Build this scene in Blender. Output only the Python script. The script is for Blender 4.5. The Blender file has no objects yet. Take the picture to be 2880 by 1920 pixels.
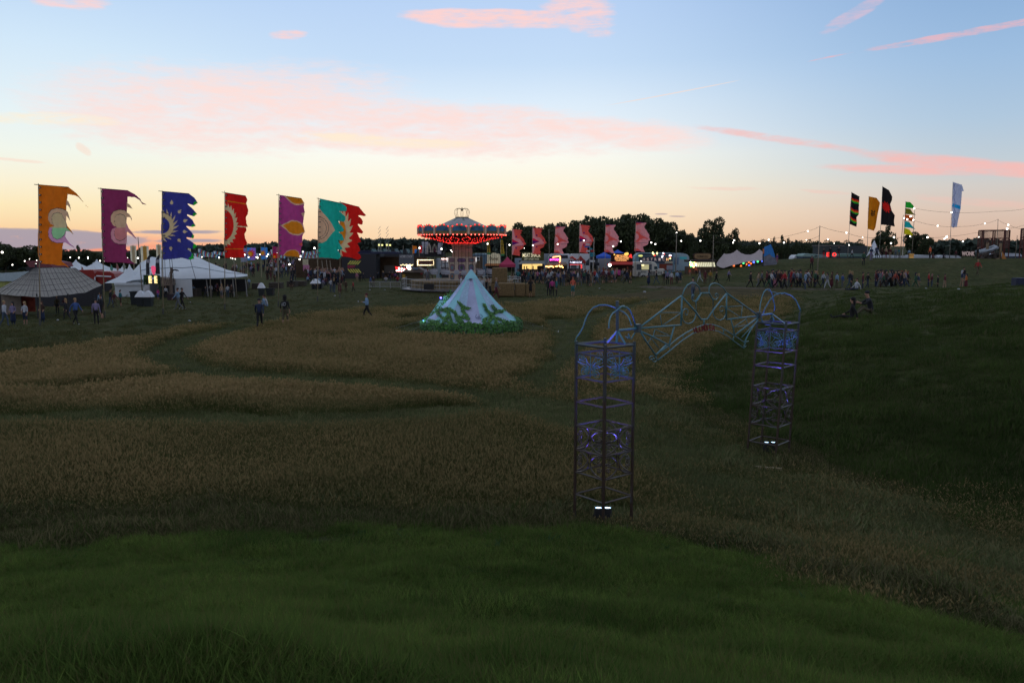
import bpy, bmesh, math, random
import numpy as np
from mathutils import Vector, Matrix
R = math.radians
random.seed(7); rng = np.random.default_rng(7)
S = bpy.context.scene
# ------------------------------------------------------------------ camera
CW, CH, FP = 2880.0, 1920.0, 2325.0
PITCH = math.atan(270/FP); CAMZ = 4.7
cd = bpy.data.cameras.new('camera'); cam = bpy.data.objects.new('camera', cd)
S.collection.objects.link(cam); S.camera = cam
cd.sensor_width = 36; cd.lens = FP/CW*36; cd.clip_start = .1; cd.clip_end = 6000
cam.location = (0, 0, CAMZ); cam.rotation_euler = (math.pi/2-PITCH, 0, 0)
# ------------------------------------------------------------------ view, world, sun
S.view_settings.view_transform = 'Standard'; S.view_settings.look = 'None'
S.view_settings.exposure = 0; S.view_settings.gamma = 1
S.cycles.use_denoising = True
S.cycles.max_bounces = 3; S.cycles.diffuse_bounces = 2; S.cycles.glossy_bounces = 2; S.cycles.transmission_bounces = 3; S.cycles.transparent_max_bounces = 6
S.cycles.use_adaptive_sampling = True; S.cycles.adaptive_threshold = .03; S.cycles.caustics_reflective = False; S.cycles.caustics_refractive = False
def lin(r, g, b, k=1.0):
    f = lambda c: ((c/255+.055)/1.055)**2.4 if c/255 > .04045 else c/255/12.92
    return (f(r)*k, f(g)*k, f(b)*k, 1.0)
def pxdir(px, py):
    u = (px-CW/2)/FP; v = (CH/2-py)/FP
    c, s = math.cos(PITCH), math.sin(PITCH)
    return (u, c+v*s, -s+v*c)
def azel(px, py):
    d = pxdir(px, py); return math.degrees(math.atan2(d[0], d[1])), math.degrees(math.atan2(d[2], math.hypot(d[0], d[1])))
W_ = bpy.data.worlds.new('World'); S.world = W_; W_.use_nodes = True
def build_world():
    nt = W_.node_tree; N = nt.nodes; L = nt.links; N.clear()
    def nd(t, **k):
        n = N.new(t)
        for a, b in k.items(): setattr(n, a, b)
        return n
    def sock(a, v):
        if hasattr(v, 'is_linked') or isinstance(v, bpy.types.NodeSocket): L.new(v, a)
        else: a.default_value = v
    def m(op, a, b=0.0, c=None, clamp=False):
        n = nd('ShaderNodeMath', operation=op, use_clamp=clamp); sock(n.inputs[0], a); sock(n.inputs[1], b)
        if c is not None: sock(n.inputs[2], c)
        return n.outputs[0]
    def mr(v, a, b, c=0.0, d=1.0, it='SMOOTHSTEP'):
        n = nd('ShaderNodeMapRange', interpolation_type=it); sock(n.inputs[0], v)
        for i, q in enumerate((a, b, c, d)): sock(n.inputs[i+1], q)
        return n.outputs[0]
    def mix(f, a, b):
        n = nd('ShaderNodeMix', data_type='RGBA'); sock(n.inputs[0], f); sock(n.inputs[6], a); sock(n.inputs[7], b); return n.outputs[2]
    def ramp(v, pts):
        n = nd('ShaderNodeValToRGB'); L.new(v, n.inputs[0]); e = n.color_ramp.elements
        while len(e) > 1: e.remove(e[-1])
        for i, (p, c) in enumerate(pts):
            x = e[0] if i == 0 else e.new(p)
            x.position = p; x.color = c
        return n.outputs[0]
    tc = nd('ShaderNodeTexCoord'); sp = nd('ShaderNodeSeparateXYZ'); L.new(tc.outputs['Generated'], sp.inputs[0])
    X, Y, Z = sp.outputs
    az = m('MULTIPLY', m('ARCTAN2', X, Y), 57.29578)
    el = m('MULTIPLY', m('ARCSINE', Z), 57.29578)
    f = m('POWER', m('DIVIDE', m('MAXIMUM', el, 0.0), 90.0), .5)
    q = lambda e: math.sqrt(e/90)
    hi = [(q(22), lin(186,202,226)), (q(40), lin(180,188,204)), (1, lin(172,180,196))]
    Lc = [(0, lin(245,150,122)), (q(.45), lin(250,178,140)), (q(1.1), lin(251,214,166)), (q(2.4), lin(253,233,188)), (q(3.8), lin(251,242,214)), (q(5.6), lin(242,247,236)), (q(8), lin(230,243,247)), (q(11.8), lin(210,232,250)), (q(15.5), lin(188,215,246))] + hi
    Cc = [(0, lin(250,205,160)), (q(1), lin(252,219,180)), (q(2.2), lin(255,232,198)), (q(4), lin(255,246,222)), (q(6), lin(252,252,242)), (q(7.5), lin(236,245,250)), (q(9.5), lin(221,237,251)), (q(12), lin(198,222,248)), (q(15.5), lin(186,212,246))] + hi
    Rc = [(0, lin(205,165,142)), (q(1), lin(216,186,166)), (q(2.2), lin(219,197,182)), (q(3.6), lin(210,205,200)), (q(5), lin(194,206,214)), (q(7.5), lin(176,200,222)), (q(11), lin(158,190,224)), (q(15.5), lin(138,174,216))] + hi
    cl, cc, cr = ramp(f, Lc), ramp(f, Cc), ramp(f, Rc)
    base = mix(mr(az, -30, -8), cl, cc); base = mix(mr(az, 2, 31), base, cr)
    # the sky opposite the afterglow is duller and bluer
    dull = ramp(f, [(0, lin(165,160,178)), (q(8), lin(188,188,202)), (q(25), lin(184,192,208)), (1, lin(160,176,204))])
    base = mix(mr(m('ABSOLUTE', az), 60, 150), base, dull)
    cv = nd('ShaderNodeCombineXYZ'); L.new(az, cv.inputs[0]); L.new(el, cv.inputs[1])
    def noise(scale, det=5.0, sx=1.0, sy=1.0, rough=.55, rot=0.0, loc=(0,0,0)):
        mp = nd('ShaderNodeMapping'); L.new(cv.outputs[0], mp.inputs[0]); mp.inputs['Scale'].default_value = (sx, sy, 1)
        mp.inputs['Rotation'].default_value = (0, 0, rot); mp.inputs['Location'].default_value = loc
        n = nd('ShaderNodeTexNoise'); L.new(mp.outputs[0], n.inputs['Vector']); n.inputs['Scale'].default_value = scale
        n.inputs['Detail'].default_value = det; n.inputs['Roughness'].default_value = rough; return n.outputs['Fac']
    n_st = noise(.35, 4, .30, 1.6, .62, R(-7)); n_f = noise(1.5, 5, .42, 1.9, .68, R(-6), (3, 7, 0)); n_w = noise(.25, 2, .6, 1.0, .5, 0, (9, 2, 0))
    def blob(p0, p1, wd, edge=.6, warp=1.0):   # a streak between two sky points, half width wd degrees
        (a0, e0), (a1, e1) = azel(*p0), azel(*p1)
        ln = math.hypot(a1-a0, e1-e0)/2; th = math.atan2(e1-e0, a1-a0)
        dx = m('SUBTRACT', az, (a0+a1)/2); dy = m('SUBTRACT', m('ADD', el, m('MULTIPLY', m('SUBTRACT', n_w, .5), warp)), (e0+e1)/2)
        u = m('DIVIDE', m('ADD', m('MULTIPLY', dx, math.cos(th)), m('MULTIPLY', dy, math.sin(th))), ln)
        v = m('DIVIDE', m('SUBTRACT', m('MULTIPLY', dy, math.cos(th)), m('MULTIPLY', dx, math.sin(th))), wd)
        d = m('ADD', m('POWER', m('ABSOLUTE', u), 3.0), m('MULTIPLY', v, v))
        return mr(d, 1+edge*.5, max(.0, 1-edge*1.3))
    def layer(base, blobs, col, lo, hi_, k, nz):
        t = None
        for b in blobs:
            x = blob(*b[:3], *(b[3:]))
            t = x if t is None else m('MAXIMUM', t, x)
        dens = mr(m('ADD', nz, m('MULTIPLY', m('SUBTRACT', t, 1.0), .45)), lo, hi_)
        dens = m('MULTIPLY', m('MULTIPLY', dens, t), k, clamp=True)
        return mix(dens, base, col)
    nz = m('ADD', m('MULTIPLY', n_st, .5), m('MULTIPLY', n_f, .5))
    # broad veil of pink cloud across the sky
    base = layer(base, [((-60, 285), (1300, 305), 3.6, 1.0), ((300, 235), (1850, 380), 2.0, .9), ((1200, 300), (2080, 410), 1.3, .9), ((300, 320), (1900, 400), 1.9, .9)], lin(255, 224, 217), .24, .62, .95, nz)
    base = layer(base, [((-200, 322), (420, 345), .55, .9), ((700, 375), (1450, 410), .6, .9)], lin(255, 240, 212), .34, .6, .8, nz)
    base = layer(base, [((1920, 352), (2500, 432), .36, .8, .3), ((2350, 425), (3200, 512), .62, .7, .3), ((2250, 462), (2800, 490), .4, .9),
        ], lin(252, 186, 178), .22, .60, .8, nz)
    base = layer(base, [((1900, 525), (2180, 540), .2, .9), ((2230, 530), (2420, 545), .2, .9), ((2500, 545), (3000, 590), .35, .9)], lin(250, 190, 178), .3, .7, .45, nz)
    base = layer(base, [((1080, 38), (1760, 58), .75, .5, .5), ((1500, 5), (1760, 60), 1.7, .9, 1.2), ((1560, 60), (1760, 95), .9, .8, .8), ((740, 95), (880, 92), .42, .9), ((60, -5), (330, 10), .6, .8)], lin(255, 212, 208), .30, .60, .95, nz)
    base = layer(base, [((2290, 108), (2520, -30), .55, .6, .3)], lin(226, 192, 208), .36, .66, .7, nz)
    base = layer(base, [((2400, 148), (3100, 20), .26, .5, .12), ((2250, 178), (2420, 145), .08, .8, .1)], lin(235, 184, 192), .3, .66, .8, n_f)
    base = layer(base, [((1700, 298), (2100, 222), .05, .9, .05), ((-60, 440), (140, 458), .12, .8, .1), ((210, 408), (260, 440), .25, .9)], lin(250, 222, 205), .15, .4, .6, n_f)
    # low grey bank at the left horizon with ragged wisps to its right
    base = layer(base, [((-700, 668), (450, 676), .72, .35, .25), ((350, 652), (640, 652), .16, .8, .1), ((420, 678), (640, 676), .16, .8, .1)], lin(168, 158, 170), .2, .42, .95, n_f)
    base = layer(base, [((-400, 712), (330, 706), .16, .8, .2)], lin(240, 120, 105), .3, .5, .7, n_f)
    base = layer(base, [((1840, 602), (1880, 602), .06, .8, .05), ((1880, 608), (1930, 609), .06, .8, .05)], lin(170, 150, 160), .1, .3, .7, n_f)
    st = m('ADD', .0, 1.0)
    bg = nd('ShaderNodeBackground'); L.new(base, bg.inputs[0]); bg.inputs[1].default_value = SKY
    out = nd('ShaderNodeOutputWorld'); L.new(bg.outputs[0], out.inputs[0])
SKY = 1.0
build_world()
sd = bpy.data.lights.new('sun', 'SUN'); sun = bpy.data.objects.new('sun', sd); S.collection.objects.link(sun)
sd.energy = .06; sd.angle = R(12); sd.color = (1, .62, .4)
sun.rotation_euler = (R(86), 0, R(42))      # afterglow low on the left horizon
# ------------------------------------------------------------------ helpers
def wp(px, py, Y):
    d = pxdir(px, py); t = Y/d[1]; return (d[0]*t, Y, CAMZ+d[2]*t)
def sm(x, a, b):
    t = np.clip((x-a)/(b-a), 0, 1); return t*t*(3-2*t)
BX = np.array([[-20, 9.2], [9, 9.2], [13, 8.2], [20, 6.6], [28, 5.8], [35, 6.6], [52, 15.5], [72, 25], [90, 34], [200, 60]])
MR = np.linspace(3.9, 15, 24); MZ = 4.7-(MR-1)*(.335+.215*np.clip((15-MR)/11.1, 0, 1)**1.3); MZ = np.maximum(MZ-MZ[-1], 0)
def H(x, y):
    x = np.asarray(x, float); y = np.asarray(y, float)
    r = np.sqrt(((x+1.5)/1.18)**2+(y+1)**2)
    m0 = np.interp(r, MR, MZ)
    xb = np.interp(y, BX[:, 0], BX[:, 1])
    amp = np.interp(y, [0, 10, 15, 45, 68, 75, 81, 84, 200], [.8, 1.2, 1.35, 1.35, 1.05, .95, .5, .5, .5])
    bank = amp*sm(x-xb, 0, 7.5)*np.where(y < 76, 1, 1)
    pathz = .5*sm(x, 8, 22)*sm(y, 68, 82)
    bank = bank+1.0*sm(x-xb, 6.5, 17)*(1-sm(y, 52, 70))*sm(y, 4, 16)
    bank = np.where(y > 75, np.maximum(bank*(1-sm(y, 75, 81)), pathz), np.maximum(bank, pathz))
    far = 3.0*sm(x, 9, 42)*sm(y, 86, 111)*(1-.6*sm(y, 113, 128))*(1-sm(y, 200, 400))
    far = np.maximum(far, pathz*(y > 84))
    hill = 5.5*sm(y, 260, 420)*(.6+.4*np.sin(x*.011+1))*(1-sm(y, 900, 1500))*sm(x, -150, -40)
    z = np.maximum(np.maximum(m0, bank), far)+hill
    z = z+.05*np.sin(x*.9+1)*np.sin(y*.7)*sm(y, 2, 9)*(1-sm(y, 60, 90))
    z = z+.035*np.sin(x*2.3+1.3*np.sin(y*1.7))*np.sin(y*2.9+x)*(1-sm(y, 12, 20))*sm(y, 1, 3)
    z = z-.006*np.maximum(y-200, 0)*(1-sm(x/np.maximum(y, 1), -.40, -.26))
    return z
def gr(px, py, far=600):      # where the view ray through a photo pixel meets the ground
    d = pxdir(px, py); t = np.geomspace(2.2, far, 1500)
    z = CAMZ+d[2]/d[1]*t; h = H(d[0]/d[1]*t, t); k = np.argmax(z < h)
    if not (z < h).any(): k = len(t)-1
    a, b = t[max(k-1, 0)], t[k]
    for _ in range(20):
        c = (a+b)/2
        if CAMZ+d[2]/d[1]*c < float(H(d[0]/d[1]*c, c)): b = c
        else: a = c
    return (d[0]/d[1]*b, b, float(H(d[0]/d[1]*b, b)))
def gz(px, Y):                # ground point at depth Y in the column of a photo pixel
    d = pxdir(px, 690); x = d[0]/d[1]*Y; return (x, Y, float(H(x, Y)))
def inpoly(P, X, Y):
    P = np.asarray(P, float); x0, y0 = P[:, 0], P[:, 1]; x1, y1 = np.roll(x0, -1), np.roll(y0, -1)
    r = np.zeros(np.shape(X), bool)
    for a, b, c, d in zip(x0, y0, x1, y1):
        if b == d: continue
        r ^= ((b > Y) != (d > Y)) & (X < (c-a)*(Y-b)/(d-b)+a)
    return r
# materials -------------------------------------------------------------
MT = {}
def mat(name, col, rough=.7, metal=0.0, emit=None, es=0.0, var=.12, trans=0.0, scale=6.0, spec=.3, bump=0.0):
    if name in MT: return MT[name]
    m = bpy.data.materials.new(name); m.use_nodes = True; nt = m.node_tree; N = nt.nodes; L = nt.links
    b = N['Principled BSDF']; b.inputs['Roughness'].default_value = rough; b.inputs['Metallic'].default_value = metal
    b.inputs['Specular IOR Level'].default_value = spec
    col = tuple(col[:3])
    if emit: b.inputs['Emission Color'].default_value = (*emit[:3], 1); b.inputs['Emission Strength'].default_value = es
    last = None
    if var:
        tc = N.new('ShaderNodeTexCoord'); n = N.new('ShaderNodeTexNoise'); L.new(tc.outputs['Object'], n.inputs['Vector'])
        n.inputs['Scale'].default_value = scale; n.inputs['Detail'].default_value = 6; n.inputs['Roughness'].default_value = .6
        r = N.new('ShaderNodeValToRGB'); L.new(n.outputs['Fac'], r.inputs[0]); e = r.color_ramp.elements
        e[0].position = .3; e[1].position = .7
        e[0].color = (*[c*(1-var) for c in col], 1); e[1].color = (*[min(1, c*(1+var)) for c in col], 1)
        L.new(r.outputs[0], b.inputs['Base Color']); last = r.outputs[0]
        if bump:
            bp = N.new('ShaderNodeBump'); bp.inputs['Strength'].default_value = bump; L.new(n.outputs['Fac'], bp.inputs['Height']); L.new(bp.outputs[0], b.inputs['Normal'])
    else: b.inputs['Base Color'].default_value = (*col, 1)
    if trans:
        t = N.new('ShaderNodeBsdfTranslucent'); mx = N.new('ShaderNodeMixShader'); mx.inputs[0].default_value = trans
        if last: L.new(last, t.inputs[0])
        else: t.inputs[0].default_value = (*col, 1)
        L.new(b.outputs[0], mx.inputs[1]); L.new(t.outputs[0], mx.inputs[2]); L.new(mx.outputs[0], N['Material Output'].inputs[0])
    MT[name] = m; return m
def rgb(r, g, b, k=1.0): return lin(r, g, b, k)[:3]
# mesh builder ------------------------------------------------------------
def frame(d):
    d = Vector(d).normalized(); u = Vector((0, 0, 1)) if abs(d.z) < .95 else Vector((1, 0, 0))
    a = d.cross(u).normalized(); return a, a.cross(d)
class MB:
    def __init__(s): s.v = []; s.f = []; s.m = []; s.k = 0
    def add(s, vs, fs, k=None):
        o = len(s.v); s.v += [tuple(map(float, q)) for q in vs]; s.f += [tuple(i+o for i in f) for f in fs]; s.m += [s.k if k is None else k]*len(fs); return s
    def box(s, x0, x1, y0, y1, z0, z1, k=None, c=None, rz=0):
        vs = [(x, y, z) for z in (z0, z1) for y in (y0, y1) for x in (x0, x1)]
        if rz: vs = [(x*math.cos(rz)-y*math.sin(rz), x*math.sin(rz)+y*math.cos(rz), z) for x, y, z in vs]
        if c: vs = [(x+c[0], y+c[1], z+c[2]) for x, y, z in vs]
        return s.add(vs, [(0, 2, 3, 1), (4, 5, 7, 6), (0, 1, 5, 4), (2, 6, 7, 3), (0, 4, 6, 2), (1, 3, 7, 5)], k)
    def tube(s, pts, r, n=6, k=None, close=False, r1=None):
        pts = [Vector(p) for p in pts]; vs = []; N = len(pts)
        for i, p in enumerate(pts):
            d = (pts[min(i+1, N-1)]-pts[max(i-1, 0)])
            if d.length < 1e-9: d = Vector((0, 0, 1))
            a, b = frame(d); rr = r if r1 is None else r+(r1-r)*i/max(N-1, 1)
            vs += [p+a*rr*math.cos(2*math.pi*j/n)+b*rr*math.sin(2*math.pi*j/n) for j in range(n)]
        fs = [(i*n+j, i*n+(j+1) % n, (i+1)*n+(j+1) % n, (i+1)*n+j) for i in range(N-1) for j in range(n)]
        fs += [tuple(range(n))[::-1], tuple((N-1)*n+j for j in range(n))]
        return s.add(vs, fs, k)
    def bar(s, p, q, w, k=None): return s.tube([p, q], w*.7071, 4, k)
    def lathe(s, prof, c=(0, 0, 0), n=16, k=None, cap=True, ph=0):
        vs = []; P = len(prof)
        for r, z in prof: vs += [(c[0]+r*math.cos(2*math.pi*j/n+ph), c[1]+r*math.sin(2*math.pi*j/n+ph), c[2]+z) for j in range(n)]
        fs = [(i*n+j, i*n+(j+1) % n, (i+1)*n+(j+1) % n, (i+1)*n+j) for i in range(P-1) for j in range(n)]
        if cap: fs += [tuple(range(n))[::-1], tuple((P-1)*n+j for j in range(n))]
        return s.add(vs, fs, k)
    def ball(s, c, r, n=8, k=None, sz=1.0):
        return s.lathe([(max(r*math.sin(math.pi*i/n), .0005), -r*sz*math.cos(math.pi*i/n)) for i in range(n+1)], c, n, k)
    def prism(s, poly, y0, y1, k=None):      # poly in (x,z), extruded along y
        n = len(poly); vs = [(x, y0, z) for x, z in poly]+[(x, y1, z) for x, z in poly]
        return s.add(vs, [tuple(range(n)), tuple(range(2*n-1, n-1, -1))]+[(i, i+n, (i+1) % n+n, (i+1) % n) for i in range(n)], k)
    def quad(s, a, b, c, d, k=None): return s.add([a, b, c, d], [(0, 1, 2, 3)], k)
    def build(s, name, mats, parent=None, smooth=False, off=None):
        me = bpy.data.meshes.new(name); o = bpy.data.objects.new(name, me); S.collection.objects.link(o)
        v = np.array(s.v, float)
        if parent is not None:
            o.parent = parent; p = parent
            while p is not None: v = v-np.array(p.location); p = p.parent
        if off is not None: v = v-np.array(off); o.location = off if parent is None else o.location
        me.from_pydata(v.tolist(), [], s.f)
        for m in (mats if isinstance(mats, (list, tuple)) else [mats]): me.materials.append(m)
        me.polygons.foreach_set('material_index', s.m)
        if smooth: me.polygons.foreach_set('use_smooth', [True]*len(s.f))
        me.update(); return o
def tag(o, label=None, cat=None, group=None, kind=None):
    if label: o['label'] = label
    if cat: o['category'] = cat
    if group: o['group'] = group
    if kind: o['kind'] = kind
    return o
def thing(name, label, cat, loc=(0, 0, 0), group=None):
    o = bpy.data.objects.new(name, None); S.collection.objects.link(o); o.location = loc; o.empty_display_size = .3
    return tag(o, label, cat, group)
def clone(root, loc, rz=0, label=None, sc=1.0, group=None):
    kids = [c for c in S.collection.objects if c.parent == root]
    r = root.copy(); S.collection.objects.link(r); r.location = loc; r.rotation_euler = (0, 0, rz); r.scale = (sc,)*3 if not isinstance(sc, tuple) else sc
    if label: r['label'] = label
    if group: r['group'] = group
    for ch in kids:
        c = ch.copy(); S.collection.objects.link(c); c.parent = r
        for g in [x for x in S.collection.objects if x.parent == ch]:
            d = g.copy(); S.collection.objects.link(d); d.parent = c
    return r
def text(s, x0, x1, z0, z1, y, name, m, parent, ext=.01, rot90=False, shear=0.0):
    cu = bpy.data.curves.new('t', 'FONT'); cu.body = s; cu.extrude = .02; cu.shear = shear; cu.align_x = 'LEFT'; cu.resolution_u = 2; cu.offset = .012
    o = bpy.data.objects.new('t', cu); S.collection.objects.link(o); dg = bpy.context.evaluated_depsgraph_get()
    me = bpy.data.meshes.new_from_object(o.evaluated_get(dg)); bpy.data.objects.remove(o)
    n = len(me.vertices); v = np.empty(n*3); me.vertices.foreach_get('co', v); v = v.reshape(-1, 3)
    if rot90: v = np.stack([v[:, 1], -v[:, 0], v[:, 2]], 1)
    a, b = v.min(0), v.max(0); q = np.empty_like(v)
    q[:, 0] = x0+(v[:, 0]-a[0])/(b[0]-a[0])*(x1-x0); q[:, 2] = z0+(v[:, 1]-a[1])/(b[1]-a[1])*(z1-z0)
    q[:, 1] = y-ext*(v[:, 2]-a[2])/max(b[2]-a[2], 1e-6)
    p = parent
    while p is not None: q = q-np.array(p.location); p = p.parent
    me.vertices.foreach_set('co', q.ravel()); me.materials.clear(); me.materials.append(m); me.update(); me.name = name
    o = bpy.data.objects.new(name, me); S.collection.objects.link(o); o.parent = parent; return o
# ------------------------------------------------------------------ ground
def px_poly(pts): return [gr(*p)[:2] for p in pts]
MEADOW = px_poly([(-700, 1075), (-80, 1022), (180, 985), (400, 956), (560, 920), (760, 905), (1010, 872), (1290, 862), (1460, 856), (1700, 830), (1900, 812), (2060, 806), (2210, 818), (2235, 850), (2180, 900), (2060, 950), (1960, 985), (1900, 1030), (1885, 1100), (1920, 1160), (2010, 1210), (2120, 1290), (2230, 1345), (2400, 1375), (2640, 1420), (3100, 1500), (3400, 1900), (2880, 1800), (2500, 1660), (2200, 1570), (1900, 1500), (1600, 1460), (1200, 1425), (700, 1410), (300, 1425), (-60, 1440), (-900, 1500)])
PATHS = [([(735, 905), (600, 940), (490, 975), (470, 1005), (540, 1040), (700, 1062), (900, 1072), (1130, 1090), (1350, 1120), (1560, 1150), (1600, 1165)], 1.15),
         ([(-200, 1195), (200, 1180), (520, 1180), (800, 1192), (1100, 1178), (1400, 1160), (1640, 1160)], .8),
         ([(-200, 1110), (150, 1100), (400, 1075), (560, 1050)], .55),
         ([(1500, 1165), (1640, 1200), (1800, 1130)], .9),
         ([(1600, 990), (1650, 900), (1760, 868), (1860, 845), (1960, 830)], .95), ([(1560, 900), (1590, 940), (1600, 990), (1560, 1040), (1500, 1075)], .8),
         ([(1110, 905), (1150, 895)], .6)]
PATHS = [([gr(*p)[:2] for p in pl], w) for pl, w in PATHS]
THIN = [([(1780, 1290), (1950, 1290), (2100, 1400), (2300, 1470), (2700, 1560), (3100, 1640)], 1.1), ([(1500, 1080), (1560, 1160), (1800, 1230), (1900, 1290)], .8)]
THIN = [([gr(*p)[:2] for p in pl], w) for pl, w in THIN]
SPARSE = px_poly([(1480, 1090), (1600, 1060), (1760, 1010), (1900, 1010), (1960, 1130), (2120, 1250), (2500, 1370), (3300, 1480), (3700, 2600), (2900, 2050), (2300, 1700), (1900, 1580), (1720, 1500), (1800, 1330), (1640, 1230), (1500, 1180)])
TOWC = [gr(1697, 1462)[:2], gr(2160, 1275)[:2]]
TENTC = np.array(wp(1326, 927, 46.2)[:2])
def segdist(x, y, pl):
    d = np.full(np.shape(x), 1e9)
    for (ax, ay), (bx, by) in zip(pl[:-1], pl[1:]):
        dx, dy = bx-ax, by-ay; t = np.clip(((x-ax)*dx+(y-ay)*dy)/(dx*dx+dy*dy+1e-9), 0, 1)
        d = np.minimum(d, np.hypot(x-ax-t*dx, y-ay-t*dy))
    return d
def wob(x, y): return .22*np.sin(x*2.1+y*.7)+.18*np.sin(x*.9-y*1.7+2)+.1*np.sin(x*5+y*4)
def tall(x, y):               # 0 mown .. 1 standing hay
    x = np.asarray(x, float); y = np.asarray(y, float); w = wob(x, y)
    t = sum(inpoly(MEADOW, x+w*.6+a, y+w*.6+b).astype(float) for a, b in ((.5, 0), (-.5, 0), (0, .6), (0, -.6), (.9, .4), (-.9, -.5)))/6
    for pl, wd in PATHS: t *= sm(segdist(x, y, pl)+w*.25, wd*.55, wd*1.7)
    sp = np.minimum(inpoly(SPARSE, x+w, y+w), 1.0).astype(float); t *= 1-sp*(.62+.3*np.sin(x*1.9+y*.8)*np.sin(y*1.3))
    for cxy in TOWC: t *= sm(np.hypot(x-cxy[0], y-cxy[1])+w*.2, .55, .85)
    for pl, wd in THIN: t *= .3+.7*sm(segdist(x, y, pl)+w*.6, wd*.5, wd*1.8)
    t *= sm(np.hypot(x-TENTC[0], (y-TENTC[1])*.85)+w*.5, 3.9, 4.4)
    return t
def ground():
    def axis(segs):
        a = [segs[0][0]]
        for lo, hi, st in segs:
            n = max(1, int(round((hi-lo)/st))); a += list(lo+(hi-lo)*np.arange(1, n+1)/n)
        return np.array(a)
    xs = axis([(-2500, -400, 300), (-400, -80, 20), (-80, -30, 2), (-30, 30, .3), (30, 80, 1.5), (80, 400, 20), (400, 2500, 300)])
    ys = axis([(-60, -6, 6), (-6, 2, 1), (2, 60, .3), (60, 130, 1), (130, 500, 10), (500, 3500, 300)])
    X, Y = np.meshgrid(xs, ys); Z = H(X, Y); nx, ny = len(xs), len(ys)
    v = np.stack([X, Y, Z], -1).reshape(-1, 3); i = np.arange(nx*ny).reshape(ny, nx)
    f = np.stack([i[:-1, :-1], i[:-1, 1:], i[1:, 1:], i[1:, :-1]], -1).reshape(-1, 4)
    me = bpy.data.meshes.new('ground'); me.from_pydata(v.tolist(), [], f.tolist())
    me.polygons.foreach_set('use_smooth', [True]*len(f))
    at = me.attributes.new('tall', 'FLOAT', 'POINT'); at.data.foreach_set('value', tall(X, Y).ravel().astype(np.float32))
    pth = (1-sm(segdist(X, Y, PATHG), .9, 1.5)).ravel()
    at = me.attributes.new('worn', 'FLOAT', 'POINT'); at.data.foreach_set('value', pth.astype(np.float32))
    o = bpy.data.objects.new('ground', me); S.collection.objects.link(o); tag(o, kind='structure')
    m = bpy.data.materials.new('turf'); m.use_nodes = True; N = m.node_tree.nodes; L = m.node_tree.links; b = N['Principled BSDF']
    b.inputs['Roughness'].default_value = 1; b.inputs['Specular IOR Level'].default_value = 0.05
    g = N.new('ShaderNodeNewGeometry')
    def nz(sc, d=8, s=(1, 1, 1)):
        mp = N.new('ShaderNodeMapping'); L.new(g.outputs['Position'], mp.inputs[0]); mp.inputs['Scale'].default_value = s
        n = N.new('ShaderNodeTexNoise'); L.new(mp.outputs[0], n.inputs['Vector']); n.inputs['Scale'].default_value = sc; n.inputs['Detail'].default_value = d; n.inputs['Roughness'].default_value = .65; return n.outputs['Fac']
    def ramp(v, *p):
        r = N.new('ShaderNodeValToRGB'); L.new(v, r.inputs[0]); e = r.color_ramp.elements; e[0].position, e[0].color = p[0][0], (*p[0][1], 1); e[1].position, e[1].color = p[-1][0], (*p[-1][1], 1)
        for q in p[1:-1]: x = e.new(q[0]); x.color = (*q[1], 1)
        return r.outputs[0]
    def mix(f, a, c2, t='MIX'):
        x = N.new('ShaderNodeMix'); x.data_type = 'RGBA'; x.blend_type = t
        (L.new(f, x.inputs[0]) if not isinstance(f, float) else setattr(x.inputs[0], 'default_value', f)); L.new(a, x.inputs[6]); L.new(c2, x.inputs[7]); return x.outputs[2]
    lawn = ramp(nz(.35, 6), (.3, (.038, .050, .018)), (.5, (.056, .062, .024)), (.72, (.086, .078, .036)))
    fine = ramp(nz(3.2, 10, (1, .5, 1)), (.3, (.40,)*3), (.7, (1.15,)*3))
    lawn = mix(.85, lawn, fine, 'MULTIPLY')
    hay = ramp(nz(1.1, 8), (.3, (.035, .034, .016)), (.7, (.085, .066, .032)))
    a1 = N.new('ShaderNodeAttribute'); a1.attribute_name = 'tall'
    c = mix(a1.outputs['Fac'], lawn, hay)
    a2 = N.new('ShaderNodeAttribute'); a2.attribute_name = 'worn'
    c = mix(a2.outputs['Fac'], c, ramp(nz(2), (.3, (.06, .052, .04)), (.7, (.11, .092, .075))))
    L.new(c, b.inputs['Base Color'])
    bp = N.new('ShaderNodeBump'); bp.inputs['Strength'].default_value = .6; bp.inputs['Distance'].default_value = .08; L.new(nz(6, 10), bp.inputs['Height']); L.new(bp.outputs[0], b.inputs['Normal'])
    me.materials.append(m)
PATHG = [(15, 90), (17, 85), (22, 82.5), (30, 80.5), (45, 80), (80, 79)]
ground()
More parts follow.
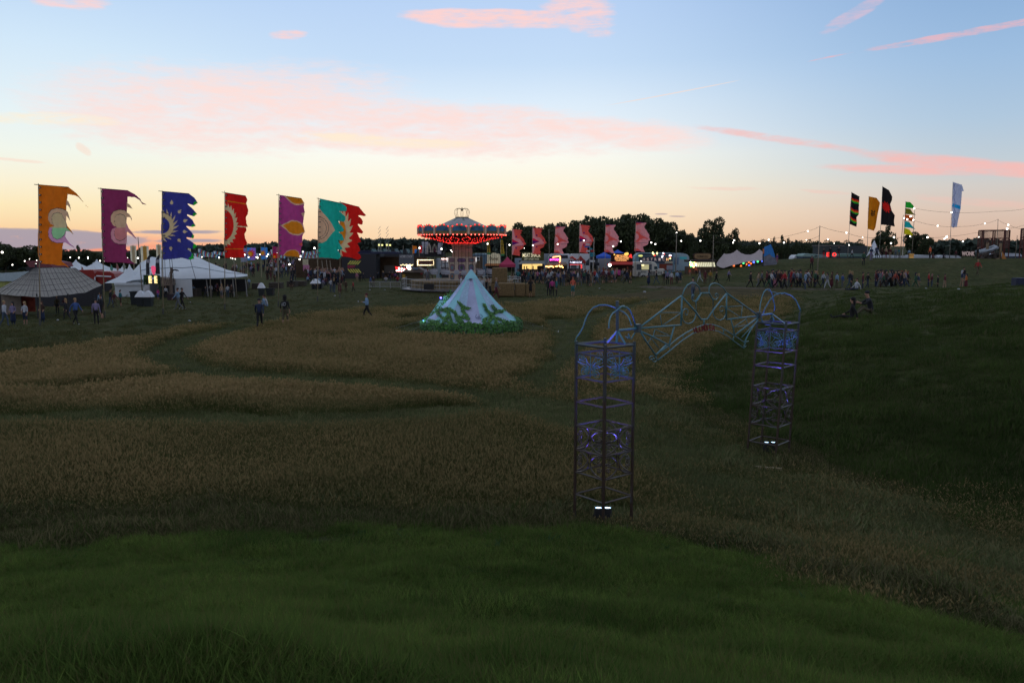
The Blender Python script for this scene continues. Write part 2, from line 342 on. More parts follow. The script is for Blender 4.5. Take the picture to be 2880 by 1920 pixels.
# ------------------------------------------------------------------ grass (uncountable: one scattered object per sward)
def tuft(name, n, h, spread, lean, wd, cols, heads=0.0, seed=0):
    r = np.random.default_rng(seed); V = []; F = []; MI = []
    for i in range(n):
        a = r.uniform(0, 6.283); rr = spread*math.sqrt(r.uniform()); x, y = rr*math.cos(a), rr*math.sin(a)
        hh = h*r.uniform(.55, 1.15); b = r.uniform(0, 6.283); ln = lean*r.uniform(.2, 1.3)*hh; dx, dy = math.cos(b)*ln, math.sin(b)*ln
        c = r.uniform(0, 6.283); wx, wy = math.cos(c)*wd/2, math.sin(c)*wd/2; o = len(V); k = r.integers(0, len(cols))
        V += [(x-wx, y-wy, -.03), (x+wx, y+wy, -.03), (x+wx*.8+dx*.35, y+wy*.8+dy*.35, hh*.55), (x-wx*.8+dx*.35, y-wy*.8+dy*.35, hh*.55), (x+dx, y+dy, hh)]
        F += [(o, o+1, o+2, o+3), (o+3, o+2, o+4)]; MI += [k, k]
        if r.uniform() < heads:
            o = len(V); w = wd*1.7; vx, vy = math.cos(c+1)*w, math.sin(c+1)*w
            V += [(x+dx*.8, y+dy*.8, hh*.86), (x+dx+vx, y+dy+vy, hh*.99), (x+dx*1.2, y+dy*1.2, hh*1.16), (x+dx-vx, y+dy-vy, hh*.99)]; F += [(o, o+1, o+2, o+3)]; MI += [len(cols)-1]
    me = bpy.data.meshes.new(name); me.from_pydata(V, [], F)
    for m in cols: me.materials.append(m)
    me.polygons.foreach_set('material_index', MI); return bpy.data.objects.new(name, me)
def blade(name, c, hi, root=None, psc=.35):
    m = bpy.data.materials.new(name); m.use_nodes = True; N = m.node_tree.nodes; L = m.node_tree.links; N.remove(N['Principled BSDF'])
    oi = N.new('ShaderNodeObjectInfo'); nz = N.new('ShaderNodeTexNoise'); nz.inputs['Scale'].default_value = psc; nz.inputs['Detail'].default_value = 3; L.new(oi.outputs['Location'], nz.inputs['Vector'])
    ad = N.new('ShaderNodeMath'); ad.operation = 'MULTIPLY_ADD'; L.new(oi.outputs['Random'], ad.inputs[0]); ad.inputs[1].default_value = .35
    mr = N.new('ShaderNodeMapRange'); L.new(nz.outputs['Fac'], mr.inputs[0]); mr.inputs[1].default_value = .36; mr.inputs[2].default_value = .64; mr.inputs[3].default_value = 0; mr.inputs[4].default_value = .65; L.new(mr.outputs[0], ad.inputs[2])
    r = N.new('ShaderNodeValToRGB'); L.new(ad.outputs[0], r.inputs[0]); e = r.color_ramp.elements
    e[0].color = (*c, 1); e[1].color = (*hi, 1)
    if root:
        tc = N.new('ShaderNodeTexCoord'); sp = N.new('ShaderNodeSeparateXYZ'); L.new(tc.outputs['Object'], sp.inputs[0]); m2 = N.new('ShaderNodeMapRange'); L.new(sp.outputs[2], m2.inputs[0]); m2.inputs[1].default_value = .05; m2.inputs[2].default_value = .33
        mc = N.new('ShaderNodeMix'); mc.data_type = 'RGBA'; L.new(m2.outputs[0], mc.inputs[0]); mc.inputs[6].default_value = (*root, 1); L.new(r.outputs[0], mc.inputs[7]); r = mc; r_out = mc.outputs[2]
    else: r_out = r.outputs[0]
    d = N.new('ShaderNodeBsdfDiffuse'); t = N.new('ShaderNodeBsdfTranslucent'); mx = N.new('ShaderNodeMixShader'); mx.inputs[0].default_value = .35
    L.new(r_out, d.inputs[0]); L.new(r_out, t.inputs[0]); L.new(d.outputs[0], mx.inputs[1]); L.new(t.outputs[0], mx.inputs[2]); L.new(mx.outputs[0], N['Material Output'].inputs[0]); return m
def scatter(name, label, cat, x, y, rot, sc, tufts, tilt=.12):
    n = len(x); z = H(x, y); me = bpy.data.meshes.new(name)
    me.vertices.add(n); me.vertices.foreach_set('co', np.stack([x, y, z], 1).ravel().astype(np.float32))
    ro = np.stack([rng.normal(0, tilt, n), rng.normal(0, tilt, n), rot], 1).astype(np.float32)
    at = me.attributes.new('rot', 'FLOAT_VECTOR', 'POINT'); at.data.foreach_set('vector', ro.ravel())
    at = me.attributes.new('scl', 'FLOAT_VECTOR', 'POINT'); at.data.foreach_set('vector', np.asarray(sc, np.float32).ravel())
    o = bpy.data.objects.new(name, me); S.collection.objects.link(o); tag(o, label, cat, kind='stuff')
    co = bpy.data.collections.new(name+'_kinds')
    for t in tufts: co.objects.link(t)
    ng = bpy.data.node_groups.new(name, 'GeometryNodeTree'); ng.interface.new_socket('Geometry', in_out='INPUT', socket_type='NodeSocketGeometry'); ng.interface.new_socket('Geometry', in_out='OUTPUT', socket_type='NodeSocketGeometry')
    N = ng.nodes; L = ng.links; gi = N.new('NodeGroupInput'); go = N.new('NodeGroupOutput'); ip = N.new('GeometryNodeInstanceOnPoints'); ci = N.new('GeometryNodeCollectionInfo')
    ci.inputs['Collection'].default_value = co; ci.inputs['Separate Children'].default_value = True; ci.inputs['Reset Children'].default_value = True; ip.inputs['Pick Instance'].default_value = True
    def na(a):
        q = N.new('GeometryNodeInputNamedAttribute'); q.data_type = 'FLOAT_VECTOR'; q.inputs['Name'].default_value = a; return q.outputs[0]
    L.new(gi.outputs[0], ip.inputs['Points']); L.new(ci.outputs[0], ip.inputs['Instance']); L.new(na('rot'), ip.inputs['Rotation']); L.new(na('scl'), ip.inputs['Scale']); L.new(ip.outputs[0], go.inputs[0])
    md = o.modifiers.new('gn', 'NODES'); md.node_group = ng; return o
def wedge(n, y0, y1, pw=1.0, margin=1.06, xoff=.62):   # random ground points inside the view, evenly spread over the picture if pw=2
    u = rng.uniform(0, 1, n)
    y = (y0**(1-pw)+u*(y1**(1-pw)-y0**(1-pw)))**(1/(1-pw)) if pw != 1 else y0*(y1/y0)**u
    x = rng.uniform(-1, 1, n)*xoff*1.04*y*margin; return x, y
def grass():
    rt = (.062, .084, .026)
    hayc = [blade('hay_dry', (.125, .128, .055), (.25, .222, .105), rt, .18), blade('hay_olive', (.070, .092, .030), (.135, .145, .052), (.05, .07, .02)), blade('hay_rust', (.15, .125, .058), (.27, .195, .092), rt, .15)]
    grn = [blade('grass_green', (.038, .080, .018), (.170, .245, .054), None, 1.2), blade('grass_deep', (.026, .056, .014), (.105, .158, .038), None, .4), blade('grass_straw', (.09, .095, .035), (.14, .13, .05))]
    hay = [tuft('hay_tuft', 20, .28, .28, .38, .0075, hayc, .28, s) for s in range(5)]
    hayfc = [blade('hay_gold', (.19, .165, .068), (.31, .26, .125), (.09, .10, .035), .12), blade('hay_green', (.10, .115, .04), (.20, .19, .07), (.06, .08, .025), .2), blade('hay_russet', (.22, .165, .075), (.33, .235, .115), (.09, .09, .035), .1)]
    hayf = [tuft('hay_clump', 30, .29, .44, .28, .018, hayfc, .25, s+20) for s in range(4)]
    short = [tuft('grass_tuft', 44, .13, .13, .75, .0065, grn[:2]+[grn[0], grn[1], grn[2]], 0, s+5) for s in range(5)]
    dry = [blade('turf_green', (.040, .056, .019), (.072, .092, .030), None, .25), blade('turf_dull', (.042, .048, .022), (.090, .082, .040), None, .5), blade('turf_straw', (.09, .092, .045), (.15, .13, .065), None, .2)]
    shortf = [tuft('grass_clump', 40, .10, .32, .8, .014, dry, 0, s+9) for s in range(4)]
    # standing hay
    X, Y = [], []
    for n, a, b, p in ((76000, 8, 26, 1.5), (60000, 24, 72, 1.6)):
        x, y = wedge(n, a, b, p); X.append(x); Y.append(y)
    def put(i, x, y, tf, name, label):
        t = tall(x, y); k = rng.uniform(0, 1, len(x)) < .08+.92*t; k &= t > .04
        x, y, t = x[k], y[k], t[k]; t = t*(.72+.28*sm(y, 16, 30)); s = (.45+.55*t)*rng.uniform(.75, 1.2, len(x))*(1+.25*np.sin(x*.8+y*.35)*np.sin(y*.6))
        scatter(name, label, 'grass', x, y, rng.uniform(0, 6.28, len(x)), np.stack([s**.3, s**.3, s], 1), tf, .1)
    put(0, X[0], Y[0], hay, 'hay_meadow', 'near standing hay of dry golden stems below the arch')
    put(1, X[1], Y[1], hayf, 'hay_meadow', 'far golden hay round the striped bell tent')
    # lawn on the near mound
    x, y = wedge(70000, 2.0, 15.0, 1.35, 1.1); t = tall(x, y); k = (t < .15) & (rng.uniform(0, 1, len(x)) > .85*sm(np.hypot((x+1.5)/1.18, y+1)+wob(x, y)*1.5, 13.2, 16.5))
    x, y = x[k], y[k]; c = .42+.50*(.5+.5*np.sin(x*1.3+1.7*np.sin(y*1.1)))*(.5+.5*np.sin(y*2.1+x*.6))+.28*(.5+.5*np.sin(x*3.7+y*2.3+2*np.sin(x*1.9)))+.25*rng.uniform(0, 1, len(x)); c += .5*(np.sin(x*2.9+2*np.sin(y*1.3))*np.sin(y*3.3+1.5*np.sin(x*1.7)) > .62)*rng.uniform(0, 1, len(x)); c -= .35*(np.sin(x*1.7-1.4*np.sin(y*2.1)+2)*np.sin(y*1.9-x*.5) > .55); c = np.maximum(c, .2); c *= 1-.35*sm(np.hypot((x+1.5)/1.18, y+1), 11, 15)
    scatter('lawn_grass', 'lush green grass on the slope in the foreground', 'grass', x, y, rng.uniform(0, 6.28, len(x)), np.stack([c**.3, c**.3, c], 1), short, .25)
    x, y = wedge(900, 3, 13.5, 1.3); k = rng.uniform(0, 1, len(x)) < .25+.75*sm(y, 8, 12); x, y = x[k], y[k]; wd = [blade('weed_leaf', (.035, .07, .028), (.07, .12, .045))]; s = rng.uniform(.6, 1.3, len(x))
    scatter('lawn_weeds', 'broad-leaved weeds dotted through the foreground lawn', 'weeds', x, y, rng.uniform(0, 6.28, len(x)), np.stack([s, s, s], 1), [tuft('weed', 14, .075, .06, 1.6, .022, wd, 0, s_) for s_ in (31, 32, 33)], .3)
    # bank on the right, paths and the field behind
    x, y = wedge(78000, 7, 95, 1.55); t = tall(x, y); k = (t < .55) & ((t > .12) | (np.hypot((x+1.5)/1.18, y+1)+wob(x, y) > 13.4)); x, y, t = x[k], y[k], t[k]
    s = rng.uniform(.6, 1.25, len(x))*np.where(y < 45, 1, .8)
    s = s*(.8+.5*(np.sin(x*1.6+1.5*np.sin(y*.9))*np.sin(y*1.4+x*.4) > .4)); xb = np.interp(y, BX[:, 0], BX[:, 1]); bk = (x > xb-.3+wob(x, y)) & (y < 84); bg_ = [blade('bank_green', (.030, .054, .016), (.082, .118, .034), None, .22), blade('bank_deep', (.018, .036, .011), (.058, .088, .024), None, .45), blade('bank_dull', (.042, .050, .022), (.105, .104, .05), None, .3)]
    bankt = [tuft('bank_clump', 42, .12, .32, .8, .013, bg_, 0, s_+50) for s_ in range(4)]
    pt = inpoly(MEADOW, x, y) & ~bk; pg = [blade('path_green', (.065, .088, .036), (.125, .15, .062), None, .3), blade('path_straw', (.11, .115, .055), (.19, .18, .09), None, .4)]; patht = [tuft('path_clump', 40, .09, .32, .9, .013, pg, 0, s_+70) for s_ in range(4)]
    for nm, lb, kk, tf in (('mown_grass', 'short mown grass of the festival field and lawn margin', ~bk & ~pt, shortf), ('path_grass', 'pale trodden grass on the winding paths through the hay', pt, patht), ('bank_grass', 'dark green mown grass on the bank right of the arch', bk, bankt)):
        scatter(nm, lb, 'grass', x[kk], y[kk], rng.uniform(0, 6.28, int(kk.sum())), np.stack([s[kk]]*3, 1), tf, .2)
grass()
# ------------------------------------------------------------------ banner flags
SX = lambda sc, ox, oy: (lambda P: [(ox+a/sc, oy+b/sc) for a, b in P])
Z1, Z2, Z5, ZR = SX(3.267, 0, 480), SX(3.267, 420, 480), SX(7.126, 780, 540), SX(3.267, 2300, 480)
def cloth(name, c, k=.5): return mat(name, [(q*min(2.2, .93/max(rgb(*c)))+.014) for q in rgb(*c)], .9, trans=.55, var=.10, scale=3)
CORD = mat('dark_cord', (.02, .02, .022), .8, var=0)
BAMB = mat('bamboo_pole', (.30, .25, .17), .6, var=.25, scale=4)
STEEL = mat('grey_steel', (.32, .33, .34), .45, .6, var=.1)
def regmask(r, X, Y): return r(X, Y) if callable(r) else inpoly(r, X, Y)
def flag_cloth(outline, regs, Y, cell, mats, parent, pole_x, amp=.10, ph=0.0, name='cloth'):
    P = np.array(outline); x0, y0 = P.min(0)-cell; x1, y1 = P.max(0)+cell
    gx = np.arange(x0, x1+cell, cell); gy = np.arange(y0, y1+cell, cell)
    cx, cy = np.meshgrid(gx[:-1]+cell/2, gy[:-1]+cell/2); inside = inpoly(P, cx, cy); mi = np.zeros(cx.shape, int)
    for k, r in regs: mi[regmask(r, cx, cy)] = k
    VX, VY = np.meshgrid(gx, gy); u = (VX-CW/2)/FP; v = (CH/2-VY)/FP; c, s = math.cos(PITCH), math.sin(PITCH)
    dy = c+v*s; dz = -s+v*c; wx = u/dy*Y; wz = CAMZ+dz/dy*Y
    t = np.clip((VX-pole_x)/(x1-pole_x), 0, 1)
    yy = Y+amp*t**.7*(np.sin(wx*3.1+wz*.55+ph)+.40*np.sin(wx*8+ph*2-wz*.9)+.18*np.sin(wx*17+ph+wz*1.4)+.5*np.sin(wz*1.3+ph))
    rat = yy/Y; V = np.stack([wx*rat, yy, CAMZ+(wz-CAMZ)*rat], -1).reshape(-1, 3)
    W = VX.shape[1]; i = np.arange(VX.size).reshape(VX.shape)
    Fq = np.stack([i[:-1, :-1], i[1:, :-1], i[1:, 1:], i[:-1, 1:]], -1)[inside]; mi = mi[inside]
    used, inv = np.unique(Fq, return_inverse=True); b = MB(); b.v = [tuple(q) for q in V[used]]; b.f = [tuple(q) for q in inv.reshape(-1, 4).tolist()]; b.m = mi.tolist()
    o = b.build(name, mats, parent, smooth=True); md = o.modifiers.new('hem', 'SOLIDIFY'); md.thickness = .008; md.offset = 0; return o
def flag(name, label, group, pole_t, pole_b, Y, outline, regs, mats, cell=1.0, pr=.035, bar=True, ties=11, ph=0.0, amp=.17, pole_mat=None, tie_y=None):
    base = gr(*pole_b) if Y is None else None
    if Y is None: Y = base[1]
    A, B = wp(*pole_t, Y), wp(*pole_b, Y); zb = float(H(B[0], Y)); B = (B[0], Y, zb)
    t = thing(name, label, 'flag', B, group)
    MB().tube([(B[0], Y, B[2]-.15), A], pr, 8, r1=pr*.6).build('pole', pole_mat or BAMB, t, True)
    if pr > .03:
        b = MB(); b.tube([(B[0], Y, B[2]), (B[0]+(A[0]-B[0])*.05, Y, B[2]+(A[2]-B[2])*.05)], pr*1.7, 8); b.build('pole_socket', mat('socket_metal', (.08, .085, .08), .6, .5), t)
    cl_ = flag_cloth(outline, regs, Y, cell, mats, t, min(p[0] for p in outline), amp, ph)
    if bar:
        a, c2 = wp(*outline[0], Y), wp(*outline[1], Y); a = (a[0]-.25, a[1], a[2]+.02)
        MB().tube([a, c2], .022, 6).build('crossbar', CORD, t)
    if ties:
        y0, y1 = tie_y or (outline[0][1]+8, max(p[1] for p in outline)-18); x0 = outline[0][0]
        for i in range(ties):
            f = i/(ties-1); py = y0+(y1-y0)*f; q = wp(pole_t[0]+(pole_b[0]-pole_t[0])*(py-pole_t[1])/(pole_b[1]-pole_t[1])+4.5, py, Y-.03)
            b = MB(); b.box(-.075, .075, -.02, .0, -.045, .045, c=q); b.box(-.028, .028, -.03, -.021, -.02, .02, c=q, k=1)
            b.build('tie_loop', [CORD, mat('eyelet', (.7, .7, .66), .4, var=0)], cl_)
    return t
G1 = 'tall silk banners on bamboo poles across the field'
orange, purple, peach, cream, lilac, mint = cloth('silk_orange', (205,128,22)), cloth('silk_plum', (128,50,92)), cloth('silk_peach', (245,215,185)), cloth('silk_cream', (246,228,190)), cloth('silk_lilac_backdrop', (214,170,196)), cloth('silk_mint_backdrop', (165,205,165))  # lilac and mint: cloud bank behind sheer silk painted as its colour
navy, green, red, gold, violet, teal, black, white = cloth('silk_navy', (58,62,130)), cloth('silk_green', (30,150,50)), cloth('silk_red', (212,36,28)), cloth('silk_gold', (214,150,30)), cloth('silk_violet', (150,66,122)), cloth('silk_teal', (24,150,138)), cloth('silk_black', (22,20,24)), cloth('silk_white', (215,220,240))
seam = cloth('silk_seam', (70,50,50))
o1 = [(355,130),(630,152),(700,205),(745,260),(780,310),(812,338),(790,322),(765,290),(720,242),(690,228),(622,216),(616,272),(632,290),(645,320),(652,378),(643,345),(620,315),(610,320),(608,368),(622,378),(632,408),(646,468),(630,440),(610,412),(607,470),(620,510),(650,545),(678,590),(645,560),(605,552),(599,610),(640,665),(694,716),(650,690),(600,658),(583,660),(574,700),(570,780),(566,835),(610,865),(636,895),(600,872),(530,872),(480,862),(385,855),(368,840),(350,780),(348,690),(352,400)]
oa = [(500,506),(465,490),(443,450),(445,400),(470,362),(520,346),(570,352),(612,372),(612,560),(612,650),(570,662),(520,662),(475,645),(448,610),(443,560),(455,522)]
oi = [(498,506),(480,470),(476,430),(492,398),(530,386),(565,398),(580,430),(607,480),(609,540),(590,590),(560,618),(525,630),(490,612),(475,570),(480,532)]
tails = [(608,368),(660,368),(660,470),(607,480)]
def lowhalf(P, y): return lambda X, Y: inpoly(P, X, Y) & (Y > y)
def ring(P, g=1.03):
    c = np.mean(P, 0); Q = [(c[0]+(x-c[0])*g, c[1]+(y-c[1])*g) for x, y in P]; return lambda X, Y: inpoly(Q, X, Y) & ~inpoly(P, X, Y)
def f12(dx, dy, a, b, m4): return Z1([(x+dx, y+dy) for x, y in a])
m1 = [orange, peach, cream, lilac, mint, seam]
yl = 480+525/3.267
flag('banner_flag', 'orange silk banner with pale figure-of-eight patch, leftmost of the tall row', G1, (107.8,516), (112.6,916), None, Z1(o1),
     [(1, Z1(oa)), (3, lowhalf(Z1(oa), yl)), (5, ring(Z1(oa))), (2, Z1(oi)), (4, lowhalf(Z1(oi), yl)), (5, ring(Z1(oi), 1.035)), (1, Z1([(608,272),(660,280),(660,470),(609,470)])), (4, Z1([(607,520),(690,600),(640,570),(604,552)])), (3, Z1([(590,608),(700,720),(690,718),(583,662)]))], m1, ph=.5)
o2 = [(935,165),(1175,183),(1240,218),(1290,262),(1303,290),(1350,313),(1308,308),(1285,272),(1240,244),(1173,240),(1172,298),(1195,315),(1218,352),(1214,350),(1168,332),(1166,385),(1190,400),(1212,440),(1212,464),(1198,430),(1165,424),(1162,480),(1180,525),(1220,575),(1262,640),(1215,595),(1168,558),(1164,600),(1168,680),(1160,655),(1158,720),(1184,752),(1160,745),(1160,790),(1195,820),(1243,860),(1190,852),(1130,846),(1050,845),(962,838),(945,780),(938,700),(930,500),(932,300)]
m2 = [purple, peach, cloth('silk_pale', (248,222,192)), cloth('silk_rose_backdrop', (226,176,186)), cloth('silk_dusty_backdrop', (205,150,150)), seam]  # rose and dusty: sky through the lower silk put into its colour
oa2 = [(x+575, y+14) if x < 600 else (x+560, y+14) for x, y in oa]; oi2 = [(x+575, y+14) if x < 600 else (x+558, y+14) for x, y in oi]
flag('banner_flag', 'plum silk banner with a pale figure-of-eight patch, second tall banner from the left', G1, (283.5,528), (294.5,893), None, Z1(o2),
     [(1, Z1(oa2)), (3, lowhalf(Z1(oa2), yl)), (5, ring(Z1(oa2))), (2, Z1(oi2)), (4, lowhalf(Z1(oi2), yl)), (5, ring(Z1(oi2), 1.035)), (1, Z1([(1166,290),(1230,300),(1230,470),(1164,470)])), (3, Z1([(1162,480),(1270,650),(1150,560)]))], m2, ph=1.4)
o3 = [(118,190),(365,212),(415,250),(445,297),(410,320),(355,302),(350,308),(400,352),(438,398),(410,420),(350,403),(345,410),(395,450),(425,508),(395,517),(345,508),(338,514),(385,560),(412,600),(405,622),(345,612),(340,620),(400,660),(440,695),(405,720),(345,710),(340,718),(375,740),(400,765),(412,808),(370,818),(300,800),(215,812),(125,818),(115,690),(108,560),(112,400)]
def drop(cx, cy, rot=0.0, r=15):
    def f(X, Y):
        x, y = X-cx, Y-cy; x, y = x*math.cos(rot)+y*math.sin(rot), -x*math.sin(rot)+y*math.cos(rot)
        return ((x**2+y**2) < r*r) | ((np.abs(x) < (y+2*r)*.45) & (y < 0) & (y > -2*r))
    return f
def inz(fn, sc, ox, oy): return lambda X, Y: fn((X-ox)*sc, (Y-oy)*sc)
def sunring(cx, cy, rx, ry, k1, k2, n, ph=0.0, curl=.5):
    def f(X, Y):
        x, y = (X-cx)/rx, (Y-cy)/ry; d = np.hypot(x, y); th = np.arctan2(y, x)
        w = ((th*n/(2*math.pi)+ph+(d-1)*curl*2) % 1.0); fl = np.where(w < .5, w*2, (1-w)*2)
        return (d > 1) & (d < k1+(k2-k1)*fl**1.3)
    return f
def z2f(fn): return inz(fn, 3.267, 420, 480)
drops = [z2f(drop(x, y, rt)) for x, y, rt in ((205,296,.0),(276,378,.7),(327,461,1.2),(323,560,1.6),(273,638,2.5),(197,712,3.0))]
tips = [[(418,280),(450,297),(410,324),(402,308)],[(408,385),(444,398),(410,424),(397,408)],[(398,488),(430,508),(393,520),(384,508)],[(398,588),(418,600),(405,626),(386,614)],[(410,668),(446,695),(405,724),(398,700)],[(392,750),(418,808),(370,824),(362,800),(385,790)]]
m3 = [navy, cream, green, seam]
flag('banner_flag', 'navy blue banner with flaming half sun, cream teardrops and green tips', G1, (456,536), (458.8,885), None, Z2(o3),
     [(1, z2f(sunring(112,505,74,74,1.45,2.15,20,.2,.6)))]+[(1, d) for d in drops]+[(2, Z2(t)) for t in tips]+[(3, z2f(sunring(112,505,118,118,1.0,1.05,3)))], m3, ph=2.2)
o4 = [(697,200),(885,232),(902,268),(890,300),(908,360),(905,400),(888,425),(892,480),(905,515),(888,520),(893,550),(875,580),(880,620),(900,665),(890,685),(870,690),(868,710),(865,740),(875,780),(872,800),(820,796),(760,802),(690,802),(686,700),(688,600),(692,400)]
flag('banner_flag', 'scarlet banner with white flaming half ring and two gold stripes', G1, (631.8,537), (632.2,870), None, Z2(o4),
     [(1, z2f(sunring(690,500,84,138,1.28,1.52,26,.1,.8))), (1, Z2([(800,506),(905,512),(905,524),(800,516)])), (2, Z2([(690,270),(890,303),(890,312),(690,280)])), (2, Z2([(686,715),(870,715),(870,724),(686,724)]))], [red, cream, gold, seam], ph=3.0)
o5 = [(45,60),(485,130),(540,220),(530,300),(550,405),(530,510),(515,640),(555,800),(515,850),(500,900),(500,1010),(505,1080),(480,1100),(470,1180),(455,1310),(300,1290),(115,1278),(20,1240),(15,700)]
flag('banner_flag', 'violet banner with orange leaf shapes edged in white, fifth of the tall row', G1, (784,545), (783,862), None, Z5(o5),
     [(1, Z5([(130,80),(200,85),(485,125),(545,215),(520,250),(430,270),(350,262),(280,225),(200,150)])), (2, Z5([(180,90),(485,130),(535,215),(430,240),(360,235),(290,200),(225,140)])),
      (1, Z5([(60,670),(190,610),(280,565),(400,575),(480,620),(520,690),(558,800),(500,840),(440,875),(320,862),(240,832),(190,770)])), (2, Z5([(115,670),(210,628),(285,588),(390,595),(460,625),(500,675),(550,795),(480,822),(420,848),(310,835),(240,800),(190,745)])),
      (1, Z5([(105,1280),(190,1180),(270,1155),(360,1155),(430,1195),(460,1310)])), (2, Z5([(120,1285),(200,1195),(270,1168),(360,1168),(418,1205),(450,1315)])), (1, Z5([(470,430),(560,400),(530,510)])), (3, Z5([(425,1045),(500,1008),(495,1088)]))], [violet, peach, gold, cloth('silk_salmon', (225,120,100))], ph=3.9)
o7 = [(1290,205),(1640,300),(1710,390),(1780,470),(1750,485),(1635,465),(1625,480),(1690,540),(1715,590),(1705,650),(1680,655),(1615,640),(1612,655),(1650,710),(1720,800),(1700,835),(1600,815),(1640,900),(1680,1000),(1640,1010),(1600,1028),(1585,1000),(1640,1100),(1662,1180),(1600,1215),(1655,1250),(1680,1310),(1650,1350),(1600,1362),(1500,1320),(1400,1300),(1260,1290),(1245,1100),(1248,400),(1275,230)]
z5f = lambda fn: inz(fn, 7.126, 780, 540)
flag('banner_flag', 'scarlet banner with jagged edge and orange sun, half hidden behind the teal banner', G1, (957.5,566), (955.5,838), None, Z5(o7),
     [(2, z5f(lambda X, Y: np.hypot((X-1190)/182, (Y-790)/290) < 1)), (1, z5f(sunring(1190,790,182,290,1.42,1.85,22,.3,.6))), (3, z5f(sunring(1190,790,182,290,1.10,1.10,3)))], [red, cream, gold, peach], ph=5.5, ties=0)
o6 = [(850,130),(1280,225),(1370,280),(1395,330),(1380,390),(1240,385),(1300,440),(1360,490),(1370,550),(1330,600),(1225,580),(1250,650),(1300,690),(1340,760),(1320,790),(1230,805),(1300,860),(1340,965),(1290,975),(1210,965),(1250,1040),(1310,1140),(1250,1160),(1215,1165),(1250,1230),(1285,1290),(1220,1350),(1060,1325),(830,1310),(815,1150),(808,1000),(815,500),(830,300)]
zz = lambda c1, c2: z5f(lambda X, Y: (np.hypot((X-810)/220, (Y-725)/232) < c1) & (np.hypot((X-810)/220, (Y-725)/232) > c2))
flag('banner_flag', 'teal banner with a pale round eye shape and wavy edge, sixth of the tall row', G1, (895.3,556), (893,848), None, Z5(o6),
     [(1, Z5([(825,300),(900,400),(1000,510),(1080,620),(1155,770),(1080,850),(980,980),(900,1020),(800,1028)])), (2, zz(1.0, .965)), (2, zz(.80, .77))], [teal, peach, seam], ph=4.6)
# pink face banners along the food stalls
G2 = 'pink profile banners in front of the food stalls'
coral, blush, mag = cloth('silk_coral', (228,112,102)), cloth('silk_blush', (222,166,170)), cloth('silk_magenta', (176,22,70)); plum2 = cloth('silk_dark_purple', (86,26,104))
A_ = [(290,315),(620,350),(655,392),(575,425),(625,440),(610,490),(575,505),(580,540),(640,620),(720,720),(745,800),(775,830),(790,885),(735,910),(710,925),(705,960),(700,1000),(650,1050),(560,1095),(545,1150),(585,1190),(560,1240),(570,1310),(270,1270),(262,900),(272,500)]
B_ = [(780,310),(1090,335),(1160,340),(1150,380),(1095,450),(1080,520),(1150,600),(1220,720),(1270,790),(1275,830),(1255,860),(1300,960),(1280,995),(1230,1010),(1235,1080),(1210,1140),(1100,1200),(1030,1220),(1050,1300),(1110,1420),(940,1405),(720,1385),(735,900)]
circ = lambda x, y, r: (lambda X, Y: np.hypot(X-x, Y-y) < r)
def spir(x, y, r): return lambda X, Y: (np.hypot(X-x, Y-y) < r) & (((np.hypot(X-x, Y-y)/r*2.2+np.arctan2(Y-y, X-x)/6.283) % 1) < .42)
RA = [(1, [(285,320),(330,340),(390,650),(560,690),(690,860),(700,920),(600,930),(390,960),(300,1275),(255,1275),(265,700)]), (2, [(265,680),(540,828),(265,795)]), (3, [(265,790),(540,828),(265,925)]), (3, circ(430,600,28)), (3, circ(430,1020,28)), (3, circ(672,785,18)), (3, circ(668,915,16))]
RB = [(3, [(770,300),(1120,335),(950,352),(765,345)]), (0, [(765,345),(1000,350),(900,400),(765,430)]), (0, [(750,640),(900,700),(960,780),(1100,860),(1230,920),(1200,945),(1060,915),(930,960),(860,1030),(740,1060)]), (1, [(740,725),(800,730),(850,770),(885,850),(860,930),(800,985),(740,995)]),
      (0, spir(890,640,75)), (0, spir(865,1080,72))]+[(2, circ(x, y, 9)) for x, y in ((965,740),(1005,780),(1080,825),(1130,855),(955,985),(995,965),(1040,940))]+[(0, [(720,1290),(850,1290),(960,1380),(720,1375)]), (3, [(720,1370),(930,1378),(985,1410),(700,1410)])]
def warp(P, src, dst, k, sc=13.07):
    def mp(x, y): return dst[0]+(x-src[0])/sc*k, dst[1]+(y-src[1])/sc*k
    if callable(P): return lambda X, Y: P((X-dst[0])*sc/k+src[0], (Y-dst[1])*sc/k+src[1])
    return [mp(x, y) for x, y in P]
for i, (kind, tx, ty, bot, lab) in enumerate((('A', 1441.4, 643.7, 719, 'coral face banner with purple triangle, leftmost in front of the food stalls'), ('A', 1498.6, 639.6, 716, 'coral face banner with purple triangle hanging over the MEAT SHACK sign'),
        ('B', 1562.9, 635.5, 714, 'pale pink face banner with spirals, third along the food stalls'), ('A', 1630.8, 631.4, 712, 'coral face banner with purple triangle behind the direction signs'),
        ('B', 1704, 630.4, 712, 'pale pink face banner with spirals beside the blue gazebo'), ('B', 1789, 624.3, 709, 'pale pink face banner with spirals, rightmost and tallest of the pink row'))):
    O, RG, src, h0 = (A_, RA, (290, 315), 75.5) if kind == 'A' else (B_, RB, (780, 310), 85)
    k = (bot-ty)/h0; dst = (tx, ty); ms = [coral, blush, mag, plum2] if kind == 'A' else [coral, blush, mag, plum2]
    rg = [(m_, warp(r, src, dst, k)) for m_, r in RG]; ol = warp(O, src, dst, k)
    if kind == 'B': rg = [(1, (lambda X, Y: X > 0))]+rg
    flag('banner_flag', lab, G2, (tx-.8, ty-4), (tx-3, 792), 112-i*.8, ol, rg, ms, cell=.7, pr=.04, ties=0, ph=i*1.1, amp=.12)
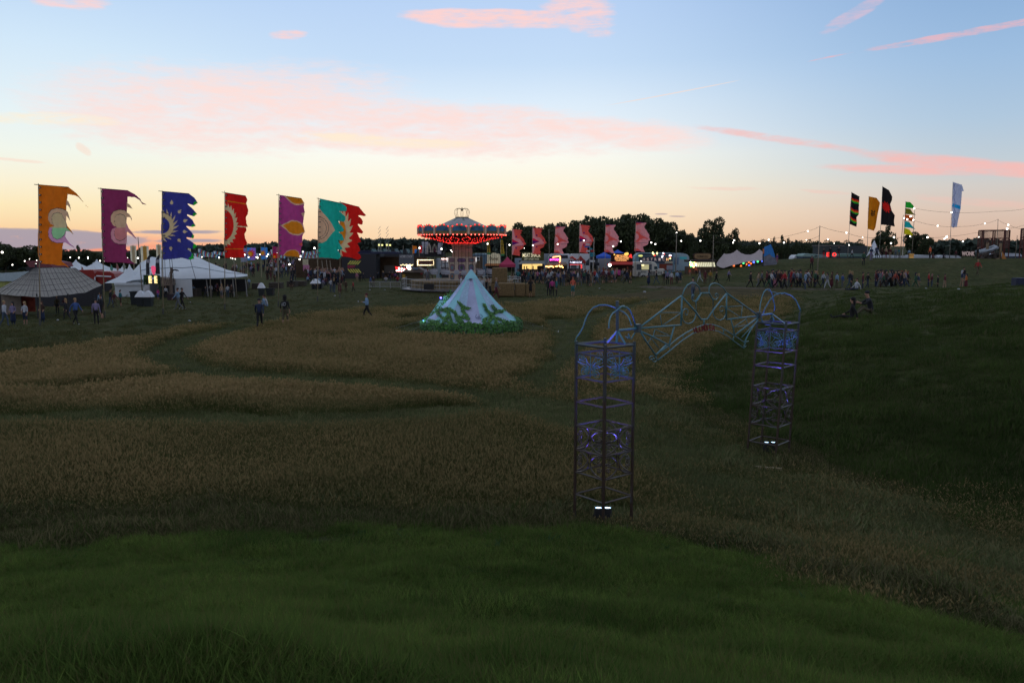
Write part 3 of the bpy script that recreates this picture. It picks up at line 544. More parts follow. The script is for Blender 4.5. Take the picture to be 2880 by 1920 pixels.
# banners on the far mound
G3 = 'feather banners on the far mound'
stripes = lambda X, Y: 0
def st(lo, hi, dy=0):
    def f(X, Y):
        x, y = (X-2300)*3.267, (Y-480)*3.267; c = y-(x-300)*.62-8*np.sin((x-300)*.06)
        return (c > lo) & (c < hi)
    return f
regs = []
for y0 in (232, 330, 415): regs += [(1, st(y0, y0+14)), (2, st(y0+14, y0+24)), (3, st(y0+24, y0+38))]
bl = mat('pole_slim', (.42, .40, .38), .5, .3)
flag('feather_flag', 'black feather flag with red, yellow and green bands, leftmost on the far mound', G3, (2395,539), (2384,722), 112, ZR([(310,198),(383,238),(378,330),(378,400),(355,430),(360,480),(355,517),(290,490),(293,420),(297,340)]), regs, [black, red, gold, green], cell=.7, bar=False, ties=0, ph=1, pole_mat=bl)
flag('feather_flag', 'plain amber feather flag with a small dark emblem on the far mound', G3, (2443.5,552), (2439,722), 112.5, ZR([(470,237),(540,250),(572,295),(550,400),(530,520),(515,552),(458,535),(460,400)]),
     [(1, inz(lambda X, Y: (np.hypot((X-505)/20, (Y-398)/22) < 1) & (np.sin(X*.5)+np.sin(Y*.4+1) > -.3), 3.267, 2300, 480)), (1, inz(circ(497,370,7), 3.267, 2300, 480)), (1, inz(circ(522,375,7), 3.267, 2300, 480))], [cloth('silk_amber', (226,160,24)), black], cell=.7, bar=False, ties=0, ph=2, pole_mat=bl)
flag('feather_flag', 'tall black feather flag with a red burst in its middle on the far mound', G3, (2482,523), (2473,722), 111, ZR([(595,145),(655,180),(685,240),(682,270),(665,310),(680,370),(708,410),(700,470),(708,514),(640,500),(580,497),(585,350)]),
     [(1, inz(lambda X, Y: np.hypot((X-628-(Y-330)*.3)/38, (Y-335)/52) < .85+.22*np.sin(np.arctan2(Y-335, X-628)*13), 3.267, 2300, 480))], [black, red], cell=.7, bar=False, ties=0, ph=3, pole_mat=bl)
t = None
P4 = [([(808,285),(850,290),(875,315),(890,345),(850,345),(806,340)], green), ([(806,345),(850,352),(875,390),(904,408),(850,402),(803,400)], cloth('silk_olive', (110,110,30))), ([(803,402),(860,415),(885,445),(892,470),(850,462),(800,460)], cloth('silk_tangerine', (214,110,20))), ([(800,462),(840,470),(865,505),(899,540),(850,525),(798,522)], cloth('silk_aqua', (20,150,150))), ([(796,526),(840,540),(865,570),(876,597),(830,588),(792,583)], cloth('silk_lemon', (205,195,30)))]
A, B = wp(2547.3, 566, 112), gz(2540, 112)
t = thing('pennant_flag', 'pole with five stacked pennants from green to yellow on the far mound', 'flag', B, G3)
MB().tube([(B[0], B[1], B[2]-.1), A], .04, 6, r1=.025).build('pole', bl, t)
for i, (P, c) in enumerate(P4): flag_cloth(ZR(P), [], 112, .6, [c], t, ZR(P)[0][0], .12, i, 'pennant')
flag('feather_flag', 'tall white feather flag with a cyan sash, rightmost on the far mound', G3, (2680.2,511), (2670.5,728), 109, ZR([(1242,105),(1325,130),(1342,187),(1325,190),(1320,260),(1312,350),(1290,450),(1278,520),(1262,516),(1245,527),(1228,510),(1235,350)]),
     [(1, ZR([(1225,298),(1300,320),(1330,345),(1330,365),(1300,352),(1225,328)])), (2, inz(lambda X, Y: np.abs(X-1256-6*np.sin(Y*.07)) < 3.5, 3.267, 2300, 480))], [white, cloth('silk_cyan', (30,160,200)), cloth('silk_grey', (120,125,150))], cell=.7, bar=False, ties=0, ph=4, pole_mat=bl)
# ------------------------------------------------------------------ towers and arch of welded steel
def cyan_lit_steel(name, a, b, lo, hi):  # cyan lamp light on the upper metal painted in, growing with height
    m = mat(name, a, .38, .0, spec=.6, var=0); N = m.node_tree.nodes; L = m.node_tree.links; bs = N['Principled BSDF']
    g = N.new('ShaderNodeNewGeometry'); n = N.new('ShaderNodeTexNoise'); n.inputs['Scale'].default_value = 3.5; n.inputs['Detail'].default_value = 6; L.new(g.outputs['Position'], n.inputs['Vector'])
    s = N.new('ShaderNodeSeparateXYZ'); L.new(g.outputs['Position'], s.inputs[0]); r = N.new('ShaderNodeMapRange'); L.new(s.outputs[2], r.inputs[0]); r.inputs[1].default_value = lo; r.inputs[2].default_value = hi
    ad = N.new('ShaderNodeMath'); ad.operation = 'ADD'; L.new(r.outputs[0], ad.inputs[0]); mu = N.new('ShaderNodeMath'); mu.operation = 'MULTIPLY_ADD'; L.new(n.outputs['Fac'], mu.inputs[0]); mu.inputs[1].default_value = 1.2; mu.inputs[2].default_value = -.6; L.new(mu.outputs[0], ad.inputs[1]); ad.use_clamp = True
    mx = N.new('ShaderNodeMix'); mx.data_type = 'RGBA'; mx.inputs[6].default_value = (*a, 1); mx.inputs[7].default_value = (*b, 1); L.new(ad.outputs[0], mx.inputs[0]); L.new(mx.outputs[2], bs.inputs['Base Color']); return m
TUR = cyan_lit_steel('turquoise_cyan_lit', (.028, .10, .125), (.045, .17, .21), -1, 4)  # cyan light on arch and scrolls put into the turquoise
RUST = cyan_lit_steel('rusty_steel_cyan_lit', (.034, .019, .014), (.03, .09, .12), 2.3, 4.4)  # rust below; the turquoise higher up is painted cyan light
def spiral(cx, cy, r0, turns, a0, sgn=1, n=26, r1=.12):
    return [(cx+r0*(1-(1-r1)*i/n)*math.cos(a0+sgn*turns*6.283*i/n), cy+r0*(1-(1-r1)*i/n)*math.sin(a0+sgn*turns*6.283*i/n)) for i in range(n+1)]
def tower(label, F, u, w, s, z0, z1, rings, lean, scr, arches):
    # F front corner, u,w unit vectors of the two edges from F; lean = shift at the top
    F = np.array(F); u = np.array(u); w = np.array(w); ln = np.array(lean)
    t = thing('lattice_tower', label, 'metal tower', (float(F[0]), float(F[1]), z0), 'lit metal towers holding the arch')
    def c(i, j, z):
        p = F[:2]+u*s*i+w*s*j+ln*((z-z0)/(z1-z0)); return Vector((p[0], p[1], z))
    for i, j in ((0, 0), (1, 0), (0, 1), (1, 1)):
        MB().bar(c(i, j, z0-.15), c(i, j, z1), .036).build('leg', RUST, t)
    for z in rings:
        b = MB(); q = [c(0, 0, z), c(1, 0, z), c(1, 1, z), c(0, 1, z)]
        for a, d in zip(q, q[1:]+q[:1]):
            e = (d-a).normalized()*.022; b.bar(a+e, d-e, .023 if z < rings[-1] else .032)
        b.build('ring_frame', RUST, t)
    def face(i0, j0, i1, j1, za, zb):
        return lambda x, y: c(i0+(i1-i0)*x, j0+(j1-j0)*x, za+(zb-za)*y)
    for (i0, j0, i1, j1) in ((0, 0, 1, 0), (0, 0, 0, 1), (1, 0, 1, 1), (0, 1, 1, 1)):
        za, zb = scr; f = face(i0, j0, i1, j1, za, zb); b = MB(); asp = s/(zb-za)
        def T(P, r=.0065): b.tube([f(x, y) for x, y in P], r, 5)
        T([(.5, 0), (.5, 1)], .006)
        for sx in (-1, 1):
            g = lambda P: [(.5+sx*(x-.5), y) for x, y in P]
            T(g([(x, y) for x, y in spiral(.80, .82, .15, 1.6, -2.6, 1)][::-1]+[(.60, .52), (.52, .42), (.50, .40)]))
            T(g([(.98, .66), (.9, .62), (.78, .52), (.66, .46), (.55, .36)]+[(x, y) for x, y in spiral(.70, .22, .16, 1.5, 2.5, -1)]))
            T(g(spiral(.62, .26, .10, 1.4, 3.1, 1)))
        b.build('scroll_panel', TUR, t, True)
    for za, zb in arches:
        for (i0, j0, i1, j1) in ((0, 0, 1, 0), (0, 0, 0, 1), (1, 0, 1, 1), (0, 1, 1, 1)):
            f = face(i0, j0, i1, j1, za, zb); b = MB()
            def T(P, r=.012): b.tube([f(x, y) for x, y in P], r, 5)
            arc = [(.03+.47*math.sin(a)**1.0*1.0, .5+.48*math.cos(a)) for a in np.linspace(.1, math.pi-.1, 14)]
            T([(.02, .98)]+[(.05+.42*math.sin(a), .5+.46*math.cos(a)) for a in np.linspace(.25, math.pi-.25, 14)]+[(.02, .02)])
            T([(.98, .98)]+[(.95-.42*math.sin(a), .5+.46*math.cos(a)) for a in np.linspace(.25, math.pi-.25, 14)]+[(.98, .02)])
            for sx in (-1, 1):
                for yy, sg in ((.62, 1), (.36, -1)):
                    T([(.5+sx*(x-.5), y) for x, y in spiral(.86, yy, .10, 1.5, 1.6*sg, sg)], .009)
            b.build('arch_panel', RUST, t, True)
    return t, c
def led_light(name, label, cx, cy, z, col, top):
    t = thing(name, label, 'light', (cx, cy, z), 'LED uplights inside the metal towers')
    b = MB(); b.lathe([(.11, 0), (.13, .02), (.12, .10), (.10, .12)], (cx, cy, z), 12); b.build('lamp_base', CORD, t)
    for k, dx in enumerate((-.075, .075)):
        b = MB(); b.lathe([(.05, .10), (.068, .14), (.068, .27), (.062, .30)], (cx+dx, cy, z), 14, cap=False); lh = b.build('lamp_head', CORD, t)
        b = MB(); b.lathe([(.001, .285), (.058, .285)], (cx+dx, cy, z), 14, cap=False); b.build('lens', mat('led_lens', (.2, .3, .5), .3, emit=(.5, .75, 1), es=4, var=0), lh)
    b = MB(); b.tube([(cx-.15, cy, z+.02), (cx-.15, cy, z+.18), (cx-.12, cy, z+.2)], .012); b.build('bracket', CORD, t)
    for k, (dx, cl, e) in enumerate(((-.075, (.16, .10, 1), 380), (.075, (.18, .18, 1), 320))):
        l = bpy.data.lights.new('uplight', 'SPOT'); o = bpy.data.objects.new('uplight', l); S.collection.objects.link(o); o.parent = t
        l.energy = e; l.color = cl; l.spot_size = R(38); l.spot_blend = .6; l.shadow_soft_size = .05
        o.location = (dx, 0, .31); tv = Vector(top)-Vector((cx+dx, cy, z+.31)); o.rotation_euler = tv.to_track_quat('-Z', 'Y').to_euler()
FL = gr(1696, 1487); dFL = FL[1]
def zat(px, py, Y): return wp(px, py, Y)[2]
ringsL = [zat(1697, p, dFL) for p in (1415, 1350, 1283, 1213.7, 1145, 1074, 1004, 978)]
tA, cA = tower('near tower of rusty steel lattice, left foot of the arch, lit blue from below', FL, (-.63, .777), (.777, .63), .652, FL[2], ringsL[-1]+.05, ringsL, (0, 0), (ringsL[5], ringsL[6]), ((ringsL[1], ringsL[2]), (ringsL[2], ringsL[3])))
FR = gr(2181, 1291); dFR = FR[1]; topR = wp(2209, 905, dFR+.05); ln = (topR[0]-FR[0], .0)
ringsR = [zat(2181+28*(1291-p)/385, p, dFR) for p in (1253, 1202, 1148, 1095, 1034, 992, 934, 913)]
tB, cB = tower('far tower of leaning steel lattice, right foot of the arch, lit violet from below', FR, (-.736, .677), (.677, .736), .672, FR[2], ringsR[-1]+.08, ringsR, ln, (ringsR[5], ringsR[6]), ((ringsR[1], ringsR[2]), (ringsR[2], ringsR[3])))
cl = cA(.45, .45, FL[2]); led_light('led_uplight', 'double LED uplight glowing white-blue inside the near tower', cl.x, cl.y, float(H(cl.x, cl.y)), None, cA(.5, .5, 6))
cl = cB(.40, .40, FR[2]); led_light('led_uplight', 'double LED uplight glowing white-blue inside the far tower', cl.x, cl.y, float(H(cl.x, cl.y)), None, cB(.5, .5, 6))
# arch: one vertical truss standing on the line between the two towers
M1 = (cA(1, 1, 3)+cA(0, 1, 3))/2; M1 = Vector((M1.x, M1.y, 0)); hubR = Vector(wp(2133, 886, cB(1, 0, ringsR[-1]).y-.05)); 
dirA = (Vector((hubR.x, hubR.y, 0))-M1).normalized(); nA = Vector((-dirA.y, dirA.x, 0))
def onp(px, py, off=0.0):
    d = Vector(pxdir(px, py)); o = Vector((0, 0, CAMZ)); t = (M1+nA*off-o).dot(nA)/d.dot(nA); return o+d*t
K = 4.704
def PA(P, off=0.0): return [onp(1780+x/K, 780+y/K, off) for x, y in P]
ar = thing('garden_arch', 'turquoise scrollwork arch spanning the two lattice towers with a red lettered band', 'arch', tuple(onp(1960, 960)))
def arc_part(nm, lines, r, mt=TUR, sm_=True):
    b = MB()
    for P in lines: b.tube(PA(P), r, 6)
    return b.build(nm, mt, ar, sm_)
arc_part('truss', [[(90,662),(640,242)],[(650,245),(636,630)],[(90,672),(640,628)],[(655,262),(840,465),(900,556)],[(1240,208),(1650,495)],[(1240,215),(1236,555)],[(1240,555),(1660,508)],[(1235,215),(1062,430),(985,550)],
    [(90,700),(185,860),(310,1040)],[(90,705),(290,800),(485,900)],[(545,655),(475,905)],[(300,1030),(440,890)],[(1650,530),(1350,762)],[(1655,560),(1560,690),(1480,850)],[(1298,562),(1330,680),(1345,765)],[(940,556),(940,622)]], .0155)
arc_part('octagon_frame', [[(905,207),(1005,205),(1062,298),(1058,440),(985,550),(903,556),(835,470),(836,305),(905,207)]], .015)
arc_part('lattice_infill', [[(370,465),(635,465)],[(360,490),(385,640)],[(385,640),(630,475)],[(1240,390),(1450,375)],[(1450,375),(1430,532)],[(1250,415),(1430,530)],[(290,690),(270,770),(200,860)],[(270,772),(500,772)],[(300,690),(470,760)],[(240,800),(350,940)],[(1500,545),(1520,640)],[(1340,658),(1520,625)],[(1345,650),(1500,545)],[(1440,790),(1620,600)],[(1520,640),(1570,690)],[(0+480,905),(500,960)],[(660,760),(668,828)],[(1205,690),(1198,740)],[(1335,775),(1322,840)],[(1480,870),(1465,935)],[(1195,690),(1200,735)]], .008)
arc_part('lower_arc', [[(295,1030),(480,900),(600,800),(700,735),(830,665),(940,626),(1000,620),(1060,625),(1140,650),(1200,680),(1340,768),(1490,868)],[(330,1092),(500,960),(600,875),(660,828),(800,738),(870,715),(960,695),(1020,690),(1130,712),(1260,782),(1400,890),(1470,935)]], .011)
def spz(cx, cy, r0, turns, a0, sg): return spiral(cx, cy, r0, turns, a0, sg)
arc_part('scrollwork', [[(655,235),(680,160),(720,100),(780,70),(830,82),(870,120),(888,180),(885,250),(860,300),(825,318),(790,305),(775,270),(780,240),(800,228),(812,245),(800,262)],
    [(1240,205),(1200,140),(1130,88),(1080,75),(1035,88),(1012,120),(1005,180),(1025,240),(1060,285),(1095,295),(1125,270),(1128,235),(1110,212),(1090,222),(1090,245),(1105,250)],
    [(835,485),(820,540),(790,590),(740,612),(690,600),(658,560),(648,500),(660,440),(690,412),(720,420),(732,455),(722,490),(700,498),(688,478),(695,462)],
    [(1058,445),(1065,500),(1100,548),(1150,566),(1200,545),(1225,495),(1228,430),(1210,390),(1175,376),(1150,395),(1148,430),(1165,452),(1188,442),(1190,425)],
    [(300,1045),(318,1080),(310,1105),(285,1118),(262,1105),(258,1080),(275,1068),(290,1080)],[(265,1042),(240,1040),(215,1060),(225,1085),(248,1080)],[(1480,860),(1500,850),(1530,842)],[(1490,880),(1500,905),(1480,920),(1468,905)]], .0105)
# red letters along the band, too worn to read
b = MB(); outer = [(795,676),(830,662),(870,650),(905,638),(940,630),(975,627),(1010,626),(1045,629),(1090,640)]; inner = [(815,728),(845,722),(880,714),(915,705),(950,699),(985,696),(1015,696),(1045,699),(1085,706)]
for i in range(8):
    a, c_, d, e = outer[i], outer[i+1], inner[i+1], inner[i]; L_ = lambda p, q, f: (p[0]+(q[0]-p[0])*f, p[1]+(q[1]-p[1])*f)
    P0, P1, P2, P3 = L_(a, c_, .12), L_(a, c_, .85), L_(e, d, .85), L_(e, d, .12)
    for seg in ([[P0, P3]], [[P0, P3], [P1, P2], [L_(P0, P3, .5), L_(P1, P2, .5)]], [[P0, P3], [P0, P2], [P2, P1]], [[P0, P3], [P0, P1], [L_(P0, P3, .5), L_(P1, P2, .5)], [P3, P2]], [[P0, P3], [P3, P2]], [[P0, P1], [P0, P3], [P1, P2], [P3, P2]], [[P3, L_(P0, P1, .5)], [L_(P0, P1, .5), P2]], [[P0, P3], [P3, P2]])[(i*3+1) % 8]: b.tube(PA(seg, -.01), .014, 4)
b.build('lettering', mat('faded_red', (.16, .03, .03), .8), ar)
for hx, hy in ((62, 672), (1668, 498)):
    p = PA([(hx, hy)])[0]; b = MB(); b.box(-.045, .045, -.045, .045, -.07, .07, c=p, rz=math.atan2(dirA.y, dirA.x)); b.build('hub', RUST, ar)
hl = PA([(62, 672)])[0]
# props tying the arch to the towers, and the curled hoops above
ap = Vector(wp(1737, 929, M1.y)); b = MB()
for q in (wp(1708, 962, (M1.y+cA(1, 1, 3).y)/2), wp(1734, 963, M1.y), wp(1759, 967, (M1.y+cA(0, 1, 3).y)/2)): b.bar(ap, q, .028)
b.bar(ap, hl, .03); b.build('prop', TUR, tA)
pole = (wp(1736, 846, M1.y), wp(1736.5, 930, M1.y)); b = MB(); b.tube(pole, .026, 8); b.build('finial', RUST, tA)
def curve(P, Y0, Y1): return [wp(x, y, Y0+(Y1-Y0)*i/(len(P)-1)) for i, (x, y) in enumerate(P)]
yL, yR = cA(1, 0, 3).y, cA(0, 1, 3).y
for P, a0, a1, r in (([(1617,961),(1622,948),(1631,935),(1640,919),(1647,896),(1655,880),(1669,864),(1686,857.5),(1702,856.5),(1716,859.6),(1726,863),(1735,868)], yL, M1.y, .011), ([(1790,928),(1787,915),(1784,903),(1780,890),(1773,874),(1763,864),(1750,862),(1738,862)], hl.y, M1.y, .013),
        ([(1712,922),(1713,905),(1717,890),(1724,880),(1733,874),(1742,866),(1750,860.5),(1756,860)], dFL+.2, M1.y+.15, .012), ([(1742,872),(1754,877),(1765,887),(1771,899),(1776,914)], M1.y, yR, .010)):
    MB().tube(curve(P, a0, a1), r, 6).build('hoop', TUR, tA, True)
b = MB(); b.tube([hl+Vector((-.02, 0, -.03)), hl+Vector((-.10, 0, -.18)), hl+Vector((-.2, 0, -.14))], .014, 6); b.tube([Vector(wp(1767, 938, M1.y+.1)), Vector(wp(1771, 950, M1.y+.1)), Vector(wp(1764, 951, M1.y+.1))], .014); b.build('hook', TUR, tA)
yb, yr2 = cB(1, 1, 3).y, cB(0, 1, 3).y
for P, a0, a1 in (([(2137,880),(2137,868),(2139,852),(2143,836),(2148,822),(2154,815),(2160,813),(2166,815),(2170,823),(2174,840),(2178,855),(2179,868),(2175,880)], hubR.y, yb), ([(2146,880),(2152,866),(2161,850),(2170,838),(2180,829),(2193,824),(2207,823.5),(2220,828),(2229,833),(2237,842),(2242,850),(2248,863),(2253,877)], hubR.y+.1, yr2)):
    MB().tube(curve(P, a0, a1), .013, 6).build('hoop', TUR, tB, True)
b = MB(); b.bar(hubR, wp(2171, 881, yb), .03); b.bar(wp(2171, 881, yb), wp(2209, 910, cB(0, 0, 3).y), .02); b.bar(wp(2171, 881, yb), wp(2173, 900, yb), .028); b.bar(hubR, cB(1, 0, ringsR[-1]+.05), .03)
b.tube([wp(x, y, hubR.y+.2) for x, y in ((2141,890),(2143,902),(2152,911),(2163,913),(2173,908),(2176,898),(2174,892))], .015); b.tube([wp(2160.5, 818, hubR.y), wp(2203, 827, yr2-.3)], .006)
b.build('prop', TUR, tB)
b = MB(); b.bar(cB(0, 1, ringsR[-1]), cB(0, 1, ringsR[-1]+.24), .03); b.build('finial', RUST, tB)
bk = gr(2160, 1322); b = MB(); b.box(-.28, .28, -.05, .05, .02, .07, rz=-.3, c=bk); tag(b.build('timber_offcut', mat('pale_timber', (.34, .27, .18), .8), off=bk), 'pale wooden offcut lying in the grass before the far tower', 'plank')
bk = gr(1735, 1495); b = MB(); b.box(-.24, .24, -.10, .10, -.03, .06, rz=.25, c=bk); tag(b.build('timber_block', mat('dark_timber', (.05, .035, .028), .9), off=bk), 'dark timber sleeper lying at the front foot of the near tower', 'block')
bk = gr(1632, 1452); b = MB(); b.box(-.2, .2, -.1, .1, .0, .08, rz=.5, c=bk); tag(b.build('timber_block', mat('dark_timber', (.05, .035, .028), .9), off=bk), 'dark timber pad under the left leg of the near tower', 'block')
# ------------------------------------------------------------------ bell tent
def bell_tent():
    cx, cy = TENTC; cy = float(cy); cx = float(cx); RB_, HT = 2.72, 3.36
    t = thing('bell_tent', 'striped turquoise and lilac bell tent wrapped in ivy standing in the hay meadow', 'tent', (cx, cy, 0))
    prof = [(0.02, HT), (.25, 3.02), (.55, 2.60), (1.0, 2.03), (1.5, 1.47), (2.0, 1.0), (2.4, .70), (RB_, .52)]
    rr = np.array([p[0] for p in prof]); zz_ = np.array([p[1] for p in prof])
    n = 16; sub = 4; tm = [mat('canvas_turquoise', (.28, .59, .68), .85, var=.12, scale=1.5, trans=.15), mat('canvas_lilac', (.40, .44, .64), .85, var=.16, scale=1.5, trans=.15), mat('canvas_seam', (.42, .52, .70), .85, var=.05), mat('canvas_sky', (.34, .50, .66), .85, var=.14, trans=.15)]
    V = []; F = []; M = []; ph = -math.pi/2-.12
    N = n*sub
    for k, (r, z) in enumerate(prof):
        for j in range(N):
            a = ph+6.2832*j/N; sag = 1-.035*math.sin(math.pi*((j % sub)/sub))*min(1, r)
            V.append((cx+r*sag*math.cos(a), cy+r*sag*math.sin(a), z))
    pat = [1, 0, 3, 0, 1, 3, 0, 3, 1, 0, 1, 3, 0, 1, 0, 3]
    for k in range(len(prof)-1):
        for j in range(N):
            F.append((k*N+j, k*N+(j+1) % N, (k+1)*N+(j+1) % N, (k+1)*N+j)); M.append(pat[(j//sub) % n])
    b = MB(); b.v, b.f, b.m = V, F, M; b.build('canopy', tm, t)
    b = MB(); b.lathe([(RB_-.04, .52), (RB_-.02, .0)], (cx, cy, 0), 48, cap=False); b.build('side_wall', mat('wall_canvas', (.25, .33, .34), .9, var=.2), t)
    b = MB()
    for j in range(n):
        a = ph+6.2832*j/n; b.tube([(cx+(r+.006)*math.cos(a), cy+(r+.006)*math.sin(a), z+.006) for r, z in prof], .012, 4)
    b.build('seam_tape', tm[2], t)
    b = MB(); b.lathe([(.06, HT-.05), (.34, 2.93), (.40, 2.80)], (cx, cy, .02), 16, cap=False); b.build('cap', tm[0], t)
    # dark vent hood on the front panel
    vp = surf(1324, 786, cx, cy, rr, zz_); b = MB(); b.lathe([(.01, .06), (.09, .04), (.11, 0)], tuple(vp), 10); b.build('vent', mat('vent_dark', (.06, .05, .12), .8, var=0), t)
    # porch to the left rear
    e = Vector(wp(1268, 828, cy+.3)); g0 = Vector(wp(1196, 912, cy+.2)); g1 = Vector(wp(1212, 880, cy+2.0)); g2 = Vector(wp(1240, 905, cy-1.0))
    b = MB(); q = Vector(wp(1243, 835, cy+1.2))
    b.add([e, q, g1, g0, g2], [(0, 1, 2), (0, 2, 3), (0, 3, 4)]); b.build('porch', tm[0], t)
    # guy ropes and pegs
    b = MB(); pb = MB()
    for a, ln_ in ((-2.55, 1.5), (-2.9, 2.1), (-2.25, .9), (-1.62, .75), (-1.05, .9), (-.55, 1.7), (-.3, 2.3), (.3, 1.5), (3.0, 1.6), (2.0, 1.5), (1.2, 1.5)):
        p = Vector((cx+RB_*math.cos(a), cy+RB_*math.sin(a), .55)); q = Vector((cx+(RB_+ln_)*math.cos(a), cy+(RB_+ln_)*math.sin(a), .04)); b.tube([p, q], .0045, 4); pb.box(-.015, .015, -.015, .015, -.02, .07, c=q)
    b.build('guy_ropes', mat('rope', (.22, .23, .21), .8), t); pb.build('pegs', mat('peg', (.75, .78, .8), .5), t)
    # peace sign painted on the front lilac panel
    c0 = surf(1347, 890.5, cx, cy, rr, zz_); s_ = cy/FP*9.3; nn = (Vector((0, -.52, 1))).normalized(); ux = Vector((1, 0, 0)); uy = nn.cross(ux); uy = uy if uy.z > 0 else -uy
    b = MB(); C_ = c0+nn*.02; pt = lambda x, y: C_+ux*x*s_+uy*y*s_*1.25
    b.tube([pt(math.cos(a), math.sin(a)) for a in np.linspace(0, 6.2832, 25)], .011, 4); b.tube([pt(0, 1), pt(0, -1)], .010, 4); b.tube([pt(0, 0), pt(.7, -.7)], .010, 4); b.tube([pt(0, 0), pt(-.7, -.7)], .010, 4)
    b.build('peace_sign', mat('ink', (.07, .10, .17), .9, var=0), t)
    # ivy: vines over the canvas and a thick skirt
    vines = [[(1186,912),(1205,890),(1225,873),(1240,872),(1262,878),(1270,905),(1268,925)],[(1240,872),(1262,868),(1280,880),(1290,898),(1302,905)],[(1289,850),(1300,862),(1312,868),(1320,868)],[(1300,860),(1303,878),(1312,888),(1318,900)],[(1262,880),(1255,900),(1240,918)],[(1225,873),(1240,890),(1262,908),(1285,915)],[(1280,880),(1288,905),(1305,915),(1320,908)],[(1204,900),(1218,905),(1235,905)],
             [(1361,857),(1368,872),(1378,885),(1380,900),(1372,915)],[(1383,860),(1392,870),(1400,876),(1412,878),(1420,870),(1418,862)],[(1378,885),(1395,880),(1400,876)],[(1378,890),(1398,897),(1415,903),(1430,908),(1440,915)],[(1363,900),(1362,915),(1355,922)],[(1368,895),(1360,905),(1372,918)],[(1440,880),(1452,892),(1462,905)],[(1285,895),(1300,892),(1312,896)],[(1250,925),(1275,922),(1290,925)],[(1398,897),(1392,908),(1400,915)],[(1318,908),(1330,915),(1350,917),(1365,915)],[(1445,905),(1440,920),(1430,925)]]
    gl = [mat('ivy_bright', (.085, .23, .045), .5, var=.25), mat('ivy_mid', (.05, .16, .035), .5, var=.25), mat('ivy_deep', (.02, .07, .02), .6, var=.25)]
    b = MB(); r_ = np.random.default_rng(3)
    def leaf(p, nrm, s):
        nrm = (Vector(nrm)+Vector(r_.normal(0, .35, 3))).normalized(); a, c = frame(nrm); th = r_.uniform(0, 6.28); u = a*math.cos(th)+c*math.sin(th); w = nrm.cross(u)
        k = int(r_.choice([0, 1, 2], p=[.3, .45, .25])); b.add([p-u*s, p-w*s*.7+u*s*.1, p+u*s*1.1+nrm*s*.3, p+w*s*.7+u*s*.1], [(0, 1, 2, 3)], k)
    for P in vines:
        for (x0, y0), (x1, y1) in zip(P[:-1], P[1:]):
            L_ = math.hypot(x1-x0, y1-y0)
            for i in range(int(L_*6.0)):
                f = r_.uniform(); px, py = x0+(x1-x0)*f+r_.normal(0, 2.0), y0+(y1-y0)*f+r_.normal(0, 1.7); p = surf(px, py, cx, cy, rr, zz_)
                if p is None: continue
                v = Vector((p.x-cx, p.y-cy, 0)).normalized(); nm = (v+Vector((0, 0, 1))).normalized(); leaf(p+nm*r_.uniform(.02, .07), nm, r_.uniform(.035, .065))
    for i in range(5200):
        a = r_.uniform(0, 6.2832); z = r_.uniform(.02, .60)+.10*math.sin(a*7)*r_.uniform(); rad = RB_+r_.uniform(-.02, .10)+.07*math.sin(z*5)
        leaf(Vector((cx+rad*math.cos(a), cy+rad*math.sin(a), z)), (math.cos(a), math.sin(a), .3), r_.uniform(.04, .07))
    for i in range(1500):        # porch edges
        f = r_.uniform(); A_, B_ = ((e, g0), (q, g1), (e, g2), (g0, g2), (q, e))[r_.integers(0, 5)]; p = A_.lerp(B_, f)+Vector(r_.normal(0, .10, 3)); leaf(p, (-.4, -.6, .6), r_.uniform(.035, .07))
    for i in range(900):         # ivy on the right shoulder
        f = r_.uniform(); p = surf(1425+38*f+r_.normal(0, 1.5), 868+38*f+r_.normal(0, 2), cx, cy, rr, zz_)
        if p is not None: leaf(p+Vector((.03, -.03, .04)), (.5, -.4, .8), r_.uniform(.035, .07))
    o = b.build('ivy', gl, t); o['kind'] = 'stuff'
    for px, py, Y in ((1241.5, 839, cy+.3), (1193, 903, cy-.4)):
        p = Vector(wp(px, py, Y)); b = MB(); b.lathe([(.05, 0), (.09, .02), (.10, .14), (.07, .2)], tuple(p-Vector((0, 0, .1))), 8); b.ball(p+Vector((-.02, -.09, .04)), .055, 8, 1)
        b.build('blue_lamp', [CORD, mat('blue_glow', (.1, .1, .6), .4, emit=(.12, .10, 1), es=7, var=0)], t)
        l = bpy.data.lights.new('tent_lamp', 'POINT'); l.energy = 9; l.color = (.3, .75, 1); l.shadow_soft_size = .1; o = bpy.data.objects.new('tent_lamp', l); S.collection.objects.link(o); o.parent = t; o.location = p+Vector((-.05, -.5, .1))-Vector(t.location)
def surf(px, py, cx, cy, rr, zz_):
    d = Vector(pxdir(px, py)); t = np.linspace(cy-4, cy+1, 900); X = d.x/d.y*t; Z = CAMZ+d.z/d.y*t; r = np.hypot(X-cx, t-cy)
    surfz = np.interp(r, rr, zz_, right=-9); hit = Z <= surfz
    hit |= (r < 2.72) & (Z < .52) & (Z > 0)
    if not hit.any(): return None
    k = int(np.argmax(hit)); return Vector((X[k], t[k], Z[k]))
bell_tent()
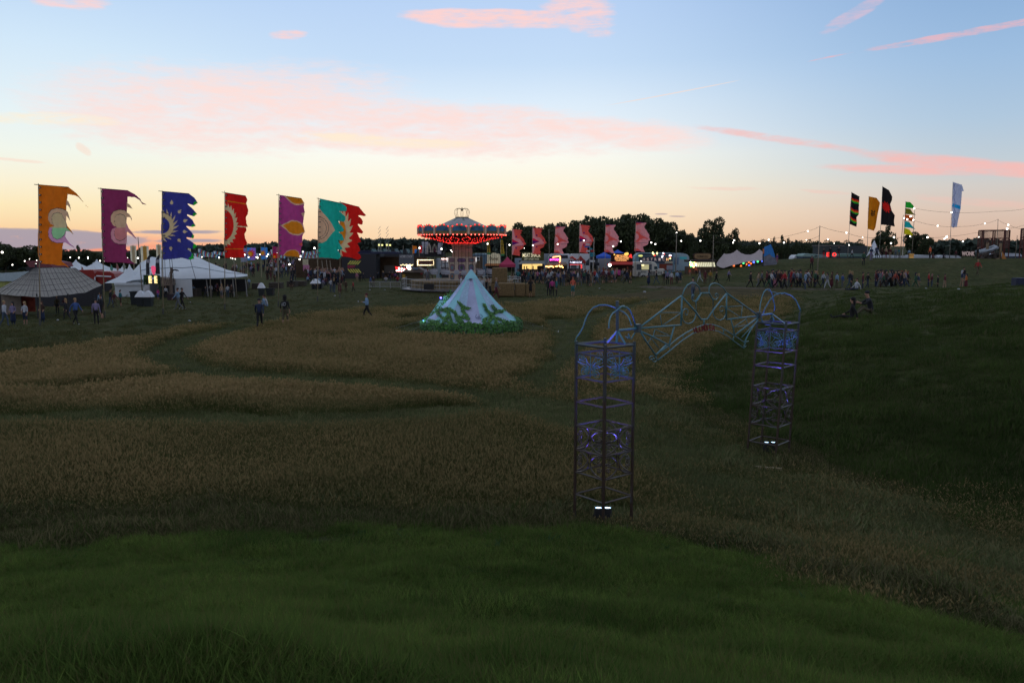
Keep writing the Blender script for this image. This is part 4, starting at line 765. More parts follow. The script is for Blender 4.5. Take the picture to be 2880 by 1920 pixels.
# ------------------------------------------------------------------ swing ride
bulb_red = mat('bulb_red', (.8, .05, .04), .4, emit=(1, .03, .025), es=1.7, var=0)
bulb_hot = mat('bulb_red_core', (.9, .3, .2), .4, emit=(1, .3, .2), es=3.5, var=0)
def swing_ride():
    Y = 88.0; cx = wp(1300, 700, Y)[0]; s = Y/FP; z = lambda py: CAMZ-(py-690)*s*1.0
    z = lambda py: wp(1300, py, Y)[2]
    t = thing('swing_ride', 'fairground chair swing ride with red bulbs and a wire crown on top', 'fairground ride', (cx, Y, 0))
    c0 = (cx, Y, 0)
    grey = mat('ride_canvas', (.28, .29, .30), .8, var=.15, scale=1.2); sage = mat('ride_chevron', (.14, .19, .17), .8); gilt = mat('ride_gilt', (.34, .25, .14), .6, var=.35, scale=5); dark = mat('ride_dark', (.045, .025, .02), .8, var=.4, scale=5); bone = mat('ride_bone', (.52, .44, .36), .7, var=.12, scale=2); rose = mat('ride_rose', (.40, .24, .19), .7, var=.22, scale=4)
    b = MB(); n = 32; prof = [(.70, z(613)), (1.45, z(622)), (2.3, z(633)), (3.2, z(641)), (4.35, z(647))]
    for i in range(len(prof)-1):
        for j in range(n):
            q = [(cx+r*math.cos(6.2832*(j+d)/n+.1), Y+r*math.sin(6.2832*(j+d)/n+.1), zz) for (r, zz), d in ((prof[i], 0), (prof[i], 1), (prof[i+1], 1), (prof[i+1], 0))]
            b.add(q, [(0, 1, 2, 3)], 1 if (i in (0, 2) and j % 4 in (0, 1) and (i == 0) == (j % 4 == 0)) else 0)
    b.build('roof', [grey, sage], t)
    # wire crown
    b = MB(); zb, zt = z(613), z(586)
    b.tube([(cx+.72*math.cos(a), Y+.72*math.sin(a), zb) for a in np.linspace(0, 6.2832, 25)], .03, 5); b.tube([(cx+.70*math.cos(a), Y+.70*math.sin(a), zb+.08) for a in np.linspace(0, 6.2832, 25)], .02, 5)
    for k in range(8):
        a = k*math.pi/4+.2; P = [(.60, 0), (.72, .25), (.80, .5), (.76, .8), (.58, .97), (.35, 1.0), (.12, .9), (.03, .72)]
        b.tube([(cx+r*math.cos(a), Y+r*math.sin(a), zb+h*(zt-zb)) for r, h in P], .022, 5)
    b.tube([(cx, Y, zb+.7*(zt-zb)), (cx, Y, zt+.08)], .04, 6); b.build('crown', mat('crown_wire', (.10, .08, .05), .5, .6), t)
    # rounding boards
    n = 16; ro = 4.62; z0, z1 = z(660), z(640)
    pic = [mat('painted_scene', (.03, .12, .22), .7, var=.7, scale=1.1), mat('painted_scene_low', (.12, .11, .05), .8, var=.5, scale=1.6)]
    for k in range(n):
        a0 = -math.pi/2+6.2832*(k-.5)/n; a1 = a0+6.2832/n; am = (a0+a1)/2
        P = lambda a, r, zz: Vector((cx+r*math.cos(a), Y+r*math.sin(a), zz))
        A, B = P(a0, ro, 0), P(a1, ro, 0); f = lambda u, zz, off=0.0: Vector((A.x+(B.x-A.x)*u+off*math.cos(am), A.y+(B.y-A.y)*u+off*math.sin(am), zz))
        b = MB(); top = [(0, z1), (.12, z1-.02), (.2, z1+.12), (.38, z1+.16), (.5, z1+.30), (.62, z1+.16), (.8, z1+.12), (.88, z1-.02), (1, z1)]
        Fv = [f(0, z0), f(1, z0)]+[f(u, zz) for u, zz in top[::-1]]; Bv = [f(0, z0, -.12), f(1, z0, -.12)]+[f(u, zz, -.12) for u, zz in top[::-1]]; m_ = len(Fv)
        b.add(Fv+Bv, [tuple(range(m_)), tuple(range(2*m_-1, m_-1, -1))]+[(i, i+m_, (i+1) % m_+m_, (i+1) % m_) for i in range(m_)])
        rb = b.build('rounding_board', gilt, t)
        b = MB(); b.add([f(.12, z0+.10, .012), f(.88, z0+.10, .012), f(.90, z0+.34, .012), f(.10, z0+.34, .012)], [(0, 1, 2, 3)], 1); b.add([f(.10, z0+.34, .012), f(.90, z0+.34, .012), f(.85, z1-.02, .012), f(.5, z1+.10, .012), f(.15, z1-.02, .012)], [(0, 1, 2, 3, 4)], 0)
        b.build('painting', pic, rb)
        b = MB(); b.tube([f(0, z0-.05, .04), f(0, z1+.05, .04)], .10, 6); b.build('pilaster', bone, t)
        if math.sin(am) < .25:
            for u, zz in ((.12, z1+.05), (.37, z1+.2), (.63, z1+.2), (.88, z1+.05)): MB().ball(f(u, zz, .08), .075, 6, 0).build('bulb', bulb_red, rb)
            for u in (.15, .38, .62, .85): MB().ball(f(u, z0-.05, .06), .08, 6, 0).ball(f(u, z0-.05, .12), .045, 5, 1).build('bulb', [bulb_red, bulb_hot], rb)
    # soffit with scattered bulbs
    zs = [(4.55, z0), (4.3, z0-.22), (3.0, z(672)), (1.9, z(680)), (1.1, z(685))]
    b = MB(); b.lathe(zs, c0, 32, cap=False); b.build('soffit', dark, t, True)
    b = MB(); r_ = np.random.default_rng(11); rs = np.array([p[0] for p in zs][::-1]); zz_ = np.array([p[1] for p in zs][::-1])
    for k in range(16):
        for (da, rad) in ((-.5, 4.25), (-.42, 3.9), (-.30, 3.6), (-.2, 3.3), (-.14, 2.95), (-.2, 2.6), (-.33, 2.35), (.5, 2.0), (.42, 3.85), (.28, 3.55), (.18, 3.2), (.16, 2.8), (.3, 2.4), (-.35, 1.5), (-.12, 1.45), (.12, 1.45), (.35, 1.5), (0, 1.75)):
            a = -math.pi/2+6.2832*(k+da)/16; zz1 = float(np.interp(rad, rs, zz_))-.04; b.ball((cx+rad*math.cos(a), Y+rad*math.sin(a), zz1), .046 if rad > 2 else .055, 5, 0)
    b.build('soffit_bulbs', [bulb_red], t)['kind'] = 'stuff'
    # centre column
    b = MB(); b.lathe([(1.12, z(685)), (1.15, z(690)), (1.0, z(697)), (1.08, z(703)), (1.0, z(704))], c0, 24); b.build('cornice', rose, t)
    b = MB(); b.lathe([(1.12, z(703)), (1.15, z(706)), (1.12, z(722))], c0, 8, ph=R(22.5)); b.build('upper_column', rose, t)
    b = MB(); b.lathe([(1.60, z(722)), (1.55, z(724)), (1.52, z(738)), (1.60, z(739)), (1.62, z(741)), (1.52, z(742)), (1.52, z(790))], c0, 8, ph=R(22.5)); b.build('lower_column', bone, t)
    for k in range(8):
        am = k*math.pi/4+math.pi/2; ca, sa = math.cos(am), math.sin(am); ux, uy = -sa, ca
        def medal(zc, hh, ww, rad, mm, nm, dark_m):
            b = MB(); 
            for sc_, off, kk in ((1.0, .010, 0), (.80, .018, 1), (.45, .026, 2)):
                pts = [(cx+ca*(rad+off)+ux*ww*sc_*(abs(math.cos(q))**.6)*(1 if math.cos(q) > 0 else -1), Y+sa*(rad+off)+uy*ww*sc_*(abs(math.cos(q))**.6)*(1 if math.cos(q) > 0 else -1), zc+hh*sc_*(abs(math.sin(q))**.6)*(1 if math.sin(q) > 0 else -1)) for q in np.linspace(0, 6.2832, 17)[:-1]]
                b.add(pts, [tuple(range(16))], kk)
            b.build(nm, mm, t)
        rad = 1.52*math.cos(R(22.5)); cols = [mat('medal_%d' % i, c, .7, var=.4, scale=3) for i, c in enumerate(((.16, .10, .22), (.10, .20, .24), (.30, .12, .06), (.07, .13, .10), (.20, .12, .16)))]
        rim = mat('medal_rim', (.16, .10, .12), .7); 
        medal(z(731), (z(725)-z(737))/2, .46, 1.58*math.cos(R(22.5)), [rim, cols[k % 2*4], cols[(k+1) % 5]], 'medallion', None)
        medal(z(752), (z(742)-z(762))/2, .38, rad, [rim, cols[(k+1) % 5], cols[(k*2) % 5]], 'medallion', None)
        medal(z(776), (z(767)-z(785))/2, .36, rad, [rim, cols[(k*3+2) % 5], cols[(k+4) % 5]], 'medallion', None)
        medal(z(713), (z(706)-z(720))/2, .30, 1.13*math.cos(R(22.5)), [gilt, rose, gilt], 'medallion', None)
    b = MB(); 
    for dx in (-1.52, 1.5): b.box(-.06, .06, -.1, 0, -.45, 0, c=(cx+dx, Y-.7, z(724)))
    b.build('flood_lights', mat('flood', (.7, .7, .7), .5, emit=(1, 1, 1), es=.5, var=0), t)
    # swing seats on chains
    zs_ = z(769)
    for k in range(28):
        a = 6.2832*k/28+.1; rad = 3.85 if k % 2 else 3.2; x, y = cx+rad*math.cos(a), Y+rad*math.sin(a)
        b = MB()
        for dx in (-.2, .2):
            for dy in (-.18, .18): b.tube([(x+dx, y+dy, zs_+.5), (x+dx, y+dy*.6, z(666)-.2*(rad < 3.5))], .011, 3)
        b.build('chain', CORD, t)
        b = MB(); b.box(-.24, .24, -.2, .2, 0, .05, c=(x, y, zs_)); b.box(-.24, .24, .16, .2, .05, .45, c=(x, y, zs_)); b.box(-.26, -.22, -.2, .2, .05, .25, c=(x, y, zs_)); b.box(.22, .26, -.2, .2, .05, .25, c=(x, y, zs_)); b.box(-.26, .26, -.22, -.19, .2, .25, c=(x, y, zs_))
        b.build('seat', mat('seat_metal', (.35, .37, .42), .5, .3), t)
    # deck and skirt
    b = MB(); zd = z(787); b.lathe([(5.5, 0), (5.5, zd-.15), (5.65, zd-.12), (5.65, zd), (.5, zd+.01)], (cx, Y, 0), 10, ph=R(18)); b.build('deck', mat('deck_ply', (.20, .15, .085), .8, var=.3, scale=1.5), t)
    b = MB()
    for k in range(40):
        a = 6.2832*k/40; P = (cx+5.56*math.cos(a), Y+5.56*math.sin(a)); b.box(-.02, .02, -.02, .02, .02, zd-.14, c=(P[0], P[1], 0))
    b.build('skirt_battens', mat('batten', (.11, .09, .05), .8), t)
    b = MB(); b.lathe([(6.5, .12), (6.55, .22), (5.5, .24)], (cx, Y, 0), 10, ph=R(18), cap=False); b.lathe([(6.5, .12), (5.6, .1)], (cx, Y, 0), 10, ph=R(18), cap=False); b.build('walkway', mat('walkway_alloy', (.22, .22, .25), .5, .4, var=.2), t)
    b = MB()
    for k in range(10):
        a0, a1 = R(18)+6.2832*k/10, R(18)+6.2832*(k+1)/10; p, q = Vector((cx+6.5*math.cos(a0), Y+6.5*math.sin(a0), .22)), Vector((cx+6.5*math.cos(a1), Y+6.5*math.sin(a1), .22))
        if 2 <= k <= 3: continue
        for h in (.15, .5, 1.05): b.tube([p+Vector((0, 0, h)), q+Vector((0, 0, h))], .022 if h < 1 else .03, 4)
        for i in range(13): g = p.lerp(q, i/12); b.tube([g, g+Vector((0, 0, 1.05))], .028 if i % 6 == 0 else .009, 4)
    b.build('barrier_rail', STEEL, t)
    b = MB(); b.box(-.5, .5, -.1, .1, .35, .9, c=(cx-3.0, Y-5.7, 0)); b.build('speaker_box', CORD, t)
swing_ride()
# ------------------------------------------------------------------ trees
leafA = mat('leaf_dark', (.030, .042, .018), .7, var=.3, scale=.6); leafB = mat('leaf_mid', (.050, .066, .026), .7, var=.3, scale=.6); barkm = mat('bark', (.05, .04, .03), .9)
def tree_mesh(seed, n=3600, shape='round', hgt=1.0, ls=.05, gap=.0):
    """crown within radius 1 and height 1; each leaf clump a small face"""
    r = np.random.default_rng(seed); blobs = []
    for i in range(16 if shape == 'round' else 12):
        a = r.uniform(0, 6.283); h = r.uniform(.28, .92); rad = (.62 if shape == 'round' else .34)*math.sqrt(r.uniform())*math.sqrt(max(.1, 1-((h-.5)/.62)**2))
        blobs.append((rad*math.cos(a), rad*math.sin(a), h, r.uniform(.2, .4)*(1 if shape == 'round' else .75)))
    blobs.append((0, 0, .6, .42)); V = []; F = []; M = []
    for i in range(n):
        b = blobs[r.integers(0, len(blobs))]; d = r.normal(0, 1, 3); d /= np.linalg.norm(d); q = b[3]*r.uniform(.55, 1.0)**.6
        if r.uniform() < .05: q *= 1.25
        p = np.array([b[0]+d[0]*q, b[1]+d[1]*q, b[2]+d[2]*q*.42]); 
        if p[2] < .1: continue
        u = r.normal(0, 1, 3); u /= np.linalg.norm(u); w = np.cross(u, r.normal(0, 1, 3)); w /= np.linalg.norm(w)+1e-9; s = ls*r.uniform(.5, 1.25); o = len(V)
        u[2] *= .6; w[2] *= .6
        V += [tuple(p-u*s), tuple(p-w*s*.7), tuple(p+u*s), tuple(p+w*s*.7)]; F.append((o, o+1, o+2, o+3)); M.append(int(r.uniform() < .4))
    return V, F, M, blobs
TREES = {}
def tree_proto(kind):
    if kind in TREES: return TREES[kind]
    sd, shp, n, ls = {'a': (1, 'round', 5200, .06), 'b': (2, 'round', 5200, .06), 'c': (3, 'round', 5200, .055), 'open': (14, 'round', 4600, .05), 'tall': (5, 'slim', 2200, .045), 'bush': (8, 'round', 1800, .06)}[kind]
    V, F, M, blobs = tree_mesh(sd, n, shp, ls=ls)
    me = bpy.data.meshes.new('crown'); me.from_pydata(V, [], F); me.materials.append(leafA); me.materials.append(leafB); me.polygons.foreach_set('material_index', M)
    b = MB(); b.tube([(0, 0, -.05), (.01, 0, .2), (0, .01, .45)], .035, 7, r1=.018)
    for bl in blobs[:9]: b.tube([(0, 0, .22+.1*random.random()), (bl[0]*.5, bl[1]*.5, bl[2]*.62), (bl[0], bl[1], bl[2])], .014, 4, r1=.005)
    tm = bpy.data.meshes.new('trunk'); tm.from_pydata(b.v, [], b.f); tm.materials.append(barkm)
    TREES[kind] = (me, tm); return TREES[kind]
def tree(kind, px, top, wpx, Y, label, group, name='tree', rz=None):
    B = gz(px, Y); hz = wp(px, top, Y)[2]-B[2]; rad = wpx/2*Y/FP
    me, tm = tree_proto(kind); t = thing(name, label, 'tree' if name != 'bush' else 'bush', B, group); t.rotation_euler = (0, 0, random.uniform(0, 6.28) if rz is None else rz); t.scale = (rad, rad, hz*1.03)
    for n_, m_ in (('crown', me), ('trunk', tm)):
        o = bpy.data.objects.new(n_, m_); S.collection.objects.link(o); o.parent = t
TG = 'trees of the belt behind the food stalls'
for i, (px, top, w, Y) in enumerate([(1432,662,50,150),(1462,632,66,148),(1500,641,60,152),(1540,638,70,147),(1585,632,80,150),(1628,626,76,146),(1668,619,84,150),(1712,614,84,147),(1757,609,90,151),(1800,612,84,146),(1845,620,82,149),(1880,629,64,147),(1912,654,52,152),(1938,660,46,149)]):
    tree('abc'[i % 3], px, top, w*1.45, Y, 'dark leafy tree in the belt behind the food stalls', TG)
tree('open', 2003, 619, 108, 140, 'broad dark tree with sky showing through its crown, right of the tree belt', None, rz=1.0)
tree('open', 2058, 648, 56, 141, 'smaller rounded tree leaning on the broad open tree', None, rz=2)
tree('b', 2487, 652, 84, 150, 'round dark tree behind the black feather flag on the far mound', None); tree('tall', 2496, 634, 34, 151, 'thin leafy top rising above the round tree on the far mound', None)
tree('a', 2566, 658, 64, 152, 'left half of a pair of spreading trees behind the pennant pole', None); tree('c', 2602, 662, 56, 150, 'right half of a pair of spreading trees behind the pennant pole', None)
TL = 'dark trees on the left horizon'
for i, (px, top, w, Y) in enumerate([(-25,686,80,150),(12,690,56,146),(45,698,50,150),(85,695,70,148),(125,700,60,152),(170,703,46,149),(200,706,36,150),(242,704,40,150),(270,711,44,148),(310,712,46,152),(345,708,40,150),(400,699,34,153),(430,706,34,150)]):
    tree('abc'[i % 3], px, top, w*1.5, Y, 'dark tree on the left horizon beyond the tents', TL)
tree('tall', 219, 692, 30, 147, 'dark pointed tree between the orange and plum banners', None)
TH = 'bushes of the hedge right of the stretch tent'
for i, px in enumerate(range(1955, 2420, 27)):
    tree('bush', px, 683-(px % 5)*1.2, 50, 142+(i % 3)*3, 'dark bush in the hedge behind the stretch tent', TH, 'bush')
for px, top, w in ((2176, 669, 16), (2199, 664, 26), (2240, 677, 20), (2216, 672, 20)): tree('tall', px, top, w, 141, 'twiggy sapling standing above the hedge', 'saplings above the hedge', 'sapling')
def woods(name, label, prof, Y, dens=3.0, ls=1.5, depth=14, low=0):
    r = np.random.default_rng(int(Y)); V = []; F = []; M = []; xs = np.array([p[0] for p in prof], float); ys = np.array([p[1] for p in prof], float)
    L = xs[-1]-xs[0]; n = int(L*dens*4)
    for i in range(n):
        px = r.uniform(xs[0], xs[-1]); ty = np.interp(px, xs, ys)+1.6*math.sin(px*.21)+1.1*math.sin(px*.53+1)+(r.uniform()**2)*2; dy = r.uniform(0, 1)**1.4
        yy = Y+r.uniform(-depth, depth); x, _, zt = wp(px, ty, yy); zb = float(H(x, yy)); z = zt-(zt-zb+low)*dy
        u = r.normal(0, 1, 3); u /= np.linalg.norm(u); w = np.cross(u, r.normal(0, 1, 3)); w /= np.linalg.norm(w); s = ls*r.uniform(.5, 1.2); p = np.array([x, yy, z]); o = len(V)
        V += [tuple(p-u*s), tuple(p-w*s*.7), tuple(p+u*s), tuple(p+w*s*.7)]; F.append((o, o+1, o+2, o+3)); M.append(int(r.uniform() < .4))
    b = MB(); b.v, b.f, b.m = V, F, M; o = b.build(name, [mat('hazy_leaf_dark', (.035, .055, .045), .9, var=.3, scale=.05), mat('hazy_leaf_mid', (.055, .075, .06), .9, var=.3, scale=.05)]); tag(o, label, 'woodland', kind='stuff')  # leaves tinted bluer, distance haze put into their colour
woods('far_woods', 'wooded ridge far behind the flags and the swing ride', [(300,716),(440,712),(480,712),(510,703),(545,700),(603,695),(650,697),(695,696),(757,692),(848,688),(879,683),(950,681),(1016,679),(1049,682),(1075,679),(1117,682),(1134,678),(1158,681),(1230,682),(1273,683),(1339,690),(1352,680),(1421,662),(1470,650)], 360, 4.5, 2.0, 30)
woods('far_woods', 'low wooded ridge on the right horizon behind the wire cage', [(2600,690),(2627,688),(2652,685),(2680,682),(2700,685),(2753,679),(2800,682),(2832,685),(2880,684),(3000,680)], 300, 5, 1.7, 20)
woods('near_thicket', 'dark thicket filling the gaps under the trees behind the stalls', [(1400,690),(1440,670),(1500,655),(1700,636),(1880,645),(1930,675),(2100,690),(2420,694)], 158, 8, 1.0, 5)
woods('left_thicket', 'dark thicket under the trees on the left horizon', [(-80,712),(20,710),(120,716),(240,722),(450,722),(560,716)], 162, 8, 1.0, 5)
# ------------------------------------------------------------------ helpers in the plane of the picture row
Xp = lambda px, Y: wp(px, 700, Y)[0]
Zp = lambda py, Y: wp(1440, py, Y)[2]
def pb(b, x0, y0, x1, y1, Y, d=.1, k=None, off=0.0): return b.box(Xp(x0, Y), Xp(x1, Y), Y-off, Y-off+d, Zp(y1, Y), Zp(y0, Y), k)
def pp(b, P, Y, d=.08, k=None, off=0.0): return b.prism([(Xp(x, Y), Zp(y, Y)) for x, y in P], Y-off, Y-off+d, k)
def ptxt(s, x0, y0, x1, y1, Y, m, t, name='lettering', **kw): return text(s, Xp(x0, Y), Xp(x1, Y), Zp(y1, Y), Zp(y0, Y), Y, name, m, t, **kw)
def at(px, Y): return gz(px, Y)
wh = mat('white_panel', (.55, .58, .62), .6, var=.06); dk = mat('dark_panel', (.025, .026, .032), .7, var=.15); gl = lambda n, c, e, es: mat(n, c, .5, emit=e, es=es, var=0)
warm = gl('warm_window', (.6, .4, .15), (1, .66, .22), 1.1); bulb = gl('festoon_bulb', (.8, .8, .8), (1, .93, .82), 7); amber_b = gl('amber_bulb', (.8, .5, .2), (1, .5, .16), 5); creamtx = gl('cream_letters', (.7, .65, .45), (1, .9, .6), .55)
canv = mat('marquee_canvas', (.64, .69, .74), .8, var=.06, scale=.8, trans=.2); grime = mat('grey_canvas', (.235, .225, .205), .85, var=.12, scale=2)
def surf_grid(b, rows, k=None):      # rows of equal length points
    n = len(rows[0]); o = [p for r in rows for p in r]; b.add(o, [(i*n+j, i*n+j+1, (i+1)*n+j+1, (i+1)*n+j) for i in range(len(rows)-1) for j in range(n-1)], k)
# ---- left: ribbed canvas pavilion
def pavilion():
    Y = 56; base = at(120, Y); t = thing('canvas_pavilion', 'grey ribbed canvas pavilion with a dark opening at the far left', 'tent', base)
    def P(px, py, d=0): return wp(px, py, Y+d)
    edge = [(-60,842,1),(0,826,0),(20,829,-1),(45,831,-2),(70,832.5,-2.6),(92,834,-3),(115,834.5,-3),(138,834,-2.8),(165,831,-2.3),(191,828,-1.8),(220,824.5,-1),(240,822,0),(262,812,1.2),(287,801,3)]
    ridge = [(90,760,1.5),(94,757,1.2),(97,755.5,1),(99,755,1),(101,754.5,1),(103,754.5,1),(106,754.5,1),(112,754,1.2),(130,753.5,1.6),(150,753,2),(170,753,2.4),(190,753,2.8),(205,753.5,3),(211,754,3)]
    b = MB(); rows = []
    for i in range(11):
        f = i/10; s_ = 1.6*math.sin(math.pi*f)
        rows.append([P(r[0]+(e[0]-r[0])*f, r[1]+(e[1]-r[1])*f+s_+(1.1 if i == 10 and j % 2 else 0), r[2]+(e[2]-r[2])*f) for j, (r, e) in enumerate(zip(ridge, edge))])
    surf_grid(b, rows); b.build('canopy', grime, t, True)
    b = MB()
    for i in (2, 4, 6, 8): b.tube([Vector(p)+Vector((0, -.03, .03)) for p in rows[i]], .010, 4)
    for j in range(1, 14): b.tube([Vector(rows[i][j])+Vector((0, -.03, .03)) for i in range(11)], .016, 4)
    for j in range(13): b.tube([(Vector(rows[i][j])+Vector(rows[i][j+1]))/2+Vector((0, -.03, .03)) for i in range(11)], .010, 4)
    b.build('ribs', mat('rib_cord', (.09, .09, .09), .8), t)
    b = MB(); z0 = base[2]
    surf_grid(b, [[P(x, y, 8) for x, y, _ in edge], [(P(x, y, 8)[0], Y+8, 0) for x, y, _ in edge]]); b.build('rear_wall', dk, t)
    b = MB(); pb(b, -60, 829, 48, 884, Y, .05); b.build('side_curtain', mat('curtain_grey', (.16, .14, .12), .9, var=.2), t)
    b = MB(); pb(b, 50, 824, 88, 876, Y+.5, .05); b.build('red_hanging', mat('red_cloth', (.15, .03, .02), .9, var=.5, scale=3), t)
    for px, e in ((103, -2.9), (191, -1.8), (262, 1), (0, 0)):
        q = P(px, 826, e); b = MB(); b.tube([q, (q[0], q[1], 0)], .045, 6); b.build('tent_pole', dk, t)
    q = P(101, 752, 1); b = MB(); b.tube([(q[0], q[1], q[2]-.4), (q[0], q[1], q[2]+.25)], .06, 6); b.build('finial', dk, t)
pavilion()
def gable(label, pts, Y, dep, m, name='marquee', wall=None, cat='tent', wm=None, sk=None):
    """frame tent: roof outline in the picture plane run back dep metres, ridge parallel to the view"""
    t = thing(name, label, cat, at((pts[0][0]+pts[-1][0])/2, Y)); b = MB()
    pp(b, pts, Y, dep); b.build('roof', m, t)
    if wall: b = MB(); pb(b, *wall, Y+.15, dep-.3); b.build('wall', wm or m, t)
    return t
t = gable('low white tent with a yellow-green end wall at the left edge', [(-80,772),(30,766),(82,762),(60,790),(0,791),(-80,792)], 66, 6, mat('pale_teal_canvas', (.34, .42, .46), .8), 'marquee', (-80,790,34,860), wm=mat('lime_wall', (.30, .32, .10), .8, var=.3))
gable('dull red tent roof among the trees at the far left', [(66,734),(105,733),(140,740),(145,752),(80,752)], 105, 5, mat('dusky_red', (.16, .05, .06), .8), 'marquee', (70,750,140,775), wm=dk)
# far white marquees with peaks
def peaks(label, xs, ey, Y, m, name='marquee', wall_y=None, w=None, group=None):
    t = thing(name, label, 'tent', at(sum(x for x, _ in xs)/len(xs), Y), group); b = MB()
    hw = w or (abs(xs[-1][0]-xs[0][0])/max(len(xs)-1, 1)/2 or 20)
    for px, py in xs:
        c = wp(px, py, Y+hw*Y/FP); R_ = hw*Y/FP*1.18; zb = Zp(ey, Y); N_ = 16; pr = [(.02, c[2]), (.09, c[2]-.2*(c[2]-zb)), (.25, c[2]-.42*(c[2]-zb)), (.55, c[2]-.70*(c[2]-zb)), (1, zb)]
        for (r0, z0), (r1, z1) in zip(pr[:-1], pr[1:]):
            for j in range(N_):
                def q(r, z, jj):
                    a = 6.2832*jj/N_; k = 1/max(abs(math.cos(a)), abs(math.sin(a))); k = 1+(k-1)*r; return (c[0]+R_*r*.85*k*math.cos(a), c[1]+R_*r*.85*k*math.sin(a), z)
                b.add([q(r0, z0, j), q(r0, z0, j+1), q(r1, z1, j+1), q(r1, z1, j)], [(0, 1, 2, 3)])
    b.build('roof', m, t, True)
    if wall_y:
        b = MB(); x0, x1 = min(x for x, _ in xs)-hw*.97, max(x for x, _ in xs)+hw*.97; b.box(Xp(x0, Y), Xp(x1, Y), Y+.1, Y+hw*2*Y/FP-.1, Zp(wall_y, Y), Zp(ey, Y)+.02); b.build('wall', canv, t)
        b = MB(); b.box(Xp(x0-.5, Y), Xp(x1+.5, Y), Y-.02, Y+.06, Zp(ey+6, Y), Zp(ey, Y)+.03); b.build('valance', canv, t)
    return t
peaks('long white marquee with two small peaks behind the plum banner', [(213,730),(272,729)], 762, 118, canv, w=46)
peaks('white peaked tent between the orange and plum banners', [(262,738)], 764, 108, canv, w=32, wall_y=772)
peaks('small white marquee right of the plum banner, far off', [(345,747),(330,750)], 765, 116, canv, w=20)
peaks('white pagoda tent with a sharp spire right of the plum banner', [(364,743)], 796, 76, canv, w=50, wall_y=842)
# vertical pennant boards
for px, py, c in ((228,754,(.35,.14,.12)),(310,748,(.18,.42,.36)),(327,745,(.45,.24,.22)),(346,742,(.34,.36,.32))):
    t = thing('pennant', {228:'pinkish',310:'mint green',327:'rose',346:'grey'}[px]+' diamond pennant on a stick among the white tents', 'pennant', at(px, 98), 'diamond pennants among the white tents')
    b = MB(); pp(b, [(px,py-4),(px+5,py+8),(px+1,py+18),(px-4,py+8)], 98, .04); b.build('cloth', mat('pennant_%d' % px, c, .9, trans=.4), t); b = MB(); b.tube([wp(px, py-6, 98.06), (Xp(px, 98), 98.06, 0)], .03, 4); b.build('pole', BAMB, t)
# big white stretch marquee
def big_marquee():
    Y = 76; t = thing('stretch_marquee', 'huge white stretch marquee with a long drooping tail behind the blue banner', 'tent', at(520, Y))
    top = [(356,786),(374,762),(396,738),(427,722),(455,727),(480,722),(515,724),(545,720),(560,724),(585,737),(610,747),(640,759),(670,766),(688,770),(696,774)]
    bot = [(356,794),(374,789),(396,787),(427,786),(455,786),(480,785),(515,785),(545,784),(560,784),(585,783.5),(610,783),(640,781.5),(670,780),(688,778),(696,776.5)]
    b = MB(); rows = []
    for i in range(9):
        f = i/8; rows.append([wp(a[0], a[1]+(c[1]-a[1])*f-3*math.sin(math.pi*f)*(1 if j > 8 else .3), Y+6-6*f-1.5*math.sin(math.pi*f)) for j, (a, c) in enumerate(zip(top, bot))])
    surf_grid(b, rows); rows2 = []
    for i in range(5):
        f = i/4; rows2.append([wp(a[0], a[1]+(c[1]-a[1])*f, Y+6+8*f) for a, c in zip(top, bot)])
    surf_grid(b, rows2); o = b.build('canopy', canv, t, True)
    b = MB(); b.tube([Vector(p)+Vector((0, -.04, .02)) for p in rows[4][2:]], .03, 4); b.tube([Vector(p)+Vector((0, -.02, 0)) for p in rows[-1]], .05, 5); b.build('seam_line', mat('canvas_shade', (.25, .30, .34), .9), t)
    b = MB(); pb(b, 440, 785, 535, 839, Y-.05, .08); b.build('wall', canv, t)
    b = MB(); pb(b, 535, 785, 690, 836, Y+9, .1); b.build('dark_interior', dk, t)
    for px in (536, 580, 620, 654, 690): b = MB(); b.tube([wp(px, 783, Y+.3), (Xp(px, Y+.3), Y+.3, 0)], .05, 6); b.build('tent_pole', mat('pole_grey', (.2, .2, .2), .7), t)
    for px in (455, 463, 476, 482, 532):
        b = MB(); b.tube([wp(px, 718, Y-2), wp(px+(px-470)*.25+4, 790, Y-3)], .022, 4); b.build('guy_rope', CORD, t)
big_marquee()
# beige banners behind
for x0, x1, y0, px in ((366,383,691,374),(395,418,692,407),(439,454,688,446),(528,536,697,532)):
    Y = 88; t = thing('beige_banner', {366:'pale beige banner, left of three behind the white pagoda',395:'beige banner with an ochre stripe behind the white pagoda',439:'beige banner just left of the navy banner',528:'beige banner peeping out right of the navy banner'}[x0], 'flag', at(px, Y), 'beige striped banners behind the marquees')
    b = MB(); w = x1-x0; pb(b, x0, y0, x1, y0+50, Y, .02, 0); pb(b, x0+w*.3, y0+.5, x1-w*.25, y0+49, Y, .02, 1, .02)
    b.build('cloth', [cloth('banner_cream', (190,185,170)), cloth('banner_ochre', (196,150,70) if x0 == 395 else (150,130,95)) if x0 == 395 else cloth('banner_tan', (165,148,115))], t); b = MB(); b.tube([wp(px, y0-2, Y+.1), (Xp(px, Y+.1), Y+.1, 0)], .04, 5); b.build('pole', BAMB, t)
